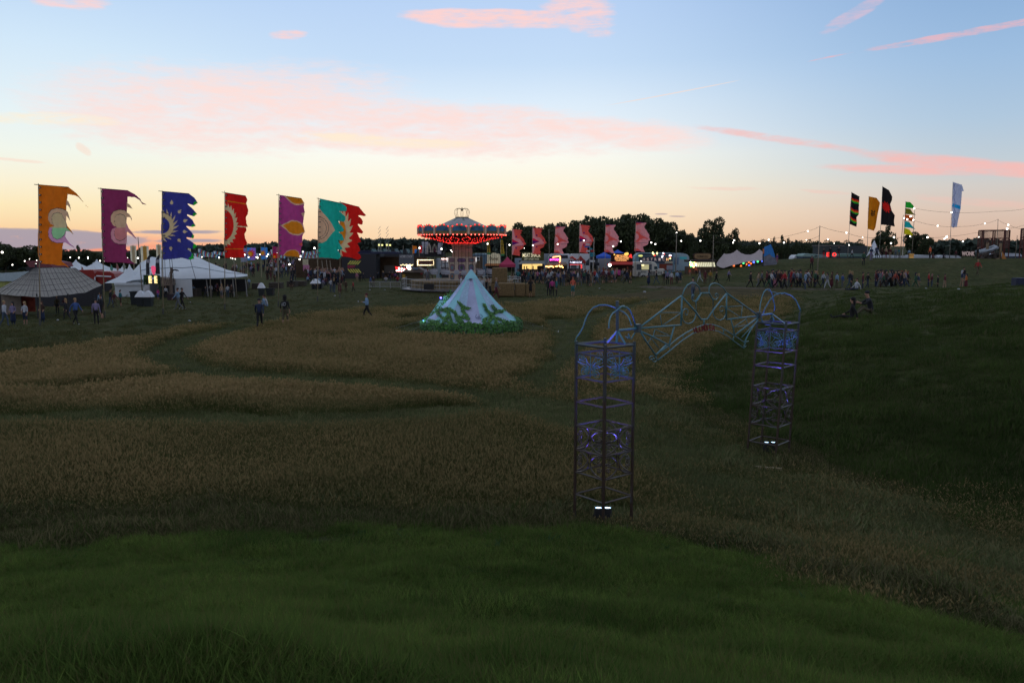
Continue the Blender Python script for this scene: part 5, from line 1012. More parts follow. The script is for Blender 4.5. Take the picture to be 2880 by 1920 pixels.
# number tower with feather banners and a pink board
Y = 73; t = thing('sign_gantry', 'gantry with two black feather banners, two lit number panels and foliage beside the pagoda', 'sign', at(428, Y))
b = MB(); pp(b, [(407,772),(408,745),(411,728),(416,720),(424,715),(420,726),(417,745),(417,772)], Y, .05); pp(b, [(434,771),(435,745),(437,730),(441,721),(448,715),(446,730),(446,771)], Y, .05); b.build('feather_banner', dk, t)
b = MB(); pb(b, 412, 730, 421, 739, Y, .02, off=.06); pb(b, 437, 730, 446, 739, Y, .02, off=.06); b.build('banner_patch', mat('patch_grey', (.32, .31, .36), .8), t)
b = MB(); pp(b, [(424,750),(427,747.5),(432,748),(435,751),(435,760),(432,770),(429,774),(426,768),(424,760)], Y, .12, off=.1); b.build('pink_board', gl('pink_board', (.8, .08, .2), (1, .1, .22), .55), t)
b = MB(); pb(b, 416.5, 776, 424, 796, Y, .1, off=.2); pb(b, 432.5, 776, 440, 796, Y, .1, off=.2); b.build('number_panel', gl('number_panel', (.9, .7, .3), (1, .74, .3), 1.5), t)
for x in (418, 434):
    ptxt('30', x+.3, 778.5, x+4.6, 785, Y-.32, dk, t, ext=.02); ptxt('15', x+.3, 787.5, x+4.6, 794, Y-.32, dk, t, ext=.02)
b = MB(); pb(b, 405, 774, 442, 778, Y, .3); pb(b, 405, 774, 410, 845, Y, .2); pb(b, 441, 776, 445, 845, Y, .2); b.build('gantry_frame', mat('leafy_frame', (.02, .035, .02), .9, var=.5), t)
b = MB(); r_ = np.random.default_rng(5)
for i in range(500): q = Vector(wp(r_.uniform(404, 445) if i % 2 else r_.choice([407, 443])+r_.normal(0, 1.2), r_.normal(776, 1.5) if i % 2 else r_.uniform(775, 800), Y-.1)); u, w = frame(r_.normal(0, 1, 3)); b.add([q-u*.08, q-w*.05, q+u*.08, q+w*.05], [(0, 1, 2, 3)])
b.build('foliage', mat('garland', (.05, .12, .05), .7), t)['kind'] = 'stuff'
b = MB(); pb(b, 401, 801, 414, 826, Y-1.5, .1); o = b.build('menu_board', mat('menu_white', (.42, .42, .45), .7, var=.25, scale=4)); tag(o, 'tall white menu board behind the bins by the pagoda', 'sign')
t = gable('dull brown canvas shelter right of the lit number panels', [(441,784),(447,779),(462,783),(477,785),(478,802),(438,806)], 75, 4, mat('brown_canvas', (.17, .14, .12), .85), 'canvas_shelter', (440,803,476,842), wm=dk)
t = thing('wooden_mast', 'rough wooden mast with carved arm and ropes right of the number panels', 'mast', at(482, 71.5)); Y = 71.5
b = MB(); b.tube([wp(482, 846, Y), wp(481, 790, Y), wp(481.5, 752, Y)], .16, 8, r1=.09); pb(b, 479.5, 755, 485, 768, Y, .25, off=.3); b.build('post', mat('mast_wood', (.11, .085, .07), .85), t)
b = MB(); pp(b, [(484,758),(492,757),(500,759),(501,763),(498,761),(495,762),(491,760),(486,762)], Y, .12, off=.2); b.build('arm', dk, t); b = MB(); pb(b, 469, 826, 488, 845, Y, .8, off=.4); b.build('block', mat('mast_block', (.035, .025, .03), .9), t)
b = MB(); 
for x in (468, 474, 489): b.tube([wp(481.5, 752, Y), wp(x, 800, Y)], .015, 4)
b.build('rope', CORD, t)
# red truck
Y = 84; t = thing('red_truck', 'red box truck parked between the pavilion and the pagoda', 'truck', at(280, Y)); rm = mat('truck_red', (.22, .015, .012), .4, var=.05)
b = MB(); pp(b, [(219,759),(258,759),(263,775),(263,795),(240,800),(222,790)], Y, 2.2); b.build('box_body', rm, t); b = MB(); pp(b, [(265,768),(270,763),(305,764),(316,770),(320,784),(312,796),(268,800)], Y+.2, 2.2); b.build('cab', rm, t)
b = MB(); b.tube([wp(267, 800, Y-.1), wp(267, 780, Y-.1), wp(272, 776, Y-.1), wp(312, 778, Y-.1)], .07, 6); b.build('chrome_pipe', wh, t); b = MB(); pb(b, 296, 787, 309, 797, Y, .1, off=.05); b.build('window', mat('dark_glass', (.03, .06, .07), .2), t)
for px in (236, 300): b = MB(); c = wp(px, 806, Y-.05); b.add(*(lambda m: (m.v, m.f))(MB().tube([(c[0], c[1]-.1, c[2]), (c[0], c[1]+.25, c[2])], .45, 14))); b.build('wheel', dk, t)
# bins
def bin_(px, fy, hpx, label, lid=True, w=.62, group=None):
    g = gr(px, fy); Y = g[1]; h = hpx*Y/FP; t = thing('litter_bin', label, 'bin', g, group); b = MB()
    b.add([(g[0]+sx*w/2*k, g[1]+sy*w/2*k, g[2]+z) for z, k in ((0, .82), (h, 1)) for sx, sy in ((-1,-1),(1,-1),(1,1),(-1,1))], [(0,1,5,4),(1,2,6,5),(2,3,7,6),(3,0,4,7),(4,5,6,7),(3,2,1,0)]); b.box(-w/2-.03, w/2+.03, -w/2-.03, w/2+.03, h-.08, h, c=g); b.build('bin_body', mat('bin_plastic', (.022, .028, .032), .5), t)
    if lid:
        b = MB(); b.lathe([(w*.86, 0), (w*.84, .05), (w*.40, .42), (.03, .5)], (g[0], g[1], g[2]+h), 4, ph=math.pi/4); b.build('lid', wh, t)
    return t
GB = 'wheeled litter bins on the field'
bin_(398, 861, 26, 'left of two dark bins with white pyramid lids near the pagoda', group=GB, w=.58); bin_(419, 861, 26, 'right of two dark bins with white pyramid lids near the pagoda', group=GB, w=.58); bin_(384, 857, 38, 'tall dark bin without lid behind the two white-lidded bins', False, .7, GB)
bin_(736, 832, 22, 'dark bin with white pyramid lid between the red and violet banners', group=GB, w=.5); bin_(761, 831, 21, 'flat-topped dark bin beside the white-lidded bin', False, .68, GB); bin_(888, 813, 16, 'dark bin with white lid behind the teal banner pole', group=GB, w=.8); bin_(900, 812, 15, 'small dark bin right of the one behind the teal banner pole', False, .5, GB)
# low dark hay-bale seats
for i, (x0, x1, y0, y1) in enumerate(((657,686,798,813),(704,724,797,813),(752,786,795,811),(803,828,791,807),(829,853,791,805),(529,548,812,834))):
    Y = gr((x0+x1)/2, y1)[1]; b = MB(); pb(b, x0, y0, x1, y1+.5, Y, 1.2); t_ = b.build('bale_seat', mat('dark_bale', (.05, .042, .035), .95, var=.4, scale=6)); tag(t_, ['dark bale seat right of the white marquee tail', 'dark bale seat left of the white-lidded bin', 'dark bale seat behind the flat-topped bin', 'dark bale seat right of the violet banner pole', 'dark bale seat left of the teal banner', 'dark bale seat in front of the marquee wall'][i], 'bench', 'dark bale seats around the crowd')
# small far flags
def small_flag(label, x0, y0, x1, y1, Y, cols, design, pole_x=None, name='small_flag', group='small coloured flags in the distance'):
    t = thing(name, label, 'flag', at(pole_x or x0, Y), group); ol = [(x0, y0), (x1, y0+1.5), (x1+1, (y0+y1)/2), (x1-1.5, y1-1), (x0+.5, y1)]
    flag_cloth(ol, design, Y, .6, cols, t, x0, .1, x0); MB().tube([wp((pole_x or x0)-.2, y0-2, Y), (Xp(pole_x or x0, Y), Y, at(x0, Y)[2])], .035, 5).build('pole', BAMB, t)
sunf = lambda x, y, r: (lambda X, Y: np.hypot(X-x, Y-y) < r*(.75+.25*np.sin(np.arctan2(Y-y, X-x)*9)))
skyb, lav, yel, mg = cloth('flag_sky', (80,160,215)), cloth('flag_lavender', (165,135,205)), cloth('flag_yellow', (225,180,50)), cloth('flag_magenta', (140,45,100))
small_flag('sky blue and lavender flag with a yellow sun right of the scarlet banner', 694, 696, 719, 732, 120, [skyb, lav, yel, red], [(1, lambda X, Y: X > 705), (3, sunf(706, 713, 12)), (2, sunf(704, 714, 8))])
small_flag('blue flag with an orange sun, left of the violet banner', 733, 695, 752, 730, 122, [skyb, yel, red], [(2, sunf(739, 712, 9)), (1, sunf(738, 712, 7))])
small_flag('grey patterned flag behind the edge of the scarlet banner', 683, 697, 693, 728, 124, [cloth('flag_grey', (130,120,150)), red], [(1, sunf(688, 712, 5))])
small_flag('pale grey flag low beside the scarlet banner', 677, 724, 696, 737, 118, [cloth('flag_pale', (120,125,140))], [])
small_flag('magenta flag left of the violet banner', 766, 693, 784, 727, 126, [mg, yel, red], [(2, lambda X, Y: (Y > 712)), (1, sunf(772, 722, 4))])
small_flag('orange flag left of the chair swing ride', 1160, 691, 1172, 713, 128, [cloth('flag_orange', (214,140,40)), skyb], [(1, lambda X, Y: (X > 1166) & (Y > 701))])
small_flag('red flag beside the white looping ride', 1179, 690, 1187, 712, 127, [cloth('flag_red', (175,50,55))], [])
# bunting rows in the distance
def bunting(label, p0, p1, sag, Y, n):
    t = thing('bunting', label, 'bunting', wp(*p0, Y), 'bunting strings in the distance'); b = MB(); P = []
    for i in range(n+1): f = i/n; P.append(wp(p0[0]+(p1[0]-p0[0])*f, p0[1]+(p1[1]-p0[1])*f+sag*4*f*(1-f), Y))
    b.tube(P, .02, 3); b.build('line', CORD, t); b = MB()
    for i, p in enumerate(P[:-1]): b.add([p, (p[0]+.45, p[1], p[2]), (p[0]+.22, p[1]-.05, p[2]-.75)], [(0, 1, 2)], i % 4)
    o = b.build('pennants', [cloth('bunt_white', (190,200,205)), cloth('bunt_blue', (60,100,140)), cloth('bunt_red', (150,60,50)), cloth('bunt_green', (60,110,90))], t); o['kind'] = 'stuff'
for i, a in enumerate((((556,700),(610,716),3),((600,706),(660,702),4),((545,712),(600,708),3),((760,702),(800,716),3),((848,706),(895,700),4),((845,716),(893,712),4),((720,712),(770,704),3),((1055,714),(1120,712),2))):
    bunting('string of tiny pale and blue pennants %s' % ['right of the navy banner tip', 'left of the scarlet banner', 'above the marquee tail', 'behind the violet banner', 'left of the teal banner, upper', 'left of the teal banner, lower', 'behind the small blue flag', 'above the brown board wall'][i], *a, 140+i, 18)
# ---- centre-left compound
def block(name, label, cat, x0, y0, x1, y1, Y, d, m, extra=None):
    t = thing(name, label, cat, at((x0+x1)/2, Y)); b = MB(); g = at((x0+x1)/2, Y)[2]; b.box(Xp(x0, Y), Xp(x1, Y), Y, Y+d, min(g, Zp(y1, Y)), Zp(y0, Y)); b.build('wall', m, t); return t
plank = mat('brown_boards', (.06, .038, .022), .9, var=.3, scale=1.5)
t = block('board_wall', 'brown board wall behind the crowd left of the black building', 'wall', 830, 728, 965, 772, 122, .4, plank); b = MB(); pb(b, 828, 725.5, 967, 728, 121.9, .7); b.build('coping', mat('pale_coping', (.16, .14, .12), .9), t)
t = block('board_wall', 'brown board wall between the black building and the swing ride', 'wall', 1054, 722, 1200, 768, 122, .4, plank); b = MB(); pb(b, 1079, 746, 1108, 768, 121.8, .1); b.build('panel', mat('greyish_panel', (.11, .10, .09), .9), t)
t = block('black_building', 'black venue building with yellow chevrons and a red EXIT sign', 'building', 960, 714, 1056, 770, 118, 8, dk)
b = MB()
for i in range(5): x = 976+i*6.7; pp(b, [(x, 744), (x+3, 744), (x+12, 733.3), (x+9, 733.3)], 118, .03, off=.05)
for i in range(5): x = 976+i*6.9; pp(b, [(x, 756.3), (x+3, 756.3), (x+12, 767), (x+9, 767)], 118, .03, off=.05)
b.build('chevrons', mat('chevron_yellow', (.42, .40, .08), .7, emit=(.6, .6, .1), es=.12), t); ptxt('EXIT', 977, 746.6, 998, 753, 117.93, gl('exit_red', (.3, .02, .08), (.6, .02, .1), .12), t)
b = MB(); pb(b, 940, 708, 1120, 714, 119, 3); pb(b, 1008, 704, 1042, 709, 119, 1); b.build('roof_truss', mat('navy_truss', (.02, .025, .06), .7), t)
t = thing('dark_big_top', 'dark serrated roofline with teal tents behind the black building', 'tent', at(1100, 135)); b = MB()
for i in range(9): x = 1045+i*16; pp(b, [(x-9, 715), (x, 700+(i % 2)*3), (x+9, 715)], 136, 4)
b.build('teal_roof', mat('teal_canvas', (.05, .10, .11), .8), t); b = MB(); pb(b, 1045, 713, 1190, 722, 133, 3)
for x in (1100, 1133, 1166): pb(b, x, 702, x+9, 714, 133, 1)
b.build('dark_roof', dk, t)
t = block('sign_board', 'grey sign board lettered HOME COOK above the fairground stall', 'sign', 1122, 716, 1163, 731, 116, .2, mat('sign_grey', (.10, .11, .13), .7)); ptxt('HOME COOK', 1125, 718, 1160, 725, 115.95, mat('letter_grey', (.5, .5, .52), .7), t)
b = MB(); b.tube([wp(1133, 731, 116.1), (Xp(1133, 116.1), 116.1, 0)], .05); b.tube([wp(1155, 731, 116.1), (Xp(1155, 116.1), 116.1, 0)], .05); b.build('post', dk, t)
t = thing('hanging_banner', 'pink and yellow painted hanging banner in front of the board wall', 'banner', at(858, 119)); b = MB(); pb(b, 850, 729, 866, 745, 119, .05); pb(b, 851, 745, 868, 762, 119, .05, 1); b.build('cloth', [mat('banner_yellowish', (.42, .38, .26), .8, var=.4), mat('banner_pink', (.42, .16, .28), .8, var=.4)], t)
# marquee bulb sign
Y = 108; t = thing('bulb_sign', 'dark sign framed with a rectangle of warm bulbs left of the swing ride', 'sign', at(1197, Y)); b = MB(); pb(b, 1173, 730, 1221, 747, Y, .3); pb(b, 1178, 747, 1180, 790, Y, .2); pb(b, 1214, 747, 1216, 790, Y, .2); b.build('board', mat('sign_maroon', (.04, .015, .02), .8), t)
b = MB()
for i in range(13): x = 1174.5+i*3.72; b.ball(wp(x, 731.2, Y-.1), .06, 6); b.ball(wp(x, 745.5, Y-.1), .06, 6)
for y in (736, 741): b.ball(wp(1174.6, y, Y-.1), .085, 6); b.ball(wp(1219, y, Y-.1), .085, 6)
b.build('bulbs', gl('warm_bulb', (.9, .8, .5), (1, .8, .45), 4), t)
t = thing('bulb_arrow', 'red glowing arrow sign studded with white bulbs by the fairground stall', 'sign', at(1128, 104)); Y = 104; b = MB(); pp(b, [(1110,749),(1146,756),(1145,764),(1114,764)], Y, .15); b.build('board', gl('arrow_red', (.5, .02, .02), (1, .03, .03), 1.0), t); b = MB()
for x, y in ((1122,754),(1129.5,755),(1137,757),(1116,761),(1122,761.2),(1129,761.4),(1136,761.2),(1143,761.5)): b.ball(wp(x, y, Y-.12), .09, 6)
b.build('bulbs', bulb, t); b = MB(); b.tube([wp(1140, 764, Y), (Xp(1140, Y), Y, 0)], .05); b.build('post', dk, t)
t = thing('fairground_stall', 'small wooden fairground stall with a squiggle of yellow bulbs', 'stall', at(1160, 97)); Y = 97; b = MB(); pb(b, 1128, 765, 1188, 797, Y, 3); b.build('body', mat('stall_wood', (.075, .06, .035), .8, var=.3), t); b = MB(); pp(b, [(1130,765),(1140,757),(1175,752),(1190,760),(1190,767)], Y, 3, off=.4); b.build('canopy', mat('stall_canopy', (.12, .10, .09), .8), t)
b = MB(); b.tube([wp(1126+i*1.7, 745+1.3*math.sin(i*1.1), Y-.3) for i in range(22)], .06, 6); b.build('bulb_squiggle', gl('squiggle_glow', (.9, .8, .5), (1, .72, .35), 1.5), t)
b = MB(); pb(b, 1163, 752.5, 1176, 758, Y, .1, off=.5); b.build('blue_panel', mat('blue_glassy', (.10, .16, .24), .4), t); b = MB(); pb(b, 1131, 771, 1139, 785, Y, .1, off=.1); b.build('yellow_notice', mat('notice_yellow', (.42, .27, .05), .8), t); b = MB(); b.ball(wp(1149, 751, Y-.4), .22, 8); b.ball(wp(1151, 754, Y-.4), .2, 8); b.build('lamp', bulb, t)
b = MB(); pb(b, 1182, 765, 1188, 772, Y, .1, off=.12); b.build('red_panel', mat('panel_red', (.3, .03, .04), .7), t)
t = thing('looping_ride', 'white and pink looping fairground ride far behind the swing ride', 'fairground ride', at(1212, 138)); Y = 138; b = MB()
for x in (1187, 1196, 1201, 1232, 1238): b.tube([wp(x, 714, Y), wp(x+4, 683, Y)], .22, 6)
pb(b, 1186, 680, 1204, 686, Y, .6); b.build('pylons', mat('ride_white', (.36, .36, .42), .6), t); b = MB()
for x in (1206, 1222): b.tube([wp(x-5+10*(1-math.cos(a))/2, 710-22*math.sin(a), Y-.3) for a in np.linspace(0, math.pi, 12)], .14, 6)
b.build('hoops', mat('ride_cream', (.42, .36, .30), .6), t); b = MB(); pb(b, 1223, 697, 1227, 709, Y, .3, off=.2); b.build('pink_seat', mat('seat_pink', (.5, .04, .2), .6), t); b = MB(); pb(b, 1184, 709, 1246, 722, Y, 3); b.build('platform', dk, t)
t = block('white_kiosk', 'pale kiosk with a row of red-white bulbs left of the ride column', 'kiosk', 1226, 727, 1268, 748, 112, 2, mat('kiosk_blue', (.22, .27, .31), .7)); b = MB()
for i in range(5): b.ball(wp(1243+i*4.4, 728, 111.8), .10, 6)
b.build('bulbs', gl('pink_bulb', (.9, .5, .5), (1, .6, .5), 4), t)
t = gable('small white shelter left of the ride column', [(1236,752),(1240,746),(1262,744),(1270,750),(1270,753)], 106, 2, mat('shelter_white', (.38, .38, .40), .7), 'shelter', (1240,752,1268,790), wm=dk)
t = block('brown_kiosk', 'brown kiosk with a loudspeaker right of the ride column', 'kiosk', 1335, 722, 1356, 790, 110, 2, mat('kiosk_brown', (.13, .09, .06), .8)); b = MB(); pb(b, 1338, 721, 1349, 733, 110, .3, off=.3); b.build('speaker', wh, t); b = MB(); c = wp(1343.5, 727, 109.6); b.tube([c, (c[0], c[1]+.08, c[2])], .2, 12); b.build('speaker_cone', dk, t)
t = block('blue_truck', 'blue-grey truck box behind the brown kiosk', 'truck', 1330, 716, 1368, 745, 126, 5, mat('truck_blue', (.08, .14, .20), .7)); b = MB(); pp(b, [(1328,717),(1334,713),(1364,713),(1369,717)], 126, 5, off=.1); b.build('roof', mat('truck_blue_top', (.16, .25, .32), .7), t)
# donut stall
Y = 107; t = thing('doughnut_stall', 'cream doughnut stall with a scalloped round-topped sign reading Donut', 'stall', at(1388, Y)); b = MB(); pp(b, [(1369,742),(1370,718),(1374,713),(1380,716),(1386,711),(1393,711),(1398,714),(1404,713),(1407,720),(1406,742)], Y, .4); b.build('sign', mat('sign_cream', (.42, .40, .30), .7, emit=(1, .9, .6), es=.10), t)
ptxt('Donut', 1377, 722, 1401, 732, Y-.05, mat('brown_paint', (.06, .03, .02), .8), t); b = MB(); pp(b, [(1362,747),(1368,741),(1406,741),(1410,747)], Y, 2, off=.6); b.build('canopy', mat('canopy_orange', (.30, .14, .07), .8, emit=(1, .4, .1), es=.06), t); b = MB(); pb(b, 1366, 747, 1406, 790, Y+.6, 2); b.build('body', dk, t)
for x0, x1, y0, y1, lab in ((1370,1379.5,675,714,'left'), (1408,1419,674,718,'right')):
    t = thing('feather_banner', '%s yellow vertical banner lettered DONUTS by the doughnut stall' % lab, 'flag', at(x0, Y), 'yellow DONUTS banners'); b = MB(); pp(b, [(x0,y0+3),(x0+4,y0),(x0+7,y0+4),(x1,y1-6),(x1-.5,y1),(x0,y1)], Y, .03); b.build('cloth', mat('banner_gold', (.50, .36, .04), .8, trans=.3), t); b = MB(); pb(b, x0, y1-4, x1-.3, y1+1.5, Y, .02, off=.03); b.build('green_hem', mat('hem_green', (.05, .20, .08), .8), t)
    for i, ch in enumerate('DONUTS'): ptxt(ch, x0+2, y0+5+i*(y1-y0-10)/6, x0+6.8, y0+5+(i+.78)*(y1-y0-10)/6, Y-.03, mat('letter_black', (.01, .01, .015), .8), t)
    b = MB(); b.tube([wp(x0, y0, Y+.05), (Xp(x0, Y), Y+.05, 0)], .035); b.build('pole', bl, t)
def gazebo(label, x0, x1, yt, ye, Y, m, vy=None, group=None, frame_m=None):
    t = thing('gazebo', label, 'gazebo', at((x0+x1)/2, Y), group); w = Xp(x1, Y)-Xp(x0, Y); xc = (Xp(x0, Y)+Xp(x1, Y))/2; b = MB(); zt, ze = Zp(yt, Y), Zp(ye, Y); h = w/2
    q = lambda r, z: [(xc+sx*r, Y+h+sy*r, z) for sx, sy in ((-1,-1),(1,-1),(1,1),(-1,1))]
    V = q(h, ze)+q(h*.45, ze+(zt-ze)*.45)+[(xc, Y+h, zt)]+q(h*1.01, ze-.32); b.add(V, [(0,1,5,4),(1,2,6,5),(2,3,7,6),(3,0,4,7),(4,5,8),(5,6,8),(6,7,8),(7,4,8),(9,10,1,0),(10,11,2,1),(11,12,3,2),(12,9,0,3)]); b.build('canopy', m, t)
    for sx, sy in ((-1,-1),(1,-1),(1,1),(-1,1)): b = MB(); b.tube([(xc+sx*h*.97, Y+h+sy*h*.97, 0), (xc+sx*h*.97, Y+h+sy*h*.97, ze)], .03, 5); b.build('leg', frame_m or STEEL, t)
    return t
gazebo('crimson gazebo right of the doughnut stall', 1404, 1450, 722, 744, 104, mat('crimson_canvas', (.32, .03, .08), .8))
gazebo('bright blue gazebo left of the smoothie stall', 1681, 1722, 709, 720, 120, mat('blue_canvas', (.03, .10, .50), .8)); gazebo('second bright blue gazebo half hidden by a pink banner', 1722, 1757, 702, 712, 126, mat('blue_canvas', (.03, .10, .50), .8))
gazebo('black gazebo lit red beside the flam sign', 1621, 1648, 719, 734, 114, mat('black_canvas_red_lit', (.06, .01, .01), .8, emit=(1, .04, .02), es=.05)); gazebo('plain black gazebo left of the direction signs', 1646, 1686, 718, 740, 116, mat('black_canvas', (.02, .022, .03), .8))  # red light on the first canopy given as weak emission
def truck(label, x0, y0, x1, y1, Y, m, d=2.4, rnd=True, name='box_truck', wheels=True):
    t = thing(name, label, 'truck', at((x0+x1)/2, Y)); b = MB(); P = [(x0, y1), (x0, y0+8), (x0+3, y0+3), (x0+8, y0), (x1-2, y0), (x1, y0+2), (x1, y1)] if rnd else [(x0, y1), (x0, y0), (x1, y0), (x1, y1)]
    pp(b, P, Y, d); b.build('box_body', m, t); 
    if wheels:
        for px in (x0+(x1-x0)*.22, x0+(x1-x0)*.78): b = MB(); c = wp(px, y1, Y); b.tube([(c[0], Y-.05, .45), (c[0], Y+.3, .45)], .45, 14); b.build('wheel', dk, t)
    return t
t = truck('white box truck with a dark slot window behind the neon sign', 1544, 714, 1604, 776, 122, wh); b = MB(); pb(b, 1572, 718, 1597, 726.5, 122, .05, off=.04); b.build('window', dk, t)
t = truck('white box truck with red swirls behind the flam sign', 1602, 714, 1660, 776, 121, wh); b = MB(); b.tube([wp(1604+i*1.5, 726-3*math.sin(i*.5), 120.95) for i in range(12)], .12, 5); b.tube([wp(1606+i*1.1, 733-2*math.sin(i*.6+2), 120.95) for i in range(10)], .1, 5); b.build('red_swirl', mat('swirl_red', (.5, .06, .04), .6), t)
truck('grey truck between the MEAT SHACK sign and the white trucks', 1524, 714, 1546, 776, 124, mat('grey_paint', (.22, .24, .28), .6), rnd=False); truck('pale blue caravan roof between the gazebo and the meat stall', 1448, 727, 1470, 776, 116, mat('caravan_blue', (.22, .30, .40), .6), rnd=False)
truck('pale lorry and white sheets behind the signpost', 1686, 728, 1732, 776, 118, mat('lorry_grey', (.24, .24, .27), .6), rnd=False)
# meat shack
Y = 112; t = thing('food_stall', 'street food stall under a green board reading MEAT SHACK, its hatch lit yellow', 'food stall', at(1495, Y)); b = MB(); pb(b, 1467, 709, 1530, 733, Y, .2); b.build('sign', mat('sign_olive', (.035, .04, .018), .8, var=.3, emit=(.5, .55, .1), es=.015), t)
ptxt('MEAT SHACK', 1470, 712, 1520, 723, Y-.06, creamtx, t); ptxt('DIRTY STREET FOOD', 1474.5, 726, 1516, 731, Y-.06, gl('dull_letters', (.5, .5, .35), (1, .95, .7), .18), t)
b = MB(); b.add([wp(1467, 733, Y), wp(1530, 733, Y), wp(1533, 742, Y-2), wp(1455, 743, Y-2)], [(0, 1, 2, 3)]); b.build('awning', mat('awning_grey', (.17, .18, .18), .8), t); b = MB(); pb(b, 1469, 742, 1514, 757, Y, .05); pb(b, 1514, 741, 1525, 747, Y, .05); b.build('hatch', warm, t)
b = MB(); pb(b, 1460, 757, 1530, 776, Y+.02, 2); pb(b, 1460, 733, 1530, 757, Y+.08, 2); b.build('body', dk, t); b = MB()
for x in (1473, 1480, 1498, 1511): pb(b, x, 748, x+3, 757, Y, .05, off=.08)
b.build('staff_silhouettes', dk, t)
# neon stall
Y = 110; t = thing('food_stall', "stall with pink neon reading MAC'N'CHEESE under an orange neon hood", 'food stall', at(1562, Y)); b = MB(); pb(b, 1545, 723, 1576, 737, Y, .2); b.build('sign', mat('sign_black_violet', (.02, .012, .03), .7), t); ptxt("MAC'N'CHEESE", 1547, 727.5, 1573, 732.8, Y-.06, gl('neon_pink', (.9, .1, .6), (1, .08, .62), 5), t)
b = MB(); b.tube([wp(x, y, Y-.1) for x, y in ((1555,725.5),(1556,723),(1574,720.5),(1575.5,722),(1575,736),(1573,738))], .09, 6); b.build('neon_hood', gl('neon_orange', (.9, .3, .1), (1, .30, .12), 4), t)
b = MB(); b.add([wp(1541, 737, Y+1), wp(1592, 737, Y+1), wp(1597, 744, Y-1.6), wp(1536, 744, Y-1.6)], [(0, 1, 2, 3)]); pb(b, 1536, 743, 1597, 747, Y-1.6, .1); b.build('awning', mat('awning_brown', (.12, .095, .07), .8), t); b = MB(); pb(b, 1552, 745, 1580, 750, Y, .05, off=.5); b.build('lit_soffit', gl('amber_glow', (.5, .2, .04), (1, .36, .06), .5), t)
b = MB(); pb(b, 1538, 746, 1596, 778, Y, 2); b.build('body', dk, t); b = MB()
for i, (x, y) in enumerate(((1536,749.5),(1540,750),(1543,750.5),(1546,750),(1549,748.5),(1552,749),(1556,751),(1564,749.5),(1567,748.5),(1573,747),(1574.5,749.5),(1578,750),(1580,748),(1583,752))): b.ball(wp(x, y, Y-1.8), .085, 6)
b.build('bulbs', amber_b, t); 
# flam stall
Y = 112; t = thing('food_stall', 'dark stall with white lit lettering FLAMBUSSERIE and a red tube light', 'food stall', at(1620, Y)); b = MB(); pb(b, 1600, 731.5, 1638.5, 743, Y, .25); b.build('sign', mat('sign_navy', (.01, .01, .035), .7), t); ptxt('FLAMBUSSERIE', 1603.5, 734.8, 1637, 740.3, Y-.06, gl('letters_white_blue', (.8, .8, .9), (.78, .8, 1), 1.3), t)
b = MB(); pb(b, 1603, 743.5, 1636, 745, Y, .05, off=.05); pb(b, 1634, 744, 1637.5, 755, Y, .1, off=.1); b.build('red_tube', gl('tube_red', (.6, .02, .02), (1, .06, .06), 1.0), t); b = MB(); pb(b, 1600, 743, 1604, 778, Y, .2); pb(b, 1629, 745, 1633, 778, Y, .2); pb(b, 1604, 755, 1630, 778, Y+1, 1); b.build('frame', dk, t); b = MB(); pb(b, 1606, 746, 1622, 754, Y+.9, .1); b.build('back_panel', mat('panel_teal', (.10, .15, .17), .7), t)
# direction signpost
Y = 104; t = thing('signpost', 'tall signpost carrying a stack of blue, red and white direction boards', 'signpost', at(1668, Y)); b = MB(); b.tube([(Xp(1667, Y), Y+.1, 0), wp(1671, 668, Y+.1)], .06, 6); b.tube([(Xp(1668, Y), Y, 0), wp(1668, 736, Y)], .05, 6); b.build('pole', mat('post_pale', (.3, .3, .3), .7), t)
sb = [mat('board_white', (.5, .52, .56), .7), mat('board_blue', (.03, .12, .38), .7), mat('board_teal', (.03, .22, .30), .7), mat('board_red', (.4, .03, .03), .7)]
for x0, x1, y, k, dr in ((1646,1658,687,0,-1),(1643,1658,694,1,-1),(1660,1667,700,2,1),(1648,1659,706,0,-1),(1661,1672,705.5,3,1),(1659,1674,713,2,1),(1659,1674,719,2,1),(1659,1674,734,0,1)):
    b = MB(); P = [(x0, y-2.6), (x1-2, y-2.6), (x1, y), (x1-2, y+2.6), (x0, y+2.6)] if dr > 0 else [(x0+2, y-2.4), (x1, y-2.4), (x1, y+2.4), (x0+2, y+2.4), (x0, y)]; pp(b, P, Y, .05, off=.06+.01*k); b.build('board', sb[k], t)
b = MB(); b.tube([(Xp(1659, Y), Y, 0), wp(1659, 684, Y)], .05); b.build('pole', mat('post_pale', (.3, .3, .3), .7), t)
# smoothie stall
Y = 110; t = thing('food_stall', 'stall with a glowing orange menu of smoothies and coffee over a red awning', 'food stall', at(1748, Y)); b = MB(); pb(b, 1718.5, 712, 1780, 736, Y, .25); b.build('sign', mat('sign_dark_red', (.02, .006, .005), .8), t); om = gl('letters_orange', (.9, .5, .2), (1, .45, .14), 1.6)
for i, (s_, a, c_) in enumerate((('SMOOTHIES', 1733, 1765), ('ICED FRAPPES', 1730.5, 1767), ('GROUND COFFEE', 1729, 1769), ('HOT CHOCOLATE', 1729.5, 1768), ('CAKES & BAKES', 1733, 1763))): ptxt(s_, a, 716.6+i*3.6, c_, 719.6+i*3.6, Y-.06, om, t)
b = MB()
for x, y, r_1 in ((1774,718,.16),(1771,721.5,.14),(1776,723.5,.12),(1728,716,.1),(1764,714,.2),(1759,714.5,.16)): b.ball(wp(x, y, Y-.1), r_1, 6, 0 if x > 1770 else 1)
b.build('fruit_lights', [gl('fruit_red', (.6, .02, .02), (1, .05, .04), .9), gl('fruit_gold', (.7, .5, .1), (1, .6, .12), 1.2)], t)
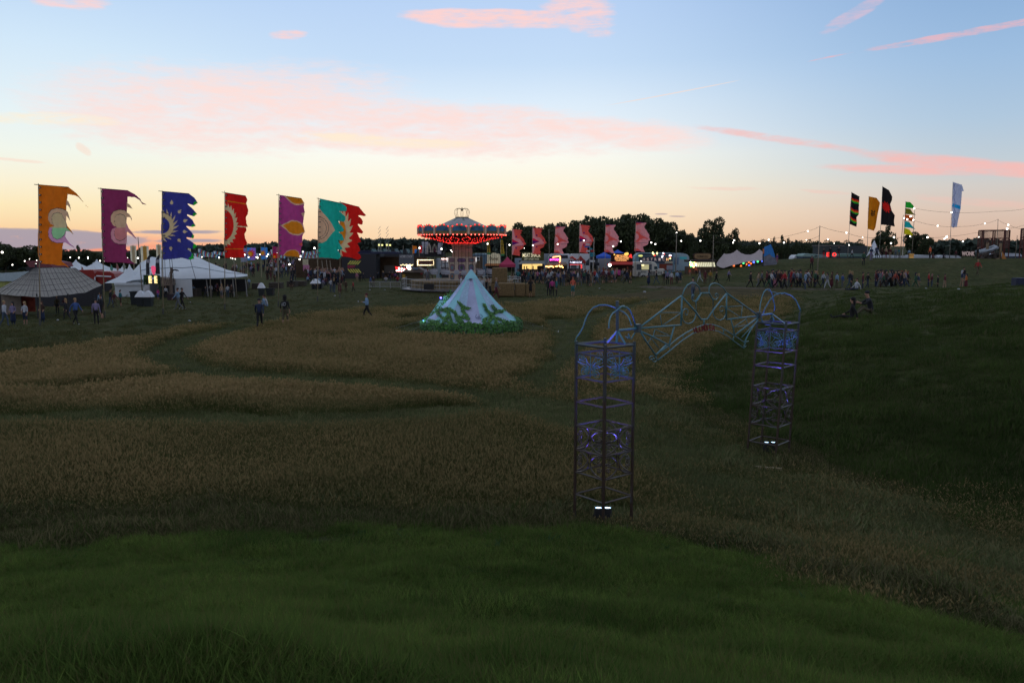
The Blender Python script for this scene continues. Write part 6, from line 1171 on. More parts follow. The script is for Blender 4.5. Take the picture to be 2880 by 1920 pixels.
b = MB(); b.add([wp(1716, 736, Y), wp(1780, 736, Y), wp(1780, 743, Y-2), wp(1708, 743, Y-2)], [(0, 1, 2, 3)]); pb(b, 1708, 742.5, 1780, 745, Y-2, .05); b.build('awning', mat('awning_red', (.36, .03, .03), .8), t); b = MB(); pb(b, 1716, 743, 1780, 778, Y+.5, 2); b.build('body', mat('body_brown', (.035, .015, .012), .8, var=.4), t); b = MB(); b.ball(wp(1715, 745.5, Y-2.1), .2, 8); b.build('lamp', bulb, t)
b = MB(); pb(b, 1731.5, 759, 1746, 773, 105, .08); tag(b.build('pink_poster', mat('poster_pink', (.5, .07, .25), .8, var=.3)), 'pink poster board standing left of the ice cream van', 'sign')
# ostrich trailer
Y = 113; t = thing('food_trailer', 'blue rounded trailer lettered OSTRICH with glowing figures on its roof', 'trailer', at(1840, Y)); tb = mat('trailer_blue', (.12, .24, .32), .5, var=.08); b = MB(); pp(b, [(1785,776),(1785,728),(1788,720),(1794,713),(1802,711),(1890,711),(1895,716),(1895,776)], Y, 2.4); b.build('body', tb, t)
b = MB(); pb(b, 1798, 721, 1892, 740.5, Y, .1, off=.08); pb(b, 1798, 713, 1892, 719, Y, .06, off=.05); b.build('fascia', mat('fascia_navy', (.03, .045, .075), .7), t)
for i, ch in enumerate('OSTRICH'): x = 1808.5+i*11.0; ptxt(ch, x, 725.5, x+6, 733.2, Y-.14, gl('letters_rose', (.6, .5, .5), (1, .7, .6), .16) if i < 6 else gl('letters_hot', (.9, .5, .3), (1, .5, .2), 1.2), t)
b = MB()
for x0, y0, x1, y1, k in ((1795,716.5,1808,722,0),(1834,708,1838,715,1),(1837,712,1840,717,1),(1846,709,1850,716,1),(1838,717,1844,720,2),(1863,710,1868,714,3),(1867,713,1870,716,2),(1861,718,1866,722,3),(1860,722,1864,725,3),(1881,716,1889,721,3),(1883,720,1887,723,2),(1883,725,1887,729,1)):
    c = wp((x0+x1)/2, (y0+y1)/2, Y-.25); rx = (x1-x0)/2*Y/FP; rz_ = (y1-y0)/2*Y/FP; n0 = len(b.v); b.ball((0, 0, 0), 1, 8, k); b.v[n0:] = [(c[0]+v[0]*rx, c[1]+v[1]*.12, c[2]+v[2]*rz_) for v in b.v[n0:]]
b.build('light_figures', [gl('fig_lime', (.6, .6, .2), (.8, .8, .25), .8), gl('fig_yellow', (.9, .8, .3), (1, .92, .35), 2.6), gl('fig_red', (.8, .05, .04), (1, .06, .04), 1.6), gl('fig_white', (.9, .9, 1), (.95, .9, 1), 2.2)], t)
b = MB(); pb(b, 1855, 742, 1893, 760, Y, .05, off=.05); b.build('hatch', mat('hatch_dim', (.03, .01, .008), .8, emit=(1, .2, .1), es=.03), t); b = MB(); pb(b, 1870, 735.5, 1892, 740, Y, .1, off=.2); b.build('price_strip', mat('strip_cream', (.34, .32, .26), .8), t)
b = MB(); pb(b, 1876, 746, 1893, 759, Y-1.5, .06); tag(b.build('menu_board', mat('menu_grey', (.22, .24, .30), .7, var=.2, scale=5)), 'grey menu board leaning in front of the OSTRICH trailer', 'sign')
Y = 115; t = thing('food_trailer', 'pale silver-blue trailer with a curved roof right of the OSTRICH trailer', 'trailer', at(1915, Y)); b = MB(); pp(b, [(1896,776),(1896,713),(1920,712),(1930,714),(1936,718),(1939,724),(1939,776)], Y, 2.4); b.build('body', mat('trailer_silver', (.25, .34, .40), .5), t); b = MB(); pb(b, 1912, 722, 1932, 729, Y, .06, off=.05); b.build('sign_panel', mat('panel_aqua', (.05, .30, .36), .6, emit=(.1, .8, .9), es=.05), t); b = MB(); pb(b, 1898, 724, 1902, 744, Y, .05, off=.05); pb(b, 1905, 724, 1909, 744, Y, .05, off=.05); b.build('door_strip', mat('strip_blue', (.1, .16, .26), .6), t)
# tobacco kiosk
Y = 106; t = thing('tobacco_kiosk', 'kiosk with an oval brown TOBACCO sign and slanting lit display panels', 'kiosk', at(1976, Y)); b = MB(); pp(b, [(1953,713),(1960,711.5),(1993,711.5),(2000,713),(2002,720),(2000,728),(1993,730),(1960,730),(1953,728),(1951,720)], Y, .25); b.build('sign', mat('sign_rim', (.05, .02, .015), .7), t)
b = MB(); pp(b, [(1955,715),(1961,713.5),(1992,713.5),(1998,715),(1999.5,720),(1998,726),(1992,728),(1961,728),(1955,726),(1953.5,720)], Y, .05, off=.05); b.build('sign_face', mat('sign_tan', (.24, .16, .08), .7), t); ptxt('TOBACCO', 1961, 718, 1992, 724.5, Y-.07, mat('letter_brown', (.03, .015, .01), .8), t)
b = MB(); pb(b, 1936, 731, 2018, 737, Y-.4, 2.5); b.build('roof', mat('roof_dark', (.03, .02, .018), .8), t); b = MB()
for i in range(11): x = 1957+i*5; pp(b, [(x, 737.5), (x+3.6, 737.5), (x+6, 750), (x+2.4, 750)], Y, .05)
b.build('display_panels', gl('display_glow', (.6, .6, .4), (1, .95, .65), .7), t); b = MB(); r_ = np.random.default_rng(2)
for i in range(26): b.ball(wp(r_.uniform(1940, 1957), r_.uniform(736, 750), Y-.3), .14, 5, int(r_.integers(0, 4)))
b.build('coloured_bulbs', [bulb, gl('b_red', (.8, .05, .05), (1, .1, .08), 2), gl('b_green', (.05, .8, .2), (.1, 1, .3), 1.5), amber_b], t); b = MB(); pb(b, 1936, 750, 2018, 790, Y+.2, 2); b.build('body', mat('kiosk_body', (.05, .03, .02), .8, var=.4), t)
# ice cream van
def icecream():
    Y = 112; s = Y/FP; t = thing('ice_cream_van', 'cream vintage ice cream van with zebra stripes and a lit serving window', 'van', at(1824, Y)); cr = mat('van_cream', (.50, .50, .46), .4, var=.04); D = 2.0; Z0 = lambda y: Zp(y, Y)
    P = [(1779,776),(1777.5,760),(1777.5,744),(1779,739),(1784,736),(1800,735.3),(1830,735),(1841,736.5),(1847,741),(1850,748),(1852,756),(1868,755.5),(1871,758),(1870,764),(1868,775),(1862,778),(1790,778)]
    b = MB(); pp(b, P, Y, D); o = b.build('body', cr, t); md = o.modifiers.new('soft', 'BEVEL'); md.width = .10; md.segments = 3; md.limit_method = 'ANGLE'; md.angle_limit = R(50)
    b = MB(); pb(b, 1791, 742.5, 1834.5, 759.5, Y, .04, off=.03); b.build('window_frame', mat('frame_grey', (.16, .18, .20), .5), t)
    b = MB(); pb(b, 1792.5, 744, 1805, 758, Y, .03, 0, off=.05); pb(b, 1805, 744, 1826, 758, Y, .03, 1, off=.05); pb(b, 1826, 744, 1833, 758, Y, .03, 0, off=.05); b.build('serving_window', [mat('glass_dim', (.06, .08, .10), .3, var=.5, scale=8), gl('serving_glow', (.5, .5, .25), (.9, .8, .4), .35)], t)
    b = MB(); pb(b, 1805, 743.5, 1812, 747.5, Y, .03, off=.08); b.build('lamp_strip', gl('lamp_yellow', (.9, .8, .4), (1, .85, .4), 1.6), t)
    b = MB(); pp(b, [(1841,749),(1849,749),(1851,757),(1841,757)], Y, .04, off=.04); pb(b, 1778.5, 749, 1783, 754, Y, .04, off=.04); b.build('cab_window', mat('dark_glass', (.03, .06, .07), .2), t)
    b = MB()
    for i, x in enumerate((1797.5,1801,1805,1809,1813,1817,1830,1834,1838,1842,1847,1852,1857,1861)):
        y0, y1 = (762+abs(i-7)*.3, 776) if x < 1802 or x > 1828 else (763, 766.5); pp(b, [(x-1.1, y0), (x+1.0, y0), (x+1.5, (y0+y1)/2), (x+.7, y1), (x-.9, y1), (x-.5, (y0+y1)/2)], Y, .03, off=.06)
    for x, y0, y1 in ((1792,772,778),(1795,768,778)): pb(b, x, y0, x+1, y1-1, Y, .02, off=.022)
    b.build('zebra_stripes', mat('stripe_black', (.012, .012, .02), .5, var=0), t); ptxt('ICES  SUNDAES', 1803, 737.6, 1833, 739.8, Y-.03, mat('letter_black', (.01, .01, .015), .8), t)
    for px in (1809.5, 1856):
        c = wp(px, 777, Y); b = MB(); b.tube([(c[0], Y-.12, .36), (c[0], Y+.2, .36)], .36, 18); b.build('wheel', dk, t); w = MB(); w.tube([(c[0], Y-.16, .36), (c[0], Y-.11, .36)], .2, 14); w.build('hub_cap', cr, t)
        b = MB(); b.tube([(c[0]+.55*math.cos(a), Y-.08, .30+.50*math.sin(a)) for a in np.linspace(.1, math.pi-.1, 12)], .06, 6); b.build('mudguard', cr, t)
    b = MB(); b.ball(wp(1803, 734.5, Y+1), .12, 8); b.build('roof_lamp', bulb, t)
icecream()
# stretch tent right, painted panel, vans
def stretch():
    Y = 108; t = thing('stretch_tent', 'pale stretch tent with three peaks and coloured bulbs under its edge', 'tent', at(2080, Y)); top = [(2015,741),(2022,730),(2030,721),(2036,713),(2042,714.5),(2053,713.5),(2063,710),(2073,702.5),(2084,711.5),(2098,716),(2112,716),(2124,711),(2135.5,701),(2143,706),(2149,711)]
    bot = [(2018,748),(2026,752),(2034,754),(2042,751.5),(2050,749),(2058,746.5),(2068,744.5),(2078,742),(2088,739),(2098,736.5),(2108,735.5),(2118,734.5),(2130,733.5),(2142,732.5),(2148,732)]
    b = MB(); rows = []
    for i in range(8): f = i/7; rows.append([wp(a[0]+(c[0]-a[0])*f, a[1]+(c[1]-a[1])*f+1.5*math.sin(math.pi*f)-2.2*f*(1-f)*(j in (5, 6, 7)), Y+4-5*f) for j, (a, c) in enumerate(zip(top, bot))])
    surf_grid(b, rows); surf_grid(b, [[wp(*a, Y+4) for a in top], [wp(a[0], a[1]+20, Y+9) for a in top]]); b.build('canopy', mat('stretch_beige', (.38, .32, .32), .85, trans=.15), t)
    b = MB(); pb(b, 2040, 738, 2146, 756, Y+5, .2); b.build('interior', mat('interior_brown', (.06, .03, .02), .9, var=.6, scale=1), t); b = MB()
    for x, y, k in ((2091,740,0),(2106,737,1),(2120,737,2),(2131,735.5,0),(2145,734.5,2),(2107,747.5,2),(2084,748,1),(2099,743,1),(2064,747,1),(2112,741,1)): b.ball(wp(x, y, Y-.3), .14, 6, k)
    b.build('coloured_bulbs', [gl('b_green', (.05, .8, .2), (.1, 1, .3), 1.5), gl('b_orange', (.8, .2, .05), (1, .2, .04), 1.4), gl('b_blue', (.05, .1, .8), (.08, .15, 1), 3)], t)
    for px, y in ((2060, 746), (2098, 737), (2124, 734)): b = MB(); b.tube([wp(px, y, Y-.5), (Xp(px, Y-.5), Y-.5, at(px, Y)[2]-.1)], .05); b.build('tent_pole', BAMB, t)
stretch()
t = thing('painted_sail', 'tall blue painted panel with grey rocks below, beside the stretch tent', 'panel', at(2168, 106)); Y = 106; b = MB(); pp(b, [(2149,696),(2158,692),(2168,687),(2176,706),(2187,742),(2174,749),(2149,747)], Y, .15, 0); pp(b, [(2149,722),(2158,718),(2165,714),(2172,722),(2181,724),(2187,742),(2174,749),(2149,747)], Y, .02, 1, off=.03); b.build('panel', [mat('sail_blue', (.03, .18, .50), .8, var=.2), mat('sail_grey', (.14, .15, .19), .9, var=.4, scale=2)], t)
b = MB(); pb(b, 2146.5, 697, 2149, 748, Y, .2); pb(b, 2145.5, 700, 2149, 713, Y, .1, 1, off=.1); b.build('frame', [dk, mat('orange_bits', (.5, .16, .06), .8)], t)
t = truck('white van roof just above the brow of the far mound', 2234, 717, 2268, 740, 128, wh, rnd=True, wheels=False); b = MB(); pp(b, [(2226,735),(2232,727),(2240,726),(2240,740)], 128, 2); b.build('cab', wh, t)
for x0, x1, y0, lab, c in ((2258,2300,713,'pale green canopy edge behind the light pole on the far mound',(.20,.30,.29)),(2290,2330,716,'grey-green canopy behind the red letters',(.16,.24,.25)),(2360,2440,713,'long grey-green canopy between the amber and black feather flags',(.12,.20,.18)),(2480,2560,718,'white canopy strip left of the gold drum',(.42,.46,.52)),(2568,2640,717,'white canopy strip right of the gold drum',(.42,.46,.52)),(2640,2704,718,'white scalloped canopy strip left of the WONK sign',(.42,.46,.52)),(2812,2876,712,'white and navy canopy at the right edge',(.40,.44,.52))):
    t = gable(lab, [(x0, y0+6), (x0+6, y0+1), ((x0+x1)/2, y0), (x1-6, y0+1), (x1, y0+6), (x1, y0+9), (x0, y0+9)], 125, 3, mat('canopy_%d' % x0, c, .8), 'canopy_tent', (x0+1, y0+9, x1-1, y0+22), wm=mat('navy_wall', (.03, .05, .10), .8))
# long dark stage roof behind the flags on the mound
t = block('long_shed', 'long grey-green shed roof behind the feather flags', 'building', 2318, 691, 2440, 720, 132, 5, mat('shed_grey', (.045, .055, .06), .8)); b = MB(); pb(b, 2316, 689.5, 2375, 692, 131.9, 5.2); b.build('roof_edge', mat('edge_pale', (.16, .14, .14), .8), t)
t = thing('light_letters', 'two glowing red letters standing on the brow of the far mound', 'sign', at(2338, 111)); ptxt('E', 2325.5, 710, 2332, 721.5, 111, gl('letters_red', (.7, .02, .02), (1, .04, .03), 1.6), t, ext=.15); ptxt('O', 2341, 710, 2352, 721.5, 111, gl('letters_red', (.7, .02, .02), (1, .04, .03), 1.6), t, ext=.15)
t = thing('star_tent', 'small white pointed star tent beside the amber feather flag', 'tent', at(2455, 112)); Y = 112; b = MB(); A = wp(2459, 675, Y+1)
q = [wp(2436, 722, Y-.3), wp(2452, 706, Y+.2), wp(2458, 722, Y-1.2), wp(2464, 704, Y+.3), wp(2478, 722, Y), wp(2466, 712, Y+2.5), wp(2450, 712, Y+2.5)]; b.add([A]+q, [(0, i, i % 7+1) for i in range(1, 8)]); b.build('canopy', mat('star_white', (.62, .66, .74), .7), t)
g = at(2565, 110.5); b = MB(); b.lathe([(.30, 0), (.33, .03), (.31, .18), (.31, .4), (.33, .43), (.33, .58), (.3, .6), (.02, .6)], g, 18); tag(b.build('gold_drum', mat('gold_metal', (.75, .42, .12), .3, .8), off=g), 'shiny gold drum standing on the brow of the far mound', 'drum')
Y = 110; t = thing('letter_sign', 'dark board on legs with lit capital letters WONK on the far mound', 'sign', at(2724, Y)); b = MB(); pb(b, 2704, 705, 2744, 721.5, Y, .1); b.build('board', mat('board_dark', (.02, .016, .016), .9), t); ptxt('WONK', 2706, 707, 2741.5, 719.5, Y-.05, mat('letters_whitish', (.55, .42, .40), .7, emit=(1, .75, .7), es=.16), t, ext=.06)
for x in (2709, 2739): b = MB(); b.tube([wp(x, 721, Y+.05), (Xp(x, Y), Y+.05, g[2]-.1)], .05); b.build('leg', dk, t)
def cage(label, x0, y0, x1, y1, Y):
    t = thing('wire_cage', label, 'cage', at((x0+x1)/2, Y)); xc = (Xp(x0, Y)+Xp(x1, Y))/2; r = (Xp(x1, Y)-Xp(x0, Y))/2; zt, zb = Zp(y0, Y), Zp(y1, Y); n = 8; rs = mat('rusty_red', (.10, .03, .025), .8, var=.3); b = MB(); P = lambda k, z: (xc+r*math.cos(6.2832*k/n+.2), Y+r*math.sin(6.2832*k/n+.2), z)
    for k in range(n):
        b.bar(P(k, 0), P(k, zt), .12)
        for z in (zt, zb+(zt-zb)*.55, zb): b.bar(P(k, z), P(k+1, z), .09)
        b.bar(P(k, zb), P(k+1, zb+(zt-zb)*.55), .05)
    b.build('frame', rs, t); b = MB()
    for k in range(n):
        for i in range(1, 12): f = i/12; p, q = Vector(P(k, zb)), Vector(P(k+1, zb)); g = p.lerp(q, f); b.bar(g, (g.x, g.y, zt), .018)
        for i in range(1, 16): z = zb+(zt-zb)*i/16; b.bar(P(k, z), P(k+1, z), .018)
    b.build('wire_mesh', mat('mesh_wire', (.12, .07, .06), .8), t)
cage('big rusty wire cage structure behind the dinghy on the far mound', 2755, 648, 2831, 697, 118); cage('rusty wire cage cut by the right edge of the frame', 2874, 643, 2940, 697, 110)
Y = 110; t = thing('dinghy', 'grey inflatable dinghy perched tilted beside the WONK sign', 'boat', at(2780, Y)); b = MB(); A, B = Vector(wp(2757, 712, Y)), Vector(wp(2803, 699, Y)); dv = (B-A).normalized(); sv = Vector((0, 1, 0)); uv = dv.cross(sv); uv = uv if uv.z > 0 else -uv
pts = [A+sv*.0+uv*.1, A.lerp(B, .5)-sv*.25, B-sv*.1+uv*.12, B+sv*.5+uv*.25, B+sv*1.1+uv*.12, A.lerp(B, .5)+sv*1.25, A+sv*1.1+uv*.1]; b.tube(pts, .26, 10); b.build('hull_tube', mat('dinghy_grey', (.24, .27, .31), .5, var=.1), t, True); b = MB(); b.add([A-uv*.2, B-uv*.1, B+sv*1-uv*.1, A+sv*1-uv*.2], [(0, 1, 2, 3)]); b.build('floor', dk, t); b = MB(); b.tube([A.lerp(B, .1)-sv*.28, A.lerp(B, .5)-sv*.52, A.lerp(B, .9)-sv*.36], .05, 5); b.build('rubbing_strake', dk, t)
t = thing('rubble_heap', 'heap of stones, timber posts and sheeting under the dinghy', 'heap', at(2790, Y)); b = MB(); r_ = np.random.default_rng(9)
for i in range(60): c = wp(r_.uniform(2752, 2812), r_.uniform(714, 732), Y+r_.uniform(-.5, 1)); b.ball(c, r_.uniform(.15, .4), 5)
b.build('stones', mat('stone_dark', (.06, .05, .045), .95, var=.4), t)['kind'] = 'stuff'; b = MB(); pb(b, 2813, 684, 2817.5, 735, Y-.3, .25); pb(b, 2776, 683, 2781, 712, Y+.8, .25); b.bar(wp(2790, 731, Y-.8), wp(2811, 727, Y-.8), .12); b.build('timber_post', mat('post_wood', (.22, .16, .10), .8), t)
t = thing('orange_tent', 'small orange triangular tent right of the timber posts', 'tent', at(2825, 109)); b = MB(); A, q = wp(2818, 705, 109.5), [wp(2817, 735, 108.6), wp(2834, 733, 108.8), wp(2828, 730, 110.5)]; b.add([A]+q, [(0, 1, 2), (0, 2, 3), (0, 3, 1)]); b.build('canopy', mat('tent_orange', (.25, .10, .02), .8), t)
g = gr(2874, 805); b = MB(); b.box(-.5, .5, -.25, .25, 0, .5, c=g); tag(b.build('cool_box', mat('box_navy', (.012, .02, .05), .6), off=g), 'dark blue box on the brow of the bank at the right edge', 'box')
# hay bales by the ride
hay_m = mat('straw_bale', (.14, .095, .045), .95, var=.4, scale=7, bump=.5)
def bale(label, x0, y0, x1, y1, Y, d=1.3):
    b = MB(); g = at((x0+x1)/2, Y); pb(b, x0, y0, x1, y1, Y, d); o = b.build('straw_bale', hay_m, off=((Xp(x0, Y)+Xp(x1, Y))/2, Y, Zp(y1, Y))); md = o.modifiers.new('soft', 'BEVEL'); md.width = .12; md.segments = 3; tag(o, label, 'bale', 'big straw bales right of the bell tent')
bale('straw bale right behind the bell tent, first of the low row', 1400, 796, 1447, 834, 75.6); bale('straw bale in the middle of the low row', 1447.6, 797, 1479, 834, 75.8); bale('straw bale at the right end of the low row', 1479.6, 797, 1506, 834, 75.7); bale('straw bale standing tall behind the low row', 1383, 753, 1427, 796, 82, 1.6); bale('straw bale under the tall one, next to the ride deck', 1380, 796.4, 1399.6, 820, 82, 1.6)
# picnic tables
def picnic(label, px, fy, w, m):
    g = gr(px, fy); Y = g[1]; s = w*Y/FP/2; t = thing('picnic_table', label, 'table', g, 'white picnic tables by the food stalls'); b = MB(); b.box(-s, s, -.35, .35, .70, .75, c=g); b.build('tabletop', m, t)
    for sy in (-1, 1): b = MB(); b.box(-s, s, sy*.75-.13, sy*.75+.13, .42, .46, c=g); b.build('bench', m, t)
    for sx in (-.75, .75):
        for sy in (-1, 1): b = MB(); b.bar((g[0]+sx*s, g[1]+sy*.72, g[2]), (g[0]+sx*s, g[1]+sy*.15, g[2]+.70), .07); b.build('leg', m, t)
wt = mat('table_white', (.5, .53, .56), .7); picnic('white picnic table in front of the MEAT SHACK stall', 1510, 779, 22, wt); picnic('white picnic table behind the low straw bales', 1446, 792, 27, wt); picnic('white picnic table left of the ride column', 1262, 792, 26, wt); picnic('white picnic table right of the ride column', 1352, 786, 24, wt); picnic('dark picnic table near the fairground stall', 1240, 784, 22, wt)
# steel crowd barriers
def barrier(label, x0, x1, fy, hpx):
    g = gr((x0+x1)/2, fy); Y = g[1]; t = thing('crowd_barrier', label, 'barrier', g, 'steel crowd barriers left of the ride'); b = MB(); a, c = Xp(x0, Y), Xp(x1, Y); h = hpx*Y/FP
    for z in (.18, h): b.tube([(a, Y, z), (c, Y, z)], .028, 5)
    for x in (a, c): b.tube([(x, Y, 0), (x, Y, h)], .028, 5)
    b.build('frame', STEEL, t); b = MB(); n = 16
    for i in range(1, n): x = a+(c-a)*i/n; b.tube([(x, Y, .18), (x, Y, h)], .010, 4)
    b.build('bars', STEEL, t)
for i, (x0, x1) in enumerate(((1037,1066),(1067,1096),(1097,1125))): barrier(['leftmost steel crowd barrier left of the swing ride', 'middle steel crowd barrier left of the swing ride', 'steel crowd barrier nearest the swing ride'][i], x0, x1, 811, 19)
# ------------------------------------------------------------------ festoon lights
def festoon(label, Y, pts, bulbs, poles=(), r=.078):
    t = thing('festoon_lights', label, 'string lights', wp(*pts[0], Y), 'festoon lights strung over the site'); b = MB(); C_ = [Vector(wp(x, y, Y)) for x, y in pts]; Q = []
    for a, c in zip(C_[:-1], C_[1:]):
        for i in range(5): f = i/5; Q.append(a.lerp(c, f)-Vector((0, 0, .10*4*f*(1-f))))
    b.tube(Q+[C_[-1]], .014, 4); b.build('cable', CORD, t)
    for x, y, k in bulbs: p = Vector(wp(x, y, Y)); q = MB(); q.ball((p.x, p.y, p.z), r*k, 8); q.build('bulb', bulb, t, True)
    return t
def lpole(label, top, bot, Y, r=.06, group='poles carrying the festoon lights'):
    A = wp(*top, Y); B = at(bot[0], Y); o = MB().tube([(B[0], Y, B[2]-.1), A], r, 7, r1=r*.7).build('light_pole', mat('pole_wood', (.22, .19, .15), .8), None, True, off=B); tag(o, label, 'pole', group)
lpole('tall light pole at the left foot of the far mound', (2306,635), (2302,772), 88, .055); lpole('light pole right of the tobacco kiosk', (2007,661), (2006,736), 104); lpole('light pole between the OSTRICH trailer and the tobacco kiosk', (1903,653), (1902,770), 100); lpole('slim pole between the first two pink banners and the tree belt', (1544,645), (1546,715), 118, .05); lpole('slim pole left of the crimson gazebo', (1425,683), (1425,718), 118, .05)
lpole('pole with ropes between the plum and navy banners', (388,667), (394,823), 74, .05); lpole('pole between the scarlet and violet banners', (744,680), (746,735), 115, .05); lpole('pair of thin poles left of the WONK cage', (2807,616), (2806,650), 116, .045); lpole('thin pole at the right edge beyond the cage', (2861,662), (2858,735), 116, .05); lpole('thin pole leaning beside the pennant flag', (2541,605), (2533,720), 112, .05); lpole('thin pole right of the pennant flag', (2573,584), (2566,712), 111, .04)
lpole('pole behind the small blue flag', (779,694), (779,762), 110, .05); lpole('slim pole beside the direction signs', (1671,668), (1670,745), 103.5, .05); lpole('thin pole right of the navy banner', (587,720), (588,840), 73, .04); lpole('thin pole left of the scarlet banner, behind the marquee tail', (657,724), (661,800), 74, .04); lpole('thin pole behind the EXIT building', (1134,690), (1134,716), 134, .05)
festoon('festoon string from the mound light pole left over the stretch tent', 96, [(2306,636),(2272,649),(2162,673),(2065,680),(1970,676),(1903,655)], [(2272,650,1),(2162,674.5,1.05),(2065,676,1),(1969.7,677,1.05)])
festoon('lower festoon string over the hedge with five bulbs', 100, [(2306,662),(2268,676),(2205,683),(2136,685),(2062,683),(2007,680)], [(2268,675,.6),(2205,682.5,1),(2136,684.5,1),(2061.5,682.5,.95),(1916,677.5,1)])
festoon('festoon string from the OSTRICH pole left through the tree belt', 104, [(1903,655),(1843,687),(1831,682),(1746,679),(1725,692),(1642,676),(1568,687),(1499,690),(1433,689)], [(1903,654.5,1.05),(1843,686.5,1.1),(1831.8,682.2,1.1),(1746,679,1),(1724.5,692.7,1.15),(1642,676.3,1.05),(1568.4,686.5,1.05),(1499,690.2,1.0),(1432.8,688.8,1.1),(1474.7,698,.45)])
festoon('short festoon string across the ride with bulbs at both sides of the column', 80, [(1180,697),(1242,700),(1268,703),(1371,685),(1433,690)], [(1180,697.5,1),(1241.7,700.2,1),(1268,703.5,.55),(1271.5,708,.55),(1371.5,685.5,.9)])
festoon('festoon string from the mound light pole right towards the amber flag', 92, [(2306,636),(2380.5,654.5),(2440,668),(2514,667),(2560,664)], [(2380.5,654.5,1.05),(2328.5,672.8,.9),(2388,689,.7),(2346,684.5,.5),(2426,667.5,.6)])
festoon('upper festoon string from the pennant flag to the right edge', 108, [(2571,586),(2676,597.5),(2800,594.5),(2890,586)], [(2571,586.3,1.3),(2676.5,597.6,1.2)])
festoon('middle festoon string from the pennant flag past the white flag', 107, [(2543,613),(2568,619),(2637,635),(2706,637),(2770,628.5),(2806,617),(2836,632),(2880,645)], [(2542.7,613.5,1),(2561,608.6,1.2),(2551.6,616.8,1.2),(2568.7,618.7,1.2),(2637.3,635,1.15),(2769.9,628.5,1.1),(2835.6,632.3,1.2)])
festoon('lower festoon string over the trees on the far mound', 106, [(2440,668),(2514,667),(2560,664),(2608,667),(2660,665),(2740,655),(2832,643),(2890,630)], [(2514.3,667.3,1.4),(2506,684,1.2),(2560,664.3,1.1),(2608.5,667.3,1.3),(2662.7,665.8,1.4),(2659.5,669,.9),(2655.5,672,.8),(2708,679,.9),(2753,666.7,.6),(2832.6,643.2,1.4)])
festoon('festoon string over the tents at the far left', 100, [(-20,700),(6,709.5),(69.5,734),(101.6,742.6),(150,730),(197.5,724),(222,725),(247,724),(281.6,733.5)], [(6,709.5,1.9),(35,744.8,1.1),(69.5,734,1.1),(101.6,742.6,1.1),(103,732.3,.8),(83,728.5,.6),(197.5,724,.9),(222,725,1.2),(247,723.3,.9),(247.5,726.8,1),(281.6,733.5,1.2),(294,734.8,.5)], r=.062)
festoon('festoon string behind the beige banners', 98, [(281,733),(358,725.8),(388,725.8),(399.5,726),(455,715)], [(358,725.8,.9),(387.8,725.8,1.2),(399.5,725.8,1),(453,716,.7)])
festoon('festoon string behind the scarlet banner', 112, [(567.5,722.7),(616,724.3),(649,725),(688,716.6),(699,723.3),(721,723.3),(754,715.7),(784,690)], [(567.5,722.7,.8),(616,724.3,1.2),(648.7,725,.9),(654,727.3,.8),(661.8,728.5,.7),(688,716.6,1.2),(699,723.3,1),(721.2,723.3,1),(730.7,715.7,.8),(724.5,724.9,1.2),(753.6,715.7,1.1),(750.5,721,1.1),(779.6,711,.7)])
festoon('festoon string between the violet and teal banners', 104, [(784,704),(844,721),(884.4,698),(949,705),(1006,707)], [(844,720.9,1.5),(852,708,.8),(884.4,697.8,1.4),(842.5,729.5,1.1),(814,743.3,1.2),(949.3,705,1.3),(1006,707,1.3)])
for i, (px, y) in enumerate(((892,731),(905,732),(918,731),(928,733))): lpole('bare pole %s behind the teal banner' % ['first', 'second', 'third', 'fourth'][i], (px, y), (px+4, 768), 108+i, .05)
for x in (1068, 1090):
    t = thing('lighting_truss', '%s truss tower with stage lamps behind the red banner' % ('left' if x == 1068 else 'right'), 'truss', at(x, 136)); b = MB(); Yt = 136
    for dx in (-.2, .2): b.tube([(Xp(x, Yt)+dx, Yt, 0), (Xp(x, Yt)+dx, Yt, Zp(684, Yt))], .05, 4)
    for i in range(8): z = 3+i*.6; b.tube([(Xp(x, Yt)-.2, Yt, z), (Xp(x, Yt)+.2, Yt, z+.6)], .03, 4)
    b.build('truss', STEEL, t); b = MB(); b.ball(wp(x-2, 689, Yt-.3), .16, 6); b.ball(wp(x+7, 689.5, Yt-.3), .16, 6); b.build('stage_lamp', gl('stage_yellow', (.6, .6, .3), (.9, .85, .3), 1.3), t)
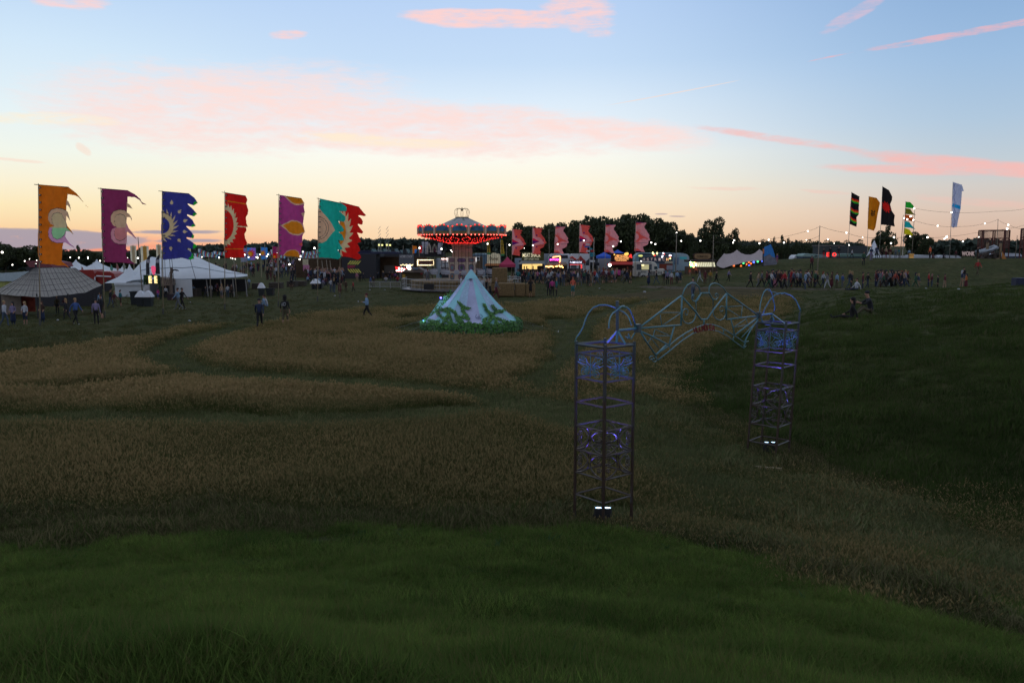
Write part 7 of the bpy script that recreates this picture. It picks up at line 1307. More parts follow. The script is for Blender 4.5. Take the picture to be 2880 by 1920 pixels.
# ------------------------------------------------------------------ people
SK = mat('skin', (.30, .17, .12), .6, var=.05); SHOE = mat('shoe_dark', (.02, .02, .022), .6, var=0)
def skel(pose):
    """joints of a 1.75 m figure facing -Y; returns vertices (pos, radius, region) and edges"""
    V = []; E = []
    def v(p, r, reg, par=None):
        V.append((p, r, reg)); i = len(V)-1
        if par is not None: E.append((par, i))
        return i
    P = POSES[pose]; hz = P.get('hip', .93); lean = P.get('lean', 0.0); ch = lambda z, y0=0.0: (0, y0-lean*(z-hz), z)
    w = P.get('w', 1.0)
    pel = v((0, 0, hz), .135*w, 'bot'); wa = v(ch(hz+.14), .122*w, 'top', pel); cst = v(ch(hz+.36), .145*w, 'top', wa); nb = v(ch(hz+.50), .085, 'top', cst); nk = v(ch(hz+.565), .055, 'skin', nb)
    hy = -lean*.62; hd = P.get('head', (0, 0)); h1 = v((hd[0]*.3, hy-.01+hd[1]*.3, hz+.63), .072, 'skin', nk); h2 = v((hd[0], hy-.012+hd[1], hz+.715), .088, 'skin', h1); h3 = v((hd[0], hy+hd[1], hz+.79), .062, 'skin', h2); v((hd[0], hy-.105+hd[1], hz+.685), .016, 'skin', h2)
    for s, side in ((-1, 'l'), (1, 'r')):
        sh = v((s*.185*w, -lean*.46, hz+.46), .062, 'top', cst); A = P.get('arm_'+side, ((.05, .02, -.28), (.03, -.06, -.25))); q = V[sh][0]; e = (q[0]+s*A[0][0], q[1]+A[0][1], q[2]+A[0][2]); wv = (e[0]+s*A[1][0], e[1]+A[1][1], e[2]+A[1][2]); lr = 'skin' if P.get('bare') else 'top'
        el = v(e, .045, 'top', sh); wr = v(wv, .030, lr, el); d = Vector(wv)-Vector(e); d.normalize(); hm = v(tuple(Vector(wv)+d*.07), .033, 'skin', wr)
        sd = Vector((s, 0, 0)).cross(d) if abs(d.x) < .9 else Vector((0, 1, 0)); sd.normalize()
        for k, (o, l) in enumerate(((-.028, .07), (-.010, .082), (.010, .078), (.027, .06))): f1 = v(tuple(Vector(wv)+d*(.10+l*.5)+sd*o+Vector((-s*.008, 0, 0))), .010, 'skin', hm); v(tuple(Vector(wv)+d*(.10+l*.9)+sd*o*1.05+Vector((-s*.022, 0, 0))), .008, 'skin', f1)
        v(tuple(Vector(wv)+d*.09-sd*.055+Vector((-s*.012, 0, 0))), .011, 'skin', wr)
        L = P.get('leg_'+side, ((.02, 0, -.42), (0, .0, -.43))); hp = v((s*.09*w, 0, hz-.06), .095*w, 'bot', pel); kn = tuple(np.array((s*.09*w, 0, hz-.06))+np.array((s*L[0][0], L[0][1], L[0][2]))); ak = tuple(np.array(kn)+np.array((s*L[1][0], L[1][1], L[1][2])))
        lr = 'skin' if P.get('shorts') else 'bot'; k_ = v(kn, .062*P.get('legw', 1), 'bot', hp); cf = v(tuple(np.array(kn)*.6+np.array(ak)*.4+np.array((0, .012, 0))), .056, lr, k_); a_ = v(ak, .040, lr, cf); ft = P.get('toe_'+side, (0, -.14, -.035)); v(tuple(np.array(ak)+np.array(ft)), .036, 'shoe', a_)
    if P.get('skirt'):
        b = P['skirt']; s1 = v((0, 0, hz-.12), .17, 'bot', pel); v((0, 0, hz-b), .20+b*.08, 'bot', s1)
    return V, E
POSES = {
 'stand': {}, 'stand2': dict(arm_l=((.06, -.04, -.27), (-.05, -.20, -.02)), arm_r=((.05, .02, -.28), (-.02, -.14, -.16)), leg_l=((.02, -.03, -.42), (0, .05, -.43))),
 'walk': dict(lean=.06, leg_l=((.0, -.20, -.37), (0, -.10, -.40)), leg_r=((0, .13, -.40), (0, .27, -.33)), toe_r=(0, -.10, -.09), arm_l=((.05, .15, -.24), (.0, .08, -.24)), arm_r=((.05, -.12, -.25), (.0, -.18, -.18))),
 'walk2': dict(lean=.05, leg_r=((.0, -.16, -.39), (0, -.02, -.42)), leg_l=((0, .06, -.42), (0, .24, -.35)), toe_l=(0, -.10, -.09), arm_r=((.05, .12, -.25), (.0, .02, -.25)), arm_l=((.05, -.10, -.26), (.0, -.16, -.20))),
 'shorts': dict(shorts=True, bare=True, lean=.03, leg_l=((.01, -.10, -.41), (0, .02, -.43)), leg_r=((.01, .05, -.42), (0, .08, -.42)), arm_l=((.06, .05, -.27), (.02, -.04, -.25)), arm_r=((.08, .0, -.26), (.04, -.10, -.22))),
 'skirt': dict(skirt=.42, bare=True, shorts=True, w=.88, arm_l=((.08, -.02, -.26), (-.08, -.16, -.14)), arm_r=((.05, .0, -.28), (.02, -.08, -.24))),
 'long': dict(skirt=.80, w=.9, bare=True, arm_l=((.08, .0, -.26), (-.08, -.18, -.08)), arm_r=((.05, .02, -.27), (-.02, -.16, -.14))),
 'cup': dict(lean=.05, w=1.12, leg_l=((.0, -.22, -.36), (0, -.06, -.41)), leg_r=((0, .16, -.39), (0, .28, -.32)), toe_r=(0, -.09, -.09), arm_l=((.03, .05, -.27), (-.02, -.24, .04)), arm_r=((.04, .06, -.27), (-.04, -.25, .06))),
 'up': dict(bare=True, arm_l=((.16, 0, .16), (.0, -.02, .26)), arm_r=((.10, .02, -.26), (.04, -.06, -.25))),
 'reach': dict(bare=True, lean=.1, arm_l=((.26, 0, -.02), (.25, -.02, .04)), arm_r=((.26, 0, -.03), (.22, -.08, .02)), leg_r=((0, .10, -.41), (0, .16, -.39))),
 'sit': dict(hip=.13, lean=.28, leg_l=((.04, -.34, .22), (.02, -.22, -.27)), leg_r=((.03, -.36, .18), (.02, -.26, -.24)), toe_l=(0, -.14, 0), toe_r=(0, -.14, 0), arm_l=((.02, -.24, -.17), (-.04, -.20, .04)), arm_r=((.02, -.22, -.18), (-.04, -.22, .06)), bare=True, head=(0, -.03)),
 'sitlong': dict(hip=.13, lean=-.02, leg_l=((.03, -.41, .02), (.0, -.43, -.03)), leg_r=((.02, -.40, .08), (0, -.42, -.09)), toe_l=(0, -.04, .13), toe_r=(0, -.05, .12), arm_l=((.05, -.10, -.25), (-.03, -.18, -.10)), arm_r=((.07, .14, -.24), (.02, .06, -.22)), head=(0, -.02)),
 'stout': dict(w=1.3, legw=1.2, bare=True, shorts=True),
}
PM = {}
def pmesh(pose):
    if pose in PM: return PM[pose]
    V, E = skel(pose); me = bpy.data.meshes.new('sk'); me.from_pydata([a[0] for a in V], E, []); o = bpy.data.objects.new('sk', me); S.collection.objects.link(o)
    md = o.modifiers.new('s', 'SKIN'); md.use_smooth_shade = True; sv = me.skin_vertices[0].data
    for i, a in enumerate(V): sv[i].radius = (a[1], a[1]); sv[i].use_root = (i == 0)
    sb_ = o.modifiers.new('ss', 'SUBSURF'); sb_.levels = 1
    dg = bpy.context.evaluated_depsgraph_get(); m2 = bpy.data.meshes.new_from_object(o.evaluated_get(dg)); bpy.data.objects.remove(o)
    reg = {'skin': 0, 'top': 1, 'bot': 2, 'shoe': 3}; n = len(m2.polygons); C = np.empty(n*3); m2.polygons.foreach_get('center', C); C = C.reshape(-1, 3)
    P = np.array([a[0] for a in V]); rr = np.array([a[1] for a in V]); rg = np.array([reg[a[2]] for a in V]); D = np.linalg.norm(C[:, None]-P[None], axis=2)-rr[None]*.5
    for a, b in E:     # midpoints take the child's colour
        pass
    mi = rg[np.argmin(D, 1)]; m2.materials.clear()
    for m_ in (SK, SK, SK, SHOE): m2.materials.append(m_)
    m2.polygons.foreach_set('material_index', mi.astype(np.int32)); m2.polygons.foreach_set('use_smooth', [True]*n); m2.name = 'body'
    P_ = POSES[pose]; hz = P_.get('hip', .93); lean = P_.get('lean', 0.0); hd = P_.get('head', (0, 0)); PM[pose] = (m2, Vector((hd[0], -lean*.68+hd[1], hz+.735))); return PM[pose]
HM = {}
def hmesh(kind):
    if kind in HM: return HM[kind]
    b = MB(); n0 = 0
    def egg(c, rx, ry, rz_, zmin=-9, ymax=9):
        o = len(b.v); b.ball((0, 0, 0), 1, 12); b.v[o:] = [(c[0]+x*rx, c[1]+y*ry, max(c[2]+z*rz_, zmin)) for x, y, z in b.v[o:]]
    if kind == 'short': egg((0, .022, .028), .098, .105, .085, -.02)
    if kind == 'long': egg((0, .025, .02), .104, .108, .10, -.06); egg((0, .075, -.13), .10, .065, .20)
    if kind == 'hood': egg((0, .015, .0), .122, .125, .135); egg((0, .05, -.13), .13, .09, .07)
    if kind == 'bun': egg((0, .022, .025), .10, .106, .088, -.03); egg((0, .07, .10), .045, .045, .045)
    if kind == 'cap': egg((0, .01, .045), .10, .106, .07, .02); b.box(-.07, .07, -.2, -.06, .035, .05)
    if kind == 'afro': egg((0, .02, .04), .15, .15, .14)
    me = bpy.data.meshes.new('hair'); me.from_pydata(b.v, [], b.f); me.polygons.foreach_set('use_smooth', [True]*len(b.f)); HM[kind] = me; me.materials.append(SHOE); return me
COL = dict(black=(.012,.012,.014), dark=(.02,.022,.03), navy=(.018,.03,.07), blue=(.05,.10,.28), sky=(.20,.32,.48), white=(.42,.45,.50), grey=(.13,.14,.16), lilac=(.22,.19,.33), pink=(.45,.17,.25), magenta=(.42,.05,.22), red=(.36,.03,.035), maroon=(.10,.02,.03), orange=(.5,.14,.03), mustard=(.30,.17,.03), green=(.03,.09,.05), teal=(.03,.16,.18), khaki=(.09,.08,.05), brown=(.06,.035,.025), blond=(.32,.22,.11), ginger=(.20,.05,.02), tan=(.30,.22,.15), denim=(.06,.09,.14), coral=(.60,.13,.08), hivis=(.8,.16,.06), skin=(.30,.17,.12), purple=(.13,.05,.2))
def cm(n): return mat('fabric_'+n, [q*.8 for q in COL[n]], .85, var=.15, scale=5)
def person(px, fy, hpx, pose, face, top, bot, hair, hk, label, Y=None, zup=0.0, group=None, shoe='black', ht=None, rz=None):
    g = gr(px, fy) if Y is None else gz(px, Y)
    if Y is not None and fy is not None: g = (g[0], Y, max(g[2], wp(px, fy, Y)[2]))
    if fy is not None and zup == 0:
        lim = 104.5-1.7*math.sin(px*1.7) if 1430 < px < 2035 else (115-1.5*math.sin(px) if 980 < px < 1130 else None)
        if lim and 104 < g[1] < 170 and g[1] > lim: g = gz(px, lim)
    Y = g[1]; H0 = {'sit': .93, 'sitlong': .93}.get(pose, 1.76)
    sc = hpx*Y/FP/H0 if ht is None else ht/H0
    t = thing('person', label, 'person', (g[0], g[1], g[2]+zup-.01), group); t.scale = (sc,)*3; t.rotation_euler = (0, 0, R({'F': 0, 'R': 90, 'L': -90, 'B': 180}[face]+(rz or 0)))
    me, hp = pmesh(pose); o = bpy.data.objects.new('body', me); S.collection.objects.link(o); o.parent = t
    for i, c in enumerate((None, top, bot, shoe)):
        if c: o.material_slots[i].link = 'OBJECT'; o.material_slots[i].material = cm(c)
    h = bpy.data.objects.new('hair' if hk not in ('hood', 'cap') else ('hood' if hk == 'hood' else 'cap'), hmesh(hk)); S.collection.objects.link(h); h.parent = t; h.location = hp; h.material_slots[0].link = 'OBJECT'; h.material_slots[0].material = cm(hair)
    return t
# named figures
t = person(731, 925, 87, 'walk', 'B', 'navy', 'black', 'dark', 'short', 'man in navy jacket and black trousers walking away, nearest figure on the field', rz=10)
t = person(803, 917, 88, 'shorts', 'B', 'black', 'khaki', 'black', 'hood', 'person in black hoodie with white back print and khaki shorts, seen from behind', rz=-6)
o = t.children[0]; o.material_slots[0].link = 'OBJECT'; b = MB(); 
b.tube([(.08*math.cos(a), 0, .10*math.sin(a)*.8) for a in np.linspace(.6, 5.4, 14)], .013, 5); b.box(.04, .17, -.01, .01, .03, .05); b.box(.02, .19, -.01, .01, -.03, -.01); b.box(-.05, .16, -.01, .01, -.085, -.06); m = bpy.data.meshes.new('back_print'); m.from_pydata([(x-.04, y+.165, z+1.27) for x, y, z in b.v], [], b.f); m.materials.append(cm('white')); q = bpy.data.objects.new('back_print', m); S.collection.objects.link(q); q.parent = t
t = person(1033, 898, 74, 'cup', 'L', 'sky', 'black', 'maroon', 'short', 'woman with dark red hair and pale blue top striding left with a cup', rz=0, shoe='white')
b = MB(); b.lathe([(.028, 0), (.036, .10)], (-.09, -.60, 1.16), 8); m = bpy.data.meshes.new('cup'); m.from_pydata(b.v, [], b.f); m.materials.append(cm('white')); q = bpy.data.objects.new('white_cup', m); S.collection.objects.link(q); q.matrix_world = Matrix.Translation(t.location) @ Matrix.Rotation(t.rotation_euler.z, 4, 'Z') @ Matrix.Scale(t.scale.x, 4); tag(q, 'white cup held by the woman in the pale blue top', 'cup')
# left foreground group
LG = 'people near the canvas pavilion'
person(14, 916, 72, 'walk2', 'R', 'white', 'denim', 'blond', 'short', 'blond person in white shirt and jeans at the left edge', group=LG, shoe='dark'); person(38, 912, 64, 'long', 'F', 'lilac', 'navy', 'dark', 'long', 'woman in lilac top and long navy skirt at the left edge', group=LG); person(72, 911, 64, 'skirt', 'F', 'white', 'navy', 'blond', 'long', 'blond woman in white top and short navy skirt near the orange banner pole', group=LG, shoe='white')
person(120, 906, 60, 'long', 'F', 'brown', 'navy', 'brown', 'long', 'woman in brown top beside the orange banner pole', group=LG); person(188, 899, 60, 'walk2', 'L', 'dark', 'dark', 'blond', 'long', 'long-haired person in dark clothes behind the one in blue', group=LG); person(214, 913, 76, 'walk', 'R', 'blue', 'black', 'blond', 'short', 'person in blue top and wide black trousers striding in front of the pavilion', group=LG, shoe='white', rz=-25)
person(272, 911, 72, 'stand', 'B', 'lilac', 'black', 'dark', 'short', 'man in lilac polo shirt left of the plum banner pole, seen from behind', group=LG, rz=10); person(287, 894, 66, 'shorts', 'L', 'dark', 'black', 'brown', 'short', 'person in dark shorts half behind the plum banner pole', group=LG)
person(312, 864, 52, 'walk2', 'R', 'black', 'denim', 'dark', 'short', 'person in black walking left of the pagoda wall', group=LG); person(323, 866, 48, 'walk', 'R', 'maroon', 'khaki', 'blond', 'short', 'person in maroon jacket walking by the pagoda', group=LG); person(340, 861, 46, 'shorts', 'L', 'teal', 'brown', 'brown', 'bun', 'person in teal top and bare legs walking in front of the pagoda', group=LG); person(272, 862, 40, 'stand', 'F', 'sky', 'dark', 'brown', 'short', 'person in sky blue shirt in the shade of the pavilion edge', Y=64, group=LG)
person(150, 900, 50, 'stand', 'F', 'khaki', 'dark', 'mustard', 'cap', 'person with yellow cap under the pavilion', Y=57.5, group=LG); person(173, 890, 44, 'stand2', 'F', 'maroon', 'dark', 'dark', 'short', 'person in maroon under the pavilion', Y=58.5, group=LG)
MG = 'people near the white marquee'
person(503, 871, 62, 'walk', 'L', 'sky', 'grey', 'brown', 'short', 'walker in sky blue top with white shoes right of the navy banner', group=MG, shoe='white'); person(513, 870, 61, 'walk', 'R', 'black', 'black', 'dark', 'short', 'walker in all black with white shoes right of the navy banner', group=MG, shoe='white', rz=-15)
person(445, 842, 32, 'skirt', 'F', 'magenta', 'blue', 'dark', 'bun', 'person in magenta by the brown shelter', group=MG); person(467, 838, 34, 'stand', 'B', 'white', 'dark', 'brown', 'short', 'person in white top standing under the brown shelter', group=MG); person(545, 832, 32, 'stand2', 'F', 'sky', 'grey', 'brown', 'short', 'person in sky top at the marquee wall', group=MG); person(578, 838, 34, 'walk2', 'R', 'dark', 'dark', 'dark', 'short', 'person in dark clothes leaning at the marquee opening', group=MG)
person(594, 833, 36, 'stand2', 'F', 'white', 'grey', 'dark', 'short', 'person in white shirt and grey trousers in the marquee opening', group=MG); person(609, 824, 28, 'stand', 'F', 'lilac', 'dark', 'brown', 'bun', 'person in lilac deep in the marquee opening', group=MG); person(613, 833, 40, 'stand', 'L', 'maroon', 'black', 'dark', 'short', 'person in maroon and black left of the scarlet banner pole', group=MG); person(624, 838, 40, 'skirt', 'F', 'tan', 'grey', 'blond', 'long', 'woman in tan top and grey skirt beside the scarlet banner pole', group=MG)
person(641, 837, 38, 'stand', 'B', 'white', 'denim', 'dark', 'short', 'man in white shirt and jeans right of the scarlet banner pole', group=MG); person(652, 838, 40, 'stand', 'B', 'brown', 'black', 'dark', 'short', 'man in brown beside the man in white shirt', group=MG); person(679, 812, 28, 'stand', 'F', 'red', 'dark', 'dark', 'short', 'person in red under the marquee tail', group=MG); person(701, 808, 27, 'stand2', 'F', 'sky', 'navy', 'dark', 'short', 'person in bright blue shirt at the tip of the marquee tail', group=MG); person(731, 818, 26, 'skirt', 'B', 'magenta', 'magenta', 'dark', 'bun', 'person in magenta behind the white-lidded bin', group=MG)
person(752, 861, 30, 'sit', 'L', 'white', 'sky', 'brown', 'short', 'person in white sitting on the grass, right of the pair', group=MG, rz=10); person(742, 861, 32, 'sitlong', 'L', 'sky', 'khaki', 'brown', 'short', 'person in sky top sitting with legs stretched left', group=MG)
person(820, 816, 34, 'stand', 'F', 'black', 'brown', 'dark', 'short', 'dark figure standing alone by the bale seats', group=MG); person(885, 813, 26, 'sit', 'F', 'blue', 'dark', 'dark', 'short', 'person in blue sitting behind the teal banner pole', group=MG)
CG = 'people between the teal banner and the ride'
for a in ((932,822,40,'stand2','F','white','denim','dark','short','person in white football shirt right of the teal banner pole'), (940,823,42,'walk2','B','black','denim','blond','long','blond person in black jacket and denim skirt'), (956,823,44,'long','F','black','maroon','dark','short','person in long black and maroon dress by the red banner pole'), (973,820,32,'stand','F','brown','brown','dark','short','slim child in brown right of the red banner pole'), (994,820,30,'walk2','L','red','black','dark','short','child in bright red jacket walking left'),
          (1004,791,26,'stand','F','pink','tan','blond','long','person in pink near the EXIT building'), (1013,793,26,'stand2','F','black','black','dark','short','person in black near the EXIT building'), (1023,792,26,'walk','L','dark','dark','dark','short','person in dark coat walking near the EXIT building'), (1043,808,34,'walk2','L','blue','dark','brown','hood','person with bright blue hood left of the barriers'), (1051,808,32,'stand','F','brown','brown','dark','short','person in brown beside the blue hood'),
          (866,800,26,'stand','B','sky','dark','dark','short','person in sky blue left of the teal banner'), (870,791,24,'stand','F','magenta','dark','dark','long','person in magenta left of the teal banner'), (897,812,36,'stand','F','sky','black','dark','cap','person with blue cap right of the teal banner pole'), (909,808,24,'stand','F','lilac','grey','dark','short','person in lilac top behind the teal banner'), (917,806,26,'walk','R','maroon','dark','dark','short','person in maroon behind the teal banner'),
          (1060,772,20,'up','B','sky','black','dark','short','person in sky shirt raising an arm on someone’s shoulders'), (1062,788,24,'stand','B','black','black','dark','short','person in black carrying another on the shoulders'), (1078,790,28,'stand','F','dark','dark','blond','long','person with blond hair by the board wall'), (1096,792,30,'stand2','F','black','navy','dark','short','person in black and navy by the board wall'), (1104,791,28,'stand','F','maroon','dark','dark','short','person in maroon by the board wall'),
          (1086,793,18,'sit','F','white','dark','brown','short','person in white sitting behind the barrier'), (1112,791,26,'stand2','B','purple','black','brown','bun','person in purple beside the red arrow sign'), (1119,793,20,'sit','F','red','dark','dark','short','person in red sitting behind the barrier')): person(*a, group=CG)
RG_ = 'people around the swing ride and the bales'
for a in ((1202,800,44,'stout','B','grey','grey','ginger','short','broad person in grey leaning on the ride barrier',86.5), (1239,790,28,'stand','F','black','teal','dark','short','person in black and teal seen past the ride deck',96), (1286,790,26,'stand2','F','dark','dark','dark','short','person in dark clothes left of the ride column',98), (1296,826,52,'stand','R','white','denim','dark','short','person in pale shirt half hidden behind the bell tent, left',77),
          (1356,830,50,'stand','F','white','dark','dark','short','person in pale shirt just right of the tent top',74), (1367,833,52,'reach','R','black','dark','dark','short','person in black top reaching right over the bales',73.5), (1378,834,54,'reach','L','tan','dark','brown','short','person with outstretched bare arms behind the tent',74.5), (1395,839,58,'walk2','R','grey','maroon','tan','short','person in grey shirt and maroon shorts behind the bell tent',71.5)): person(a[0], a[1], a[2], *a[3:10], Y=a[10], group=RG_)
for a in ((1492,835,54,'skirt','B','black','black','brown','long','woman with long brown hair in a short black dress by the bales'), (1543,831,50,'stand','B','dark','dark','dark','short','dark figure left of the person in the pink jacket'), (1553,832,50,'stand','B','magenta','black','dark','afro','person in a bright pink jacket seen from behind'), (1565,832,50,'stand','L','teal','black','mustard','cap','person in teal jacket with a yellow hat right of the pink jacket'), (1611,830,52,'skirt','F','coral','teal','ginger','long','woman with long red hair, coral top and teal skirt'),
          (1441,806,40,'stand2','B','tan','dark','brown','long','person in tan leaning by the white table'), (1457,802,46,'stand','F','teal','black','dark','long','person in long teal coat behind the bales'), (1468,808,40,'stout','B','black','dark','dark','short','stout person in black behind the bales')): person(*a, group=RG_, shoe='white' if a[0] == 1611 else 'black')
FG = 'people in front of the food stalls'
r_ = np.random.default_rng(21); used = set()
where = ['in front of the MEAT SHACK stall', 'in front of the neon stall', 'in front of the flam stall', 'below the direction signs', 'in front of the smoothie stall', 'beside the ice cream van']
spots = [(1478,775,0),(1487,777,0),(1500,776,0),(1521,780,0),(1527,782,0),(1536,779,0),(1541,786,1),(1549,783,1),(1560,786,1),(1571,788,1),(1577,792,1),(1585,794,1),(1592,793,1),(1598,790,2),(1607,786,2),(1613,784,2),(1619,786,2),(1626,788,2),(1636,792,2),(1644,782,2),(1655,795,3),(1662,794,3),(1675,780,3),(1680,790,3),(1698,782,3),(1705,778,4),(1714,780,4),(1722,779,4),(1730,781,4),(1752,776,4),(1757,780,4),(1766,774,4)]
tops = ['white','grey','navy','maroon','black','sky','pink','tan','dark','khaki','brown','teal','lilac','red','green','denim']; bots = ['black','denim','dark','grey','navy','khaki']; hairs = [('dark','short'),('blond','long'),('brown','short'),('ginger','long'),('dark','long'),('brown','bun')]
def pick(zone):
    for _ in range(200):
        k = (tops[r_.integers(len(tops))], bots[r_.integers(len(bots))], int(r_.integers(len(hairs))), zone)
        if k[:2]+(zone,) not in used and k[0] != k[1]: used.add(k[:2]+(zone,)); return k
spots += [(1474+i*7.9+2*math.sin(i*2.3), 771.5+(i*5) % 7, min(4, [0,0,0,0,0,0,0,1,1,1,1,1,1,2,2,2,2,2,2,3,3,3,3,3,3,4,4,4,4,4,4,4,4,4][i])) for i in range(34)]
for x, y, z in spots:
    k = pick(z); hr = hairs[k[2]]; ps = ['stand', 'stand2', 'walk', 'walk2', 'shorts', 'skirt'][r_.integers(6)]
    lower = {'shorts': 'shorts', 'skirt': 'skirt'}.get(ps, 'trousers'); person(x, None, None, ps, 'FBLR'[r_.integers(4)], k[0], k[1], hr[0], hr[1], 'person in %s top and %s %s %s' % (k[0], k[1], lower, where[z]), group=FG, ht=1.72*r_.uniform(.94, 1.05), Y=107-(y-770)*.45)
for a in ((1762,799,42,'walk','R','navy','black','dark','short','man in navy striding right beside the ice cream van'), (1773,797,38,'shorts','R','mustard','dark','brown','short','person with a mustard rucksack at the rear of the van'), (1824,801,42,'long','L','navy','navy','dark','long','woman in long navy dress in front of the ice cream van'), (1846,800,40,'walk','L','black','denim','dark','short','person in black jacket and white bag walking left past the van'), (1867,800,38,'stand','B','black','khaki','brown','short','person in black at the front of the van'), (1877,800,40,'stand','F','lilac','black','brown','short','person in lilac shirt right of the van'),
          (1888,800,38,'stand2','F','white','maroon','dark','short','person in white and maroon right of the van'), (1904,798,38,'stand','B','sky','black','brown','short','person in pale blue shirt left of the light pole'), (1912,796,36,'stout','F','navy','navy','dark','short','stout person in navy at the light pole'), (1942,772,22,'stand','F','coral','tan','dark','short','person in coral left of the tobacco kiosk'), (1957,775,26,'stand','B','coral','black','dark','short','person in bright coral hoodie at the tobacco kiosk'),
          (1968,794,38,'walk','L','grey','white','brown','short','person in grey with pale shorts near the tobacco kiosk'), (1983,797,38,'stand','F','maroon','maroon','dark','short','person in maroon seen through the arch hoops'), (1997,797,38,'stand2','F','mustard','khaki','dark','short','person in mustard jacket seen above the arch'), (2014,799,38,'walk','R','black','black','dark','short','person in black above the arch'), (2049,791,34,'walk2','R','lilac','black','brown','short','person in lilac top walking alone left of the stretch tent')): person(*a, group=FG)
t = person(1948, 845, 66, 'walk', 'B', 'grey', 'denim', 'dark', 'short', 'man in grey hoodie and jeans walking through the hay behind the arch', rz=8)
# walkers along the gravel path under the far mound
WG = 'people walking on the path under the far mound'
def walker(px, top, bot, hair, hk, label, hpx=45, pose='walk', face='L', Y=81.5, **k): person(px+2.5*math.sin(px*7.7), None, None, pose, face, top, bot, hair, hk, label, Y=Y, ht=(hpx+2.5+2.5*math.sin(px*3.3))*Y/FP, group=WG, rz=18*math.sin(px*5.1), **k)
for a in ((2113,'black','black','dark','short','walker in black, first of the file left of the crowd',46,'walk'), (2134,'tan','grey','brown','short','walker in tan behind the black-clad leader',42,'walk2'), (2143,'grey','black','brown','short','walker in grey top and black trousers behind the leader',44,'walk'), (2168,'black','green','dark','short','walker in black top and green trousers',46,'walk'), (2176,'white','navy','brown','short','walker in white shirt at the left of the dense group',44,'walk2'), (2184,'navy','pink','dark','long','walker in navy and pink',42,'long'), (2194,'brown','black','brown','short','walker in brown striding',46,'walk'), (2203,'maroon','dark','dark','short','walker in maroon top',46,'stand'), (2209,'red','black','dark','short','walker in red jacket and black trousers',47,'walk2'),
          (2216,'pink','grey','blond','long','walker in pink with blond hair',44,'walk2'), (2228,'red','red','dark','short','walker dressed all in red',46,'stand'), (2237,'lilac','grey','dark','short','walker in lilac and grey',45,'stand2'), (2246,'white','dark','dark','short','walker in white vest',46,'stand'), (2257,'denim','black','dark','short','walker in denim jacket striding',45,'walk'), (2268,'sky','denim','brown','short','walker in sky blue hoodie',46,'stand'), (2278,'white','tan','brown','short','walker in white hoodie and tan trousers',46,'walk2'), (2297,'green','dark','blond','short','walker in green jacket next to the light pole',44,'stand'),
          (2330,'grey','white','dark','long','walker in grey top and white trousers bending forward',44,'walk'), (2342,'brown','maroon','brown','long','walker in brown and maroon',42,'long'), (2356,'sky','khaki','brown','short','walker in sky top standing back on the slope',40,'stand'), (2373,'blue','grey','dark','short','short walker in bright blue',34,'stand'), (2392,'dark','denim','blond','long','walker in dark top with blond hair',44,'walk2'), (2402,'dark','dark','blond','long','dark-clad walker with pale hair right beside the blond one',46,'stand'), (2434,'maroon','navy','dark','short','walker in maroon top and navy trousers',42,'stand'), (2446,'black','navy','dark','short','walker in black top and navy trousers',42,'walk2'),
          (2471,'navy','black','dark','short','walker in navy at the left of the right-hand group',46,'stand2'), (2480,'black','maroon','dark','long','walker in black and maroon',46,'stand'), (2492,'green','black','brown','short','walker in green top in the right-hand group',44,'walk'), (2500,'brown','dark','dark','short','walker in brown top and dark trousers',46,'stand2'), (2512,'dark','black','dark','long','walker in dark coat with long hair',44,'stand'), (2526,'coral','black','blond','long','walker in coral pink jacket',45,'walk2'), (2538,'black','dark','dark','long','walker in black with long dark hair',46,'stand'), (2549,'tan','navy','brown','short','walker in tan jacket carrying a bag',48,'walk2'),
          (2578,'green','green','dark','long','walker in dark green, left of a close pair',43,'walk'), (2587,'denim','tan','blond','long','walker in denim with pale hair, right of a close pair',43,'walk2'), (2620,'red','navy','brown','short','walker in red top, left of a red pair',38,'stand'), (2629,'maroon','denim','pink','short','walker in maroon with pink hair, right of a red pair',36,'stand2'), (2646,'black','black','dark','short','walker in black standing alone on the right',40,'stand'), (2663,'maroon','tan','dark','short','walker in maroon jacket with bare legs',40,'shorts'), (2710,'navy','tan','white','long','white-haired walker in navy with a white bag',42,'shorts'), (2726,'orange','maroon','dark','long','walker in rust orange dress beside the white-haired one',42,'long')):
    walker(a[0], *a[1:6], hpx=a[6], pose=a[7], face='LR'[(a[0]//3) % 2] if a[0] > 2170 else 'R', Y=80.3+((a[0]*7) % 9)*.55)
for i in range(34):
    px = 2160+i*9+4*math.sin(i*2.7) if i < 18 else 2466+(i-18)*6.2+3*math.sin(i*1.9)
    k = pick(9); hr = hairs[k[2]]; dkt = ['black', 'dark', 'maroon', 'navy', 'brown', 'grey', 'red', 'denim', 'white'][int(r_.integers(9))]
    while (dkt, k[1], 'w') in used: dkt = tops[r_.integers(len(tops))]; k = (k[0], bots[r_.integers(len(bots))])+k[2:]
    used.add((dkt, k[1], 'w')); side = 'left-hand' if i < 18 else 'right-hand'
    walker(px, dkt, k[1], hr[0], hr[1], 'person in %s top and %s trousers in the rear rank of the %s walkers' % (dkt, k[1], side), hpx=44, pose=['walk', 'walk2', 'stand', 'stand2'][i % 4], face='LR'[i % 2], Y=83.6+(i % 4)*.6)
HG = 'people on the far mound'
def hill(px, fy, hpx, *a, **k): 
    Yv = k.pop('Y'); g_ = gz(px, Yv); person(px, None, None, *a, Y=Yv, ht=hpx*Yv/FP, group=HG)
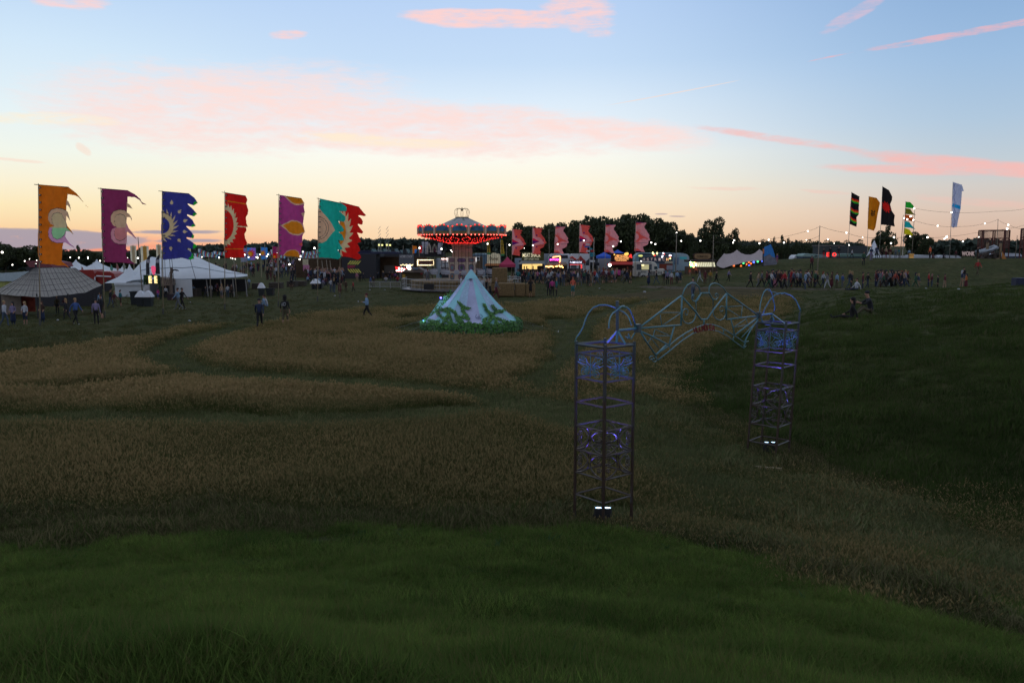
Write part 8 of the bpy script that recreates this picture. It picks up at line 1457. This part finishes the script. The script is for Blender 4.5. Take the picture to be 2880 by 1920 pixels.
for a in ((2285,0,38,'walk2','F','maroon','black','dark','short','person in maroon climbing the far mound left of the light pole',101), (2280,0,22,'sit','F','sky','tan','brown','short','person in sky blue sitting low on the far mound',93), (2295,0,22,'sit','F','red','dark','dark','short','person in red sitting low on the far mound',92), (2318,0,28,'stand','B','black','red','dark','short','person in black and red left of the glowing letters',112), (2336,0,32,'stand','B','black','black','dark','short','dark figure between the glowing letters',113), (2360,0,34,'stand2','B','dark','maroon','dark','short','dark figure right of the glowing letters',112),
          (2397,0,26,'walk','R','white','black','dark','short','person in white top leaping on the mound brow',112), (2431,0,38,'stand','F','green','dark','dark','short','person in dark green in front of the star tent',103), (2452,0,38,'stand2','F','navy','lilac','dark','short','person in navy and lilac in front of the star tent',107), (2467,0,36,'stand','B','navy','navy','dark','short','person in navy right of the star tent',111), (2482,0,30,'stand','F','brown','black','dark','short','person in brown right of the black feather flag',113), (2493,0,32,'stand2','F','tan','maroon','blond','short','person in tan right of the black feather flag',112), (2505,0,30,'stand','B','maroon','tan','blond','long','person in maroon on the mound brow',113),
          (2520,0,30,'stand','B','grey','denim','dark','short','person in grey left of the pennant pole',112), (2530,0,28,'stand2','F','teal','grey','brown','short','person in teal left of the pennant pole',113), (2558,0,26,'stand','F','sky','black','brown','short','person in sky shirt behind the gold drum',114), (2617,0,36,'stand','L','hivis','black','dark','short','person in bright orange high-visibility top on the mound brow',110), (2690,0,22,'stand','F','maroon','black','dark','short','small dark red figure left of the WONK sign',112), (2751,0,34,'stand','R','black','brown','dark','short','person in black beside the WONK sign',109), (2625,0,14,'sit','F','maroon','maroon','dark','short','person in maroon sitting on the mound brow',111), (2655,0,14,'sit','F','navy','black','dark','short','person in navy sitting on the mound brow',111),
          (2474,0,32,'walk2','F','maroon','brown','dark','short','person in maroon coming down the middle of the mound',94), (2505,0,30,'stand','B','sky','sky','dark','short','person in sky blue standing on the slope above the group',87), (2716,0,42,'walk2','F','black','denim','dark','short','person in black top and jeans coming down below the WONK sign',93), (2754,0,44,'walk','F','red','khaki','blond','short','person in red jacket coming down right of the WONK sign',97), (2187,0,24,'stand','F','purple','pink','blond','long','person in purple right of the blue painted panel',108)):
    hill(a[0], 0, a[2], *a[3:10], Y=a[10])
# sitters on the near bank
t = person(2409, 816, 33, 'sitlong', 'L', 'white', 'navy', 'brown', 'short', 'man in white shirt sitting on the brow of the near bank', rz=5)
t = person(2396, 897, 60, 'sitlong', 'L', 'black', 'black', 'black', 'long', 'woman in black reclining with outstretched legs on the near bank', rz=-22)
t = person(2450, 881, 62, 'sit', 'L', 'dark', 'khaki', 'dark', 'short', 'man in dark green T-shirt sitting behind the reclining woman on the near bank', rz=-5)
# dense crowd far left, one countless mass
def crowd():
    src = [pmesh(p)[0] for p in ('stand', 'stand2', 'walk2')]; r = np.random.default_rng(4); AV = []; AF = []; AM = []; off = 0; pal = ['black','dark','navy','maroon','brown','grey','white','pink','sky','lilac','khaki','red']
    data = []
    for m_ in src:
        n = len(m_.vertices); v = np.empty(n*3); m_.vertices.foreach_get('co', v); mi = np.empty(len(m_.polygons), int); m_.polygons.foreach_get('material_index', mi); data.append((v.reshape(-1, 3), [tuple(p.vertices) for p in m_.polygons], mi))
    hv, hf = None, None
    for i in range(240):
        v, f, mi = data[i % 3]; f2 = r.uniform()
        px = r.uniform(755, 965) if i % 4 else r.uniform(600, 900); Y = r.uniform(105, 215) if px > 740 else r.uniform(118, 160)
        if px > 900: Y = r.uniform(98, 116)
        g = gz(px, Y); a = r.uniform(0, 6.28); s = r.uniform(.92, 1.05)*(1+max(0, (Y-150))*.004); q = np.stack([(v[:, 0]*math.cos(a)-v[:, 1]*math.sin(a))*s+g[0], (v[:, 0]*math.sin(a)+v[:, 1]*math.cos(a))*s+Y, v[:, 2]*s+g[2]], 1)
        tc, bc = int(r.choice(12, p=[.2,.17,.12,.09,.08,.1,.07,.04,.05,.03,.03,.02])), int(r.integers(0, 5)); AV.append(q); AF += [tuple(int(k)+off for k in ff) for ff in f]; AM += [12 if z == 0 else (tc if z == 1 else bc) for z in mi]; off += len(v)
    me = bpy.data.meshes.new('crowd'); me.from_pydata(np.concatenate(AV).tolist(), [], AF)
    for c in pal+['skin']: me.materials.append(cm(c))
    me.polygons.foreach_set('material_index', AM); o = bpy.data.objects.new('crowd', me); S.collection.objects.link(o); tag(o, 'distant festival crowd massed between the scarlet and teal banners', 'crowd', kind='stuff')
crowd()
# litter on the grass
for i, (x, y) in enumerate(((162,902),(533,904),(535,852),(942,833),(1040,816),(1082,816),(1431,833),(1439,833),(1686,812),(1720,793),(1813,822),(2604,812),(2696,815),(1850,960))):
    g = gr(x, y); b = MB(); s = .10 if i not in (10,) else .16; b.ball((g[0], g[1], g[2]+.05), s, 6, sz=.5); tag(b.build('litter', cm('white'), off=g), 'scrap of white litter lying on the grass', 'litter', 'scraps of white litter on the grass')
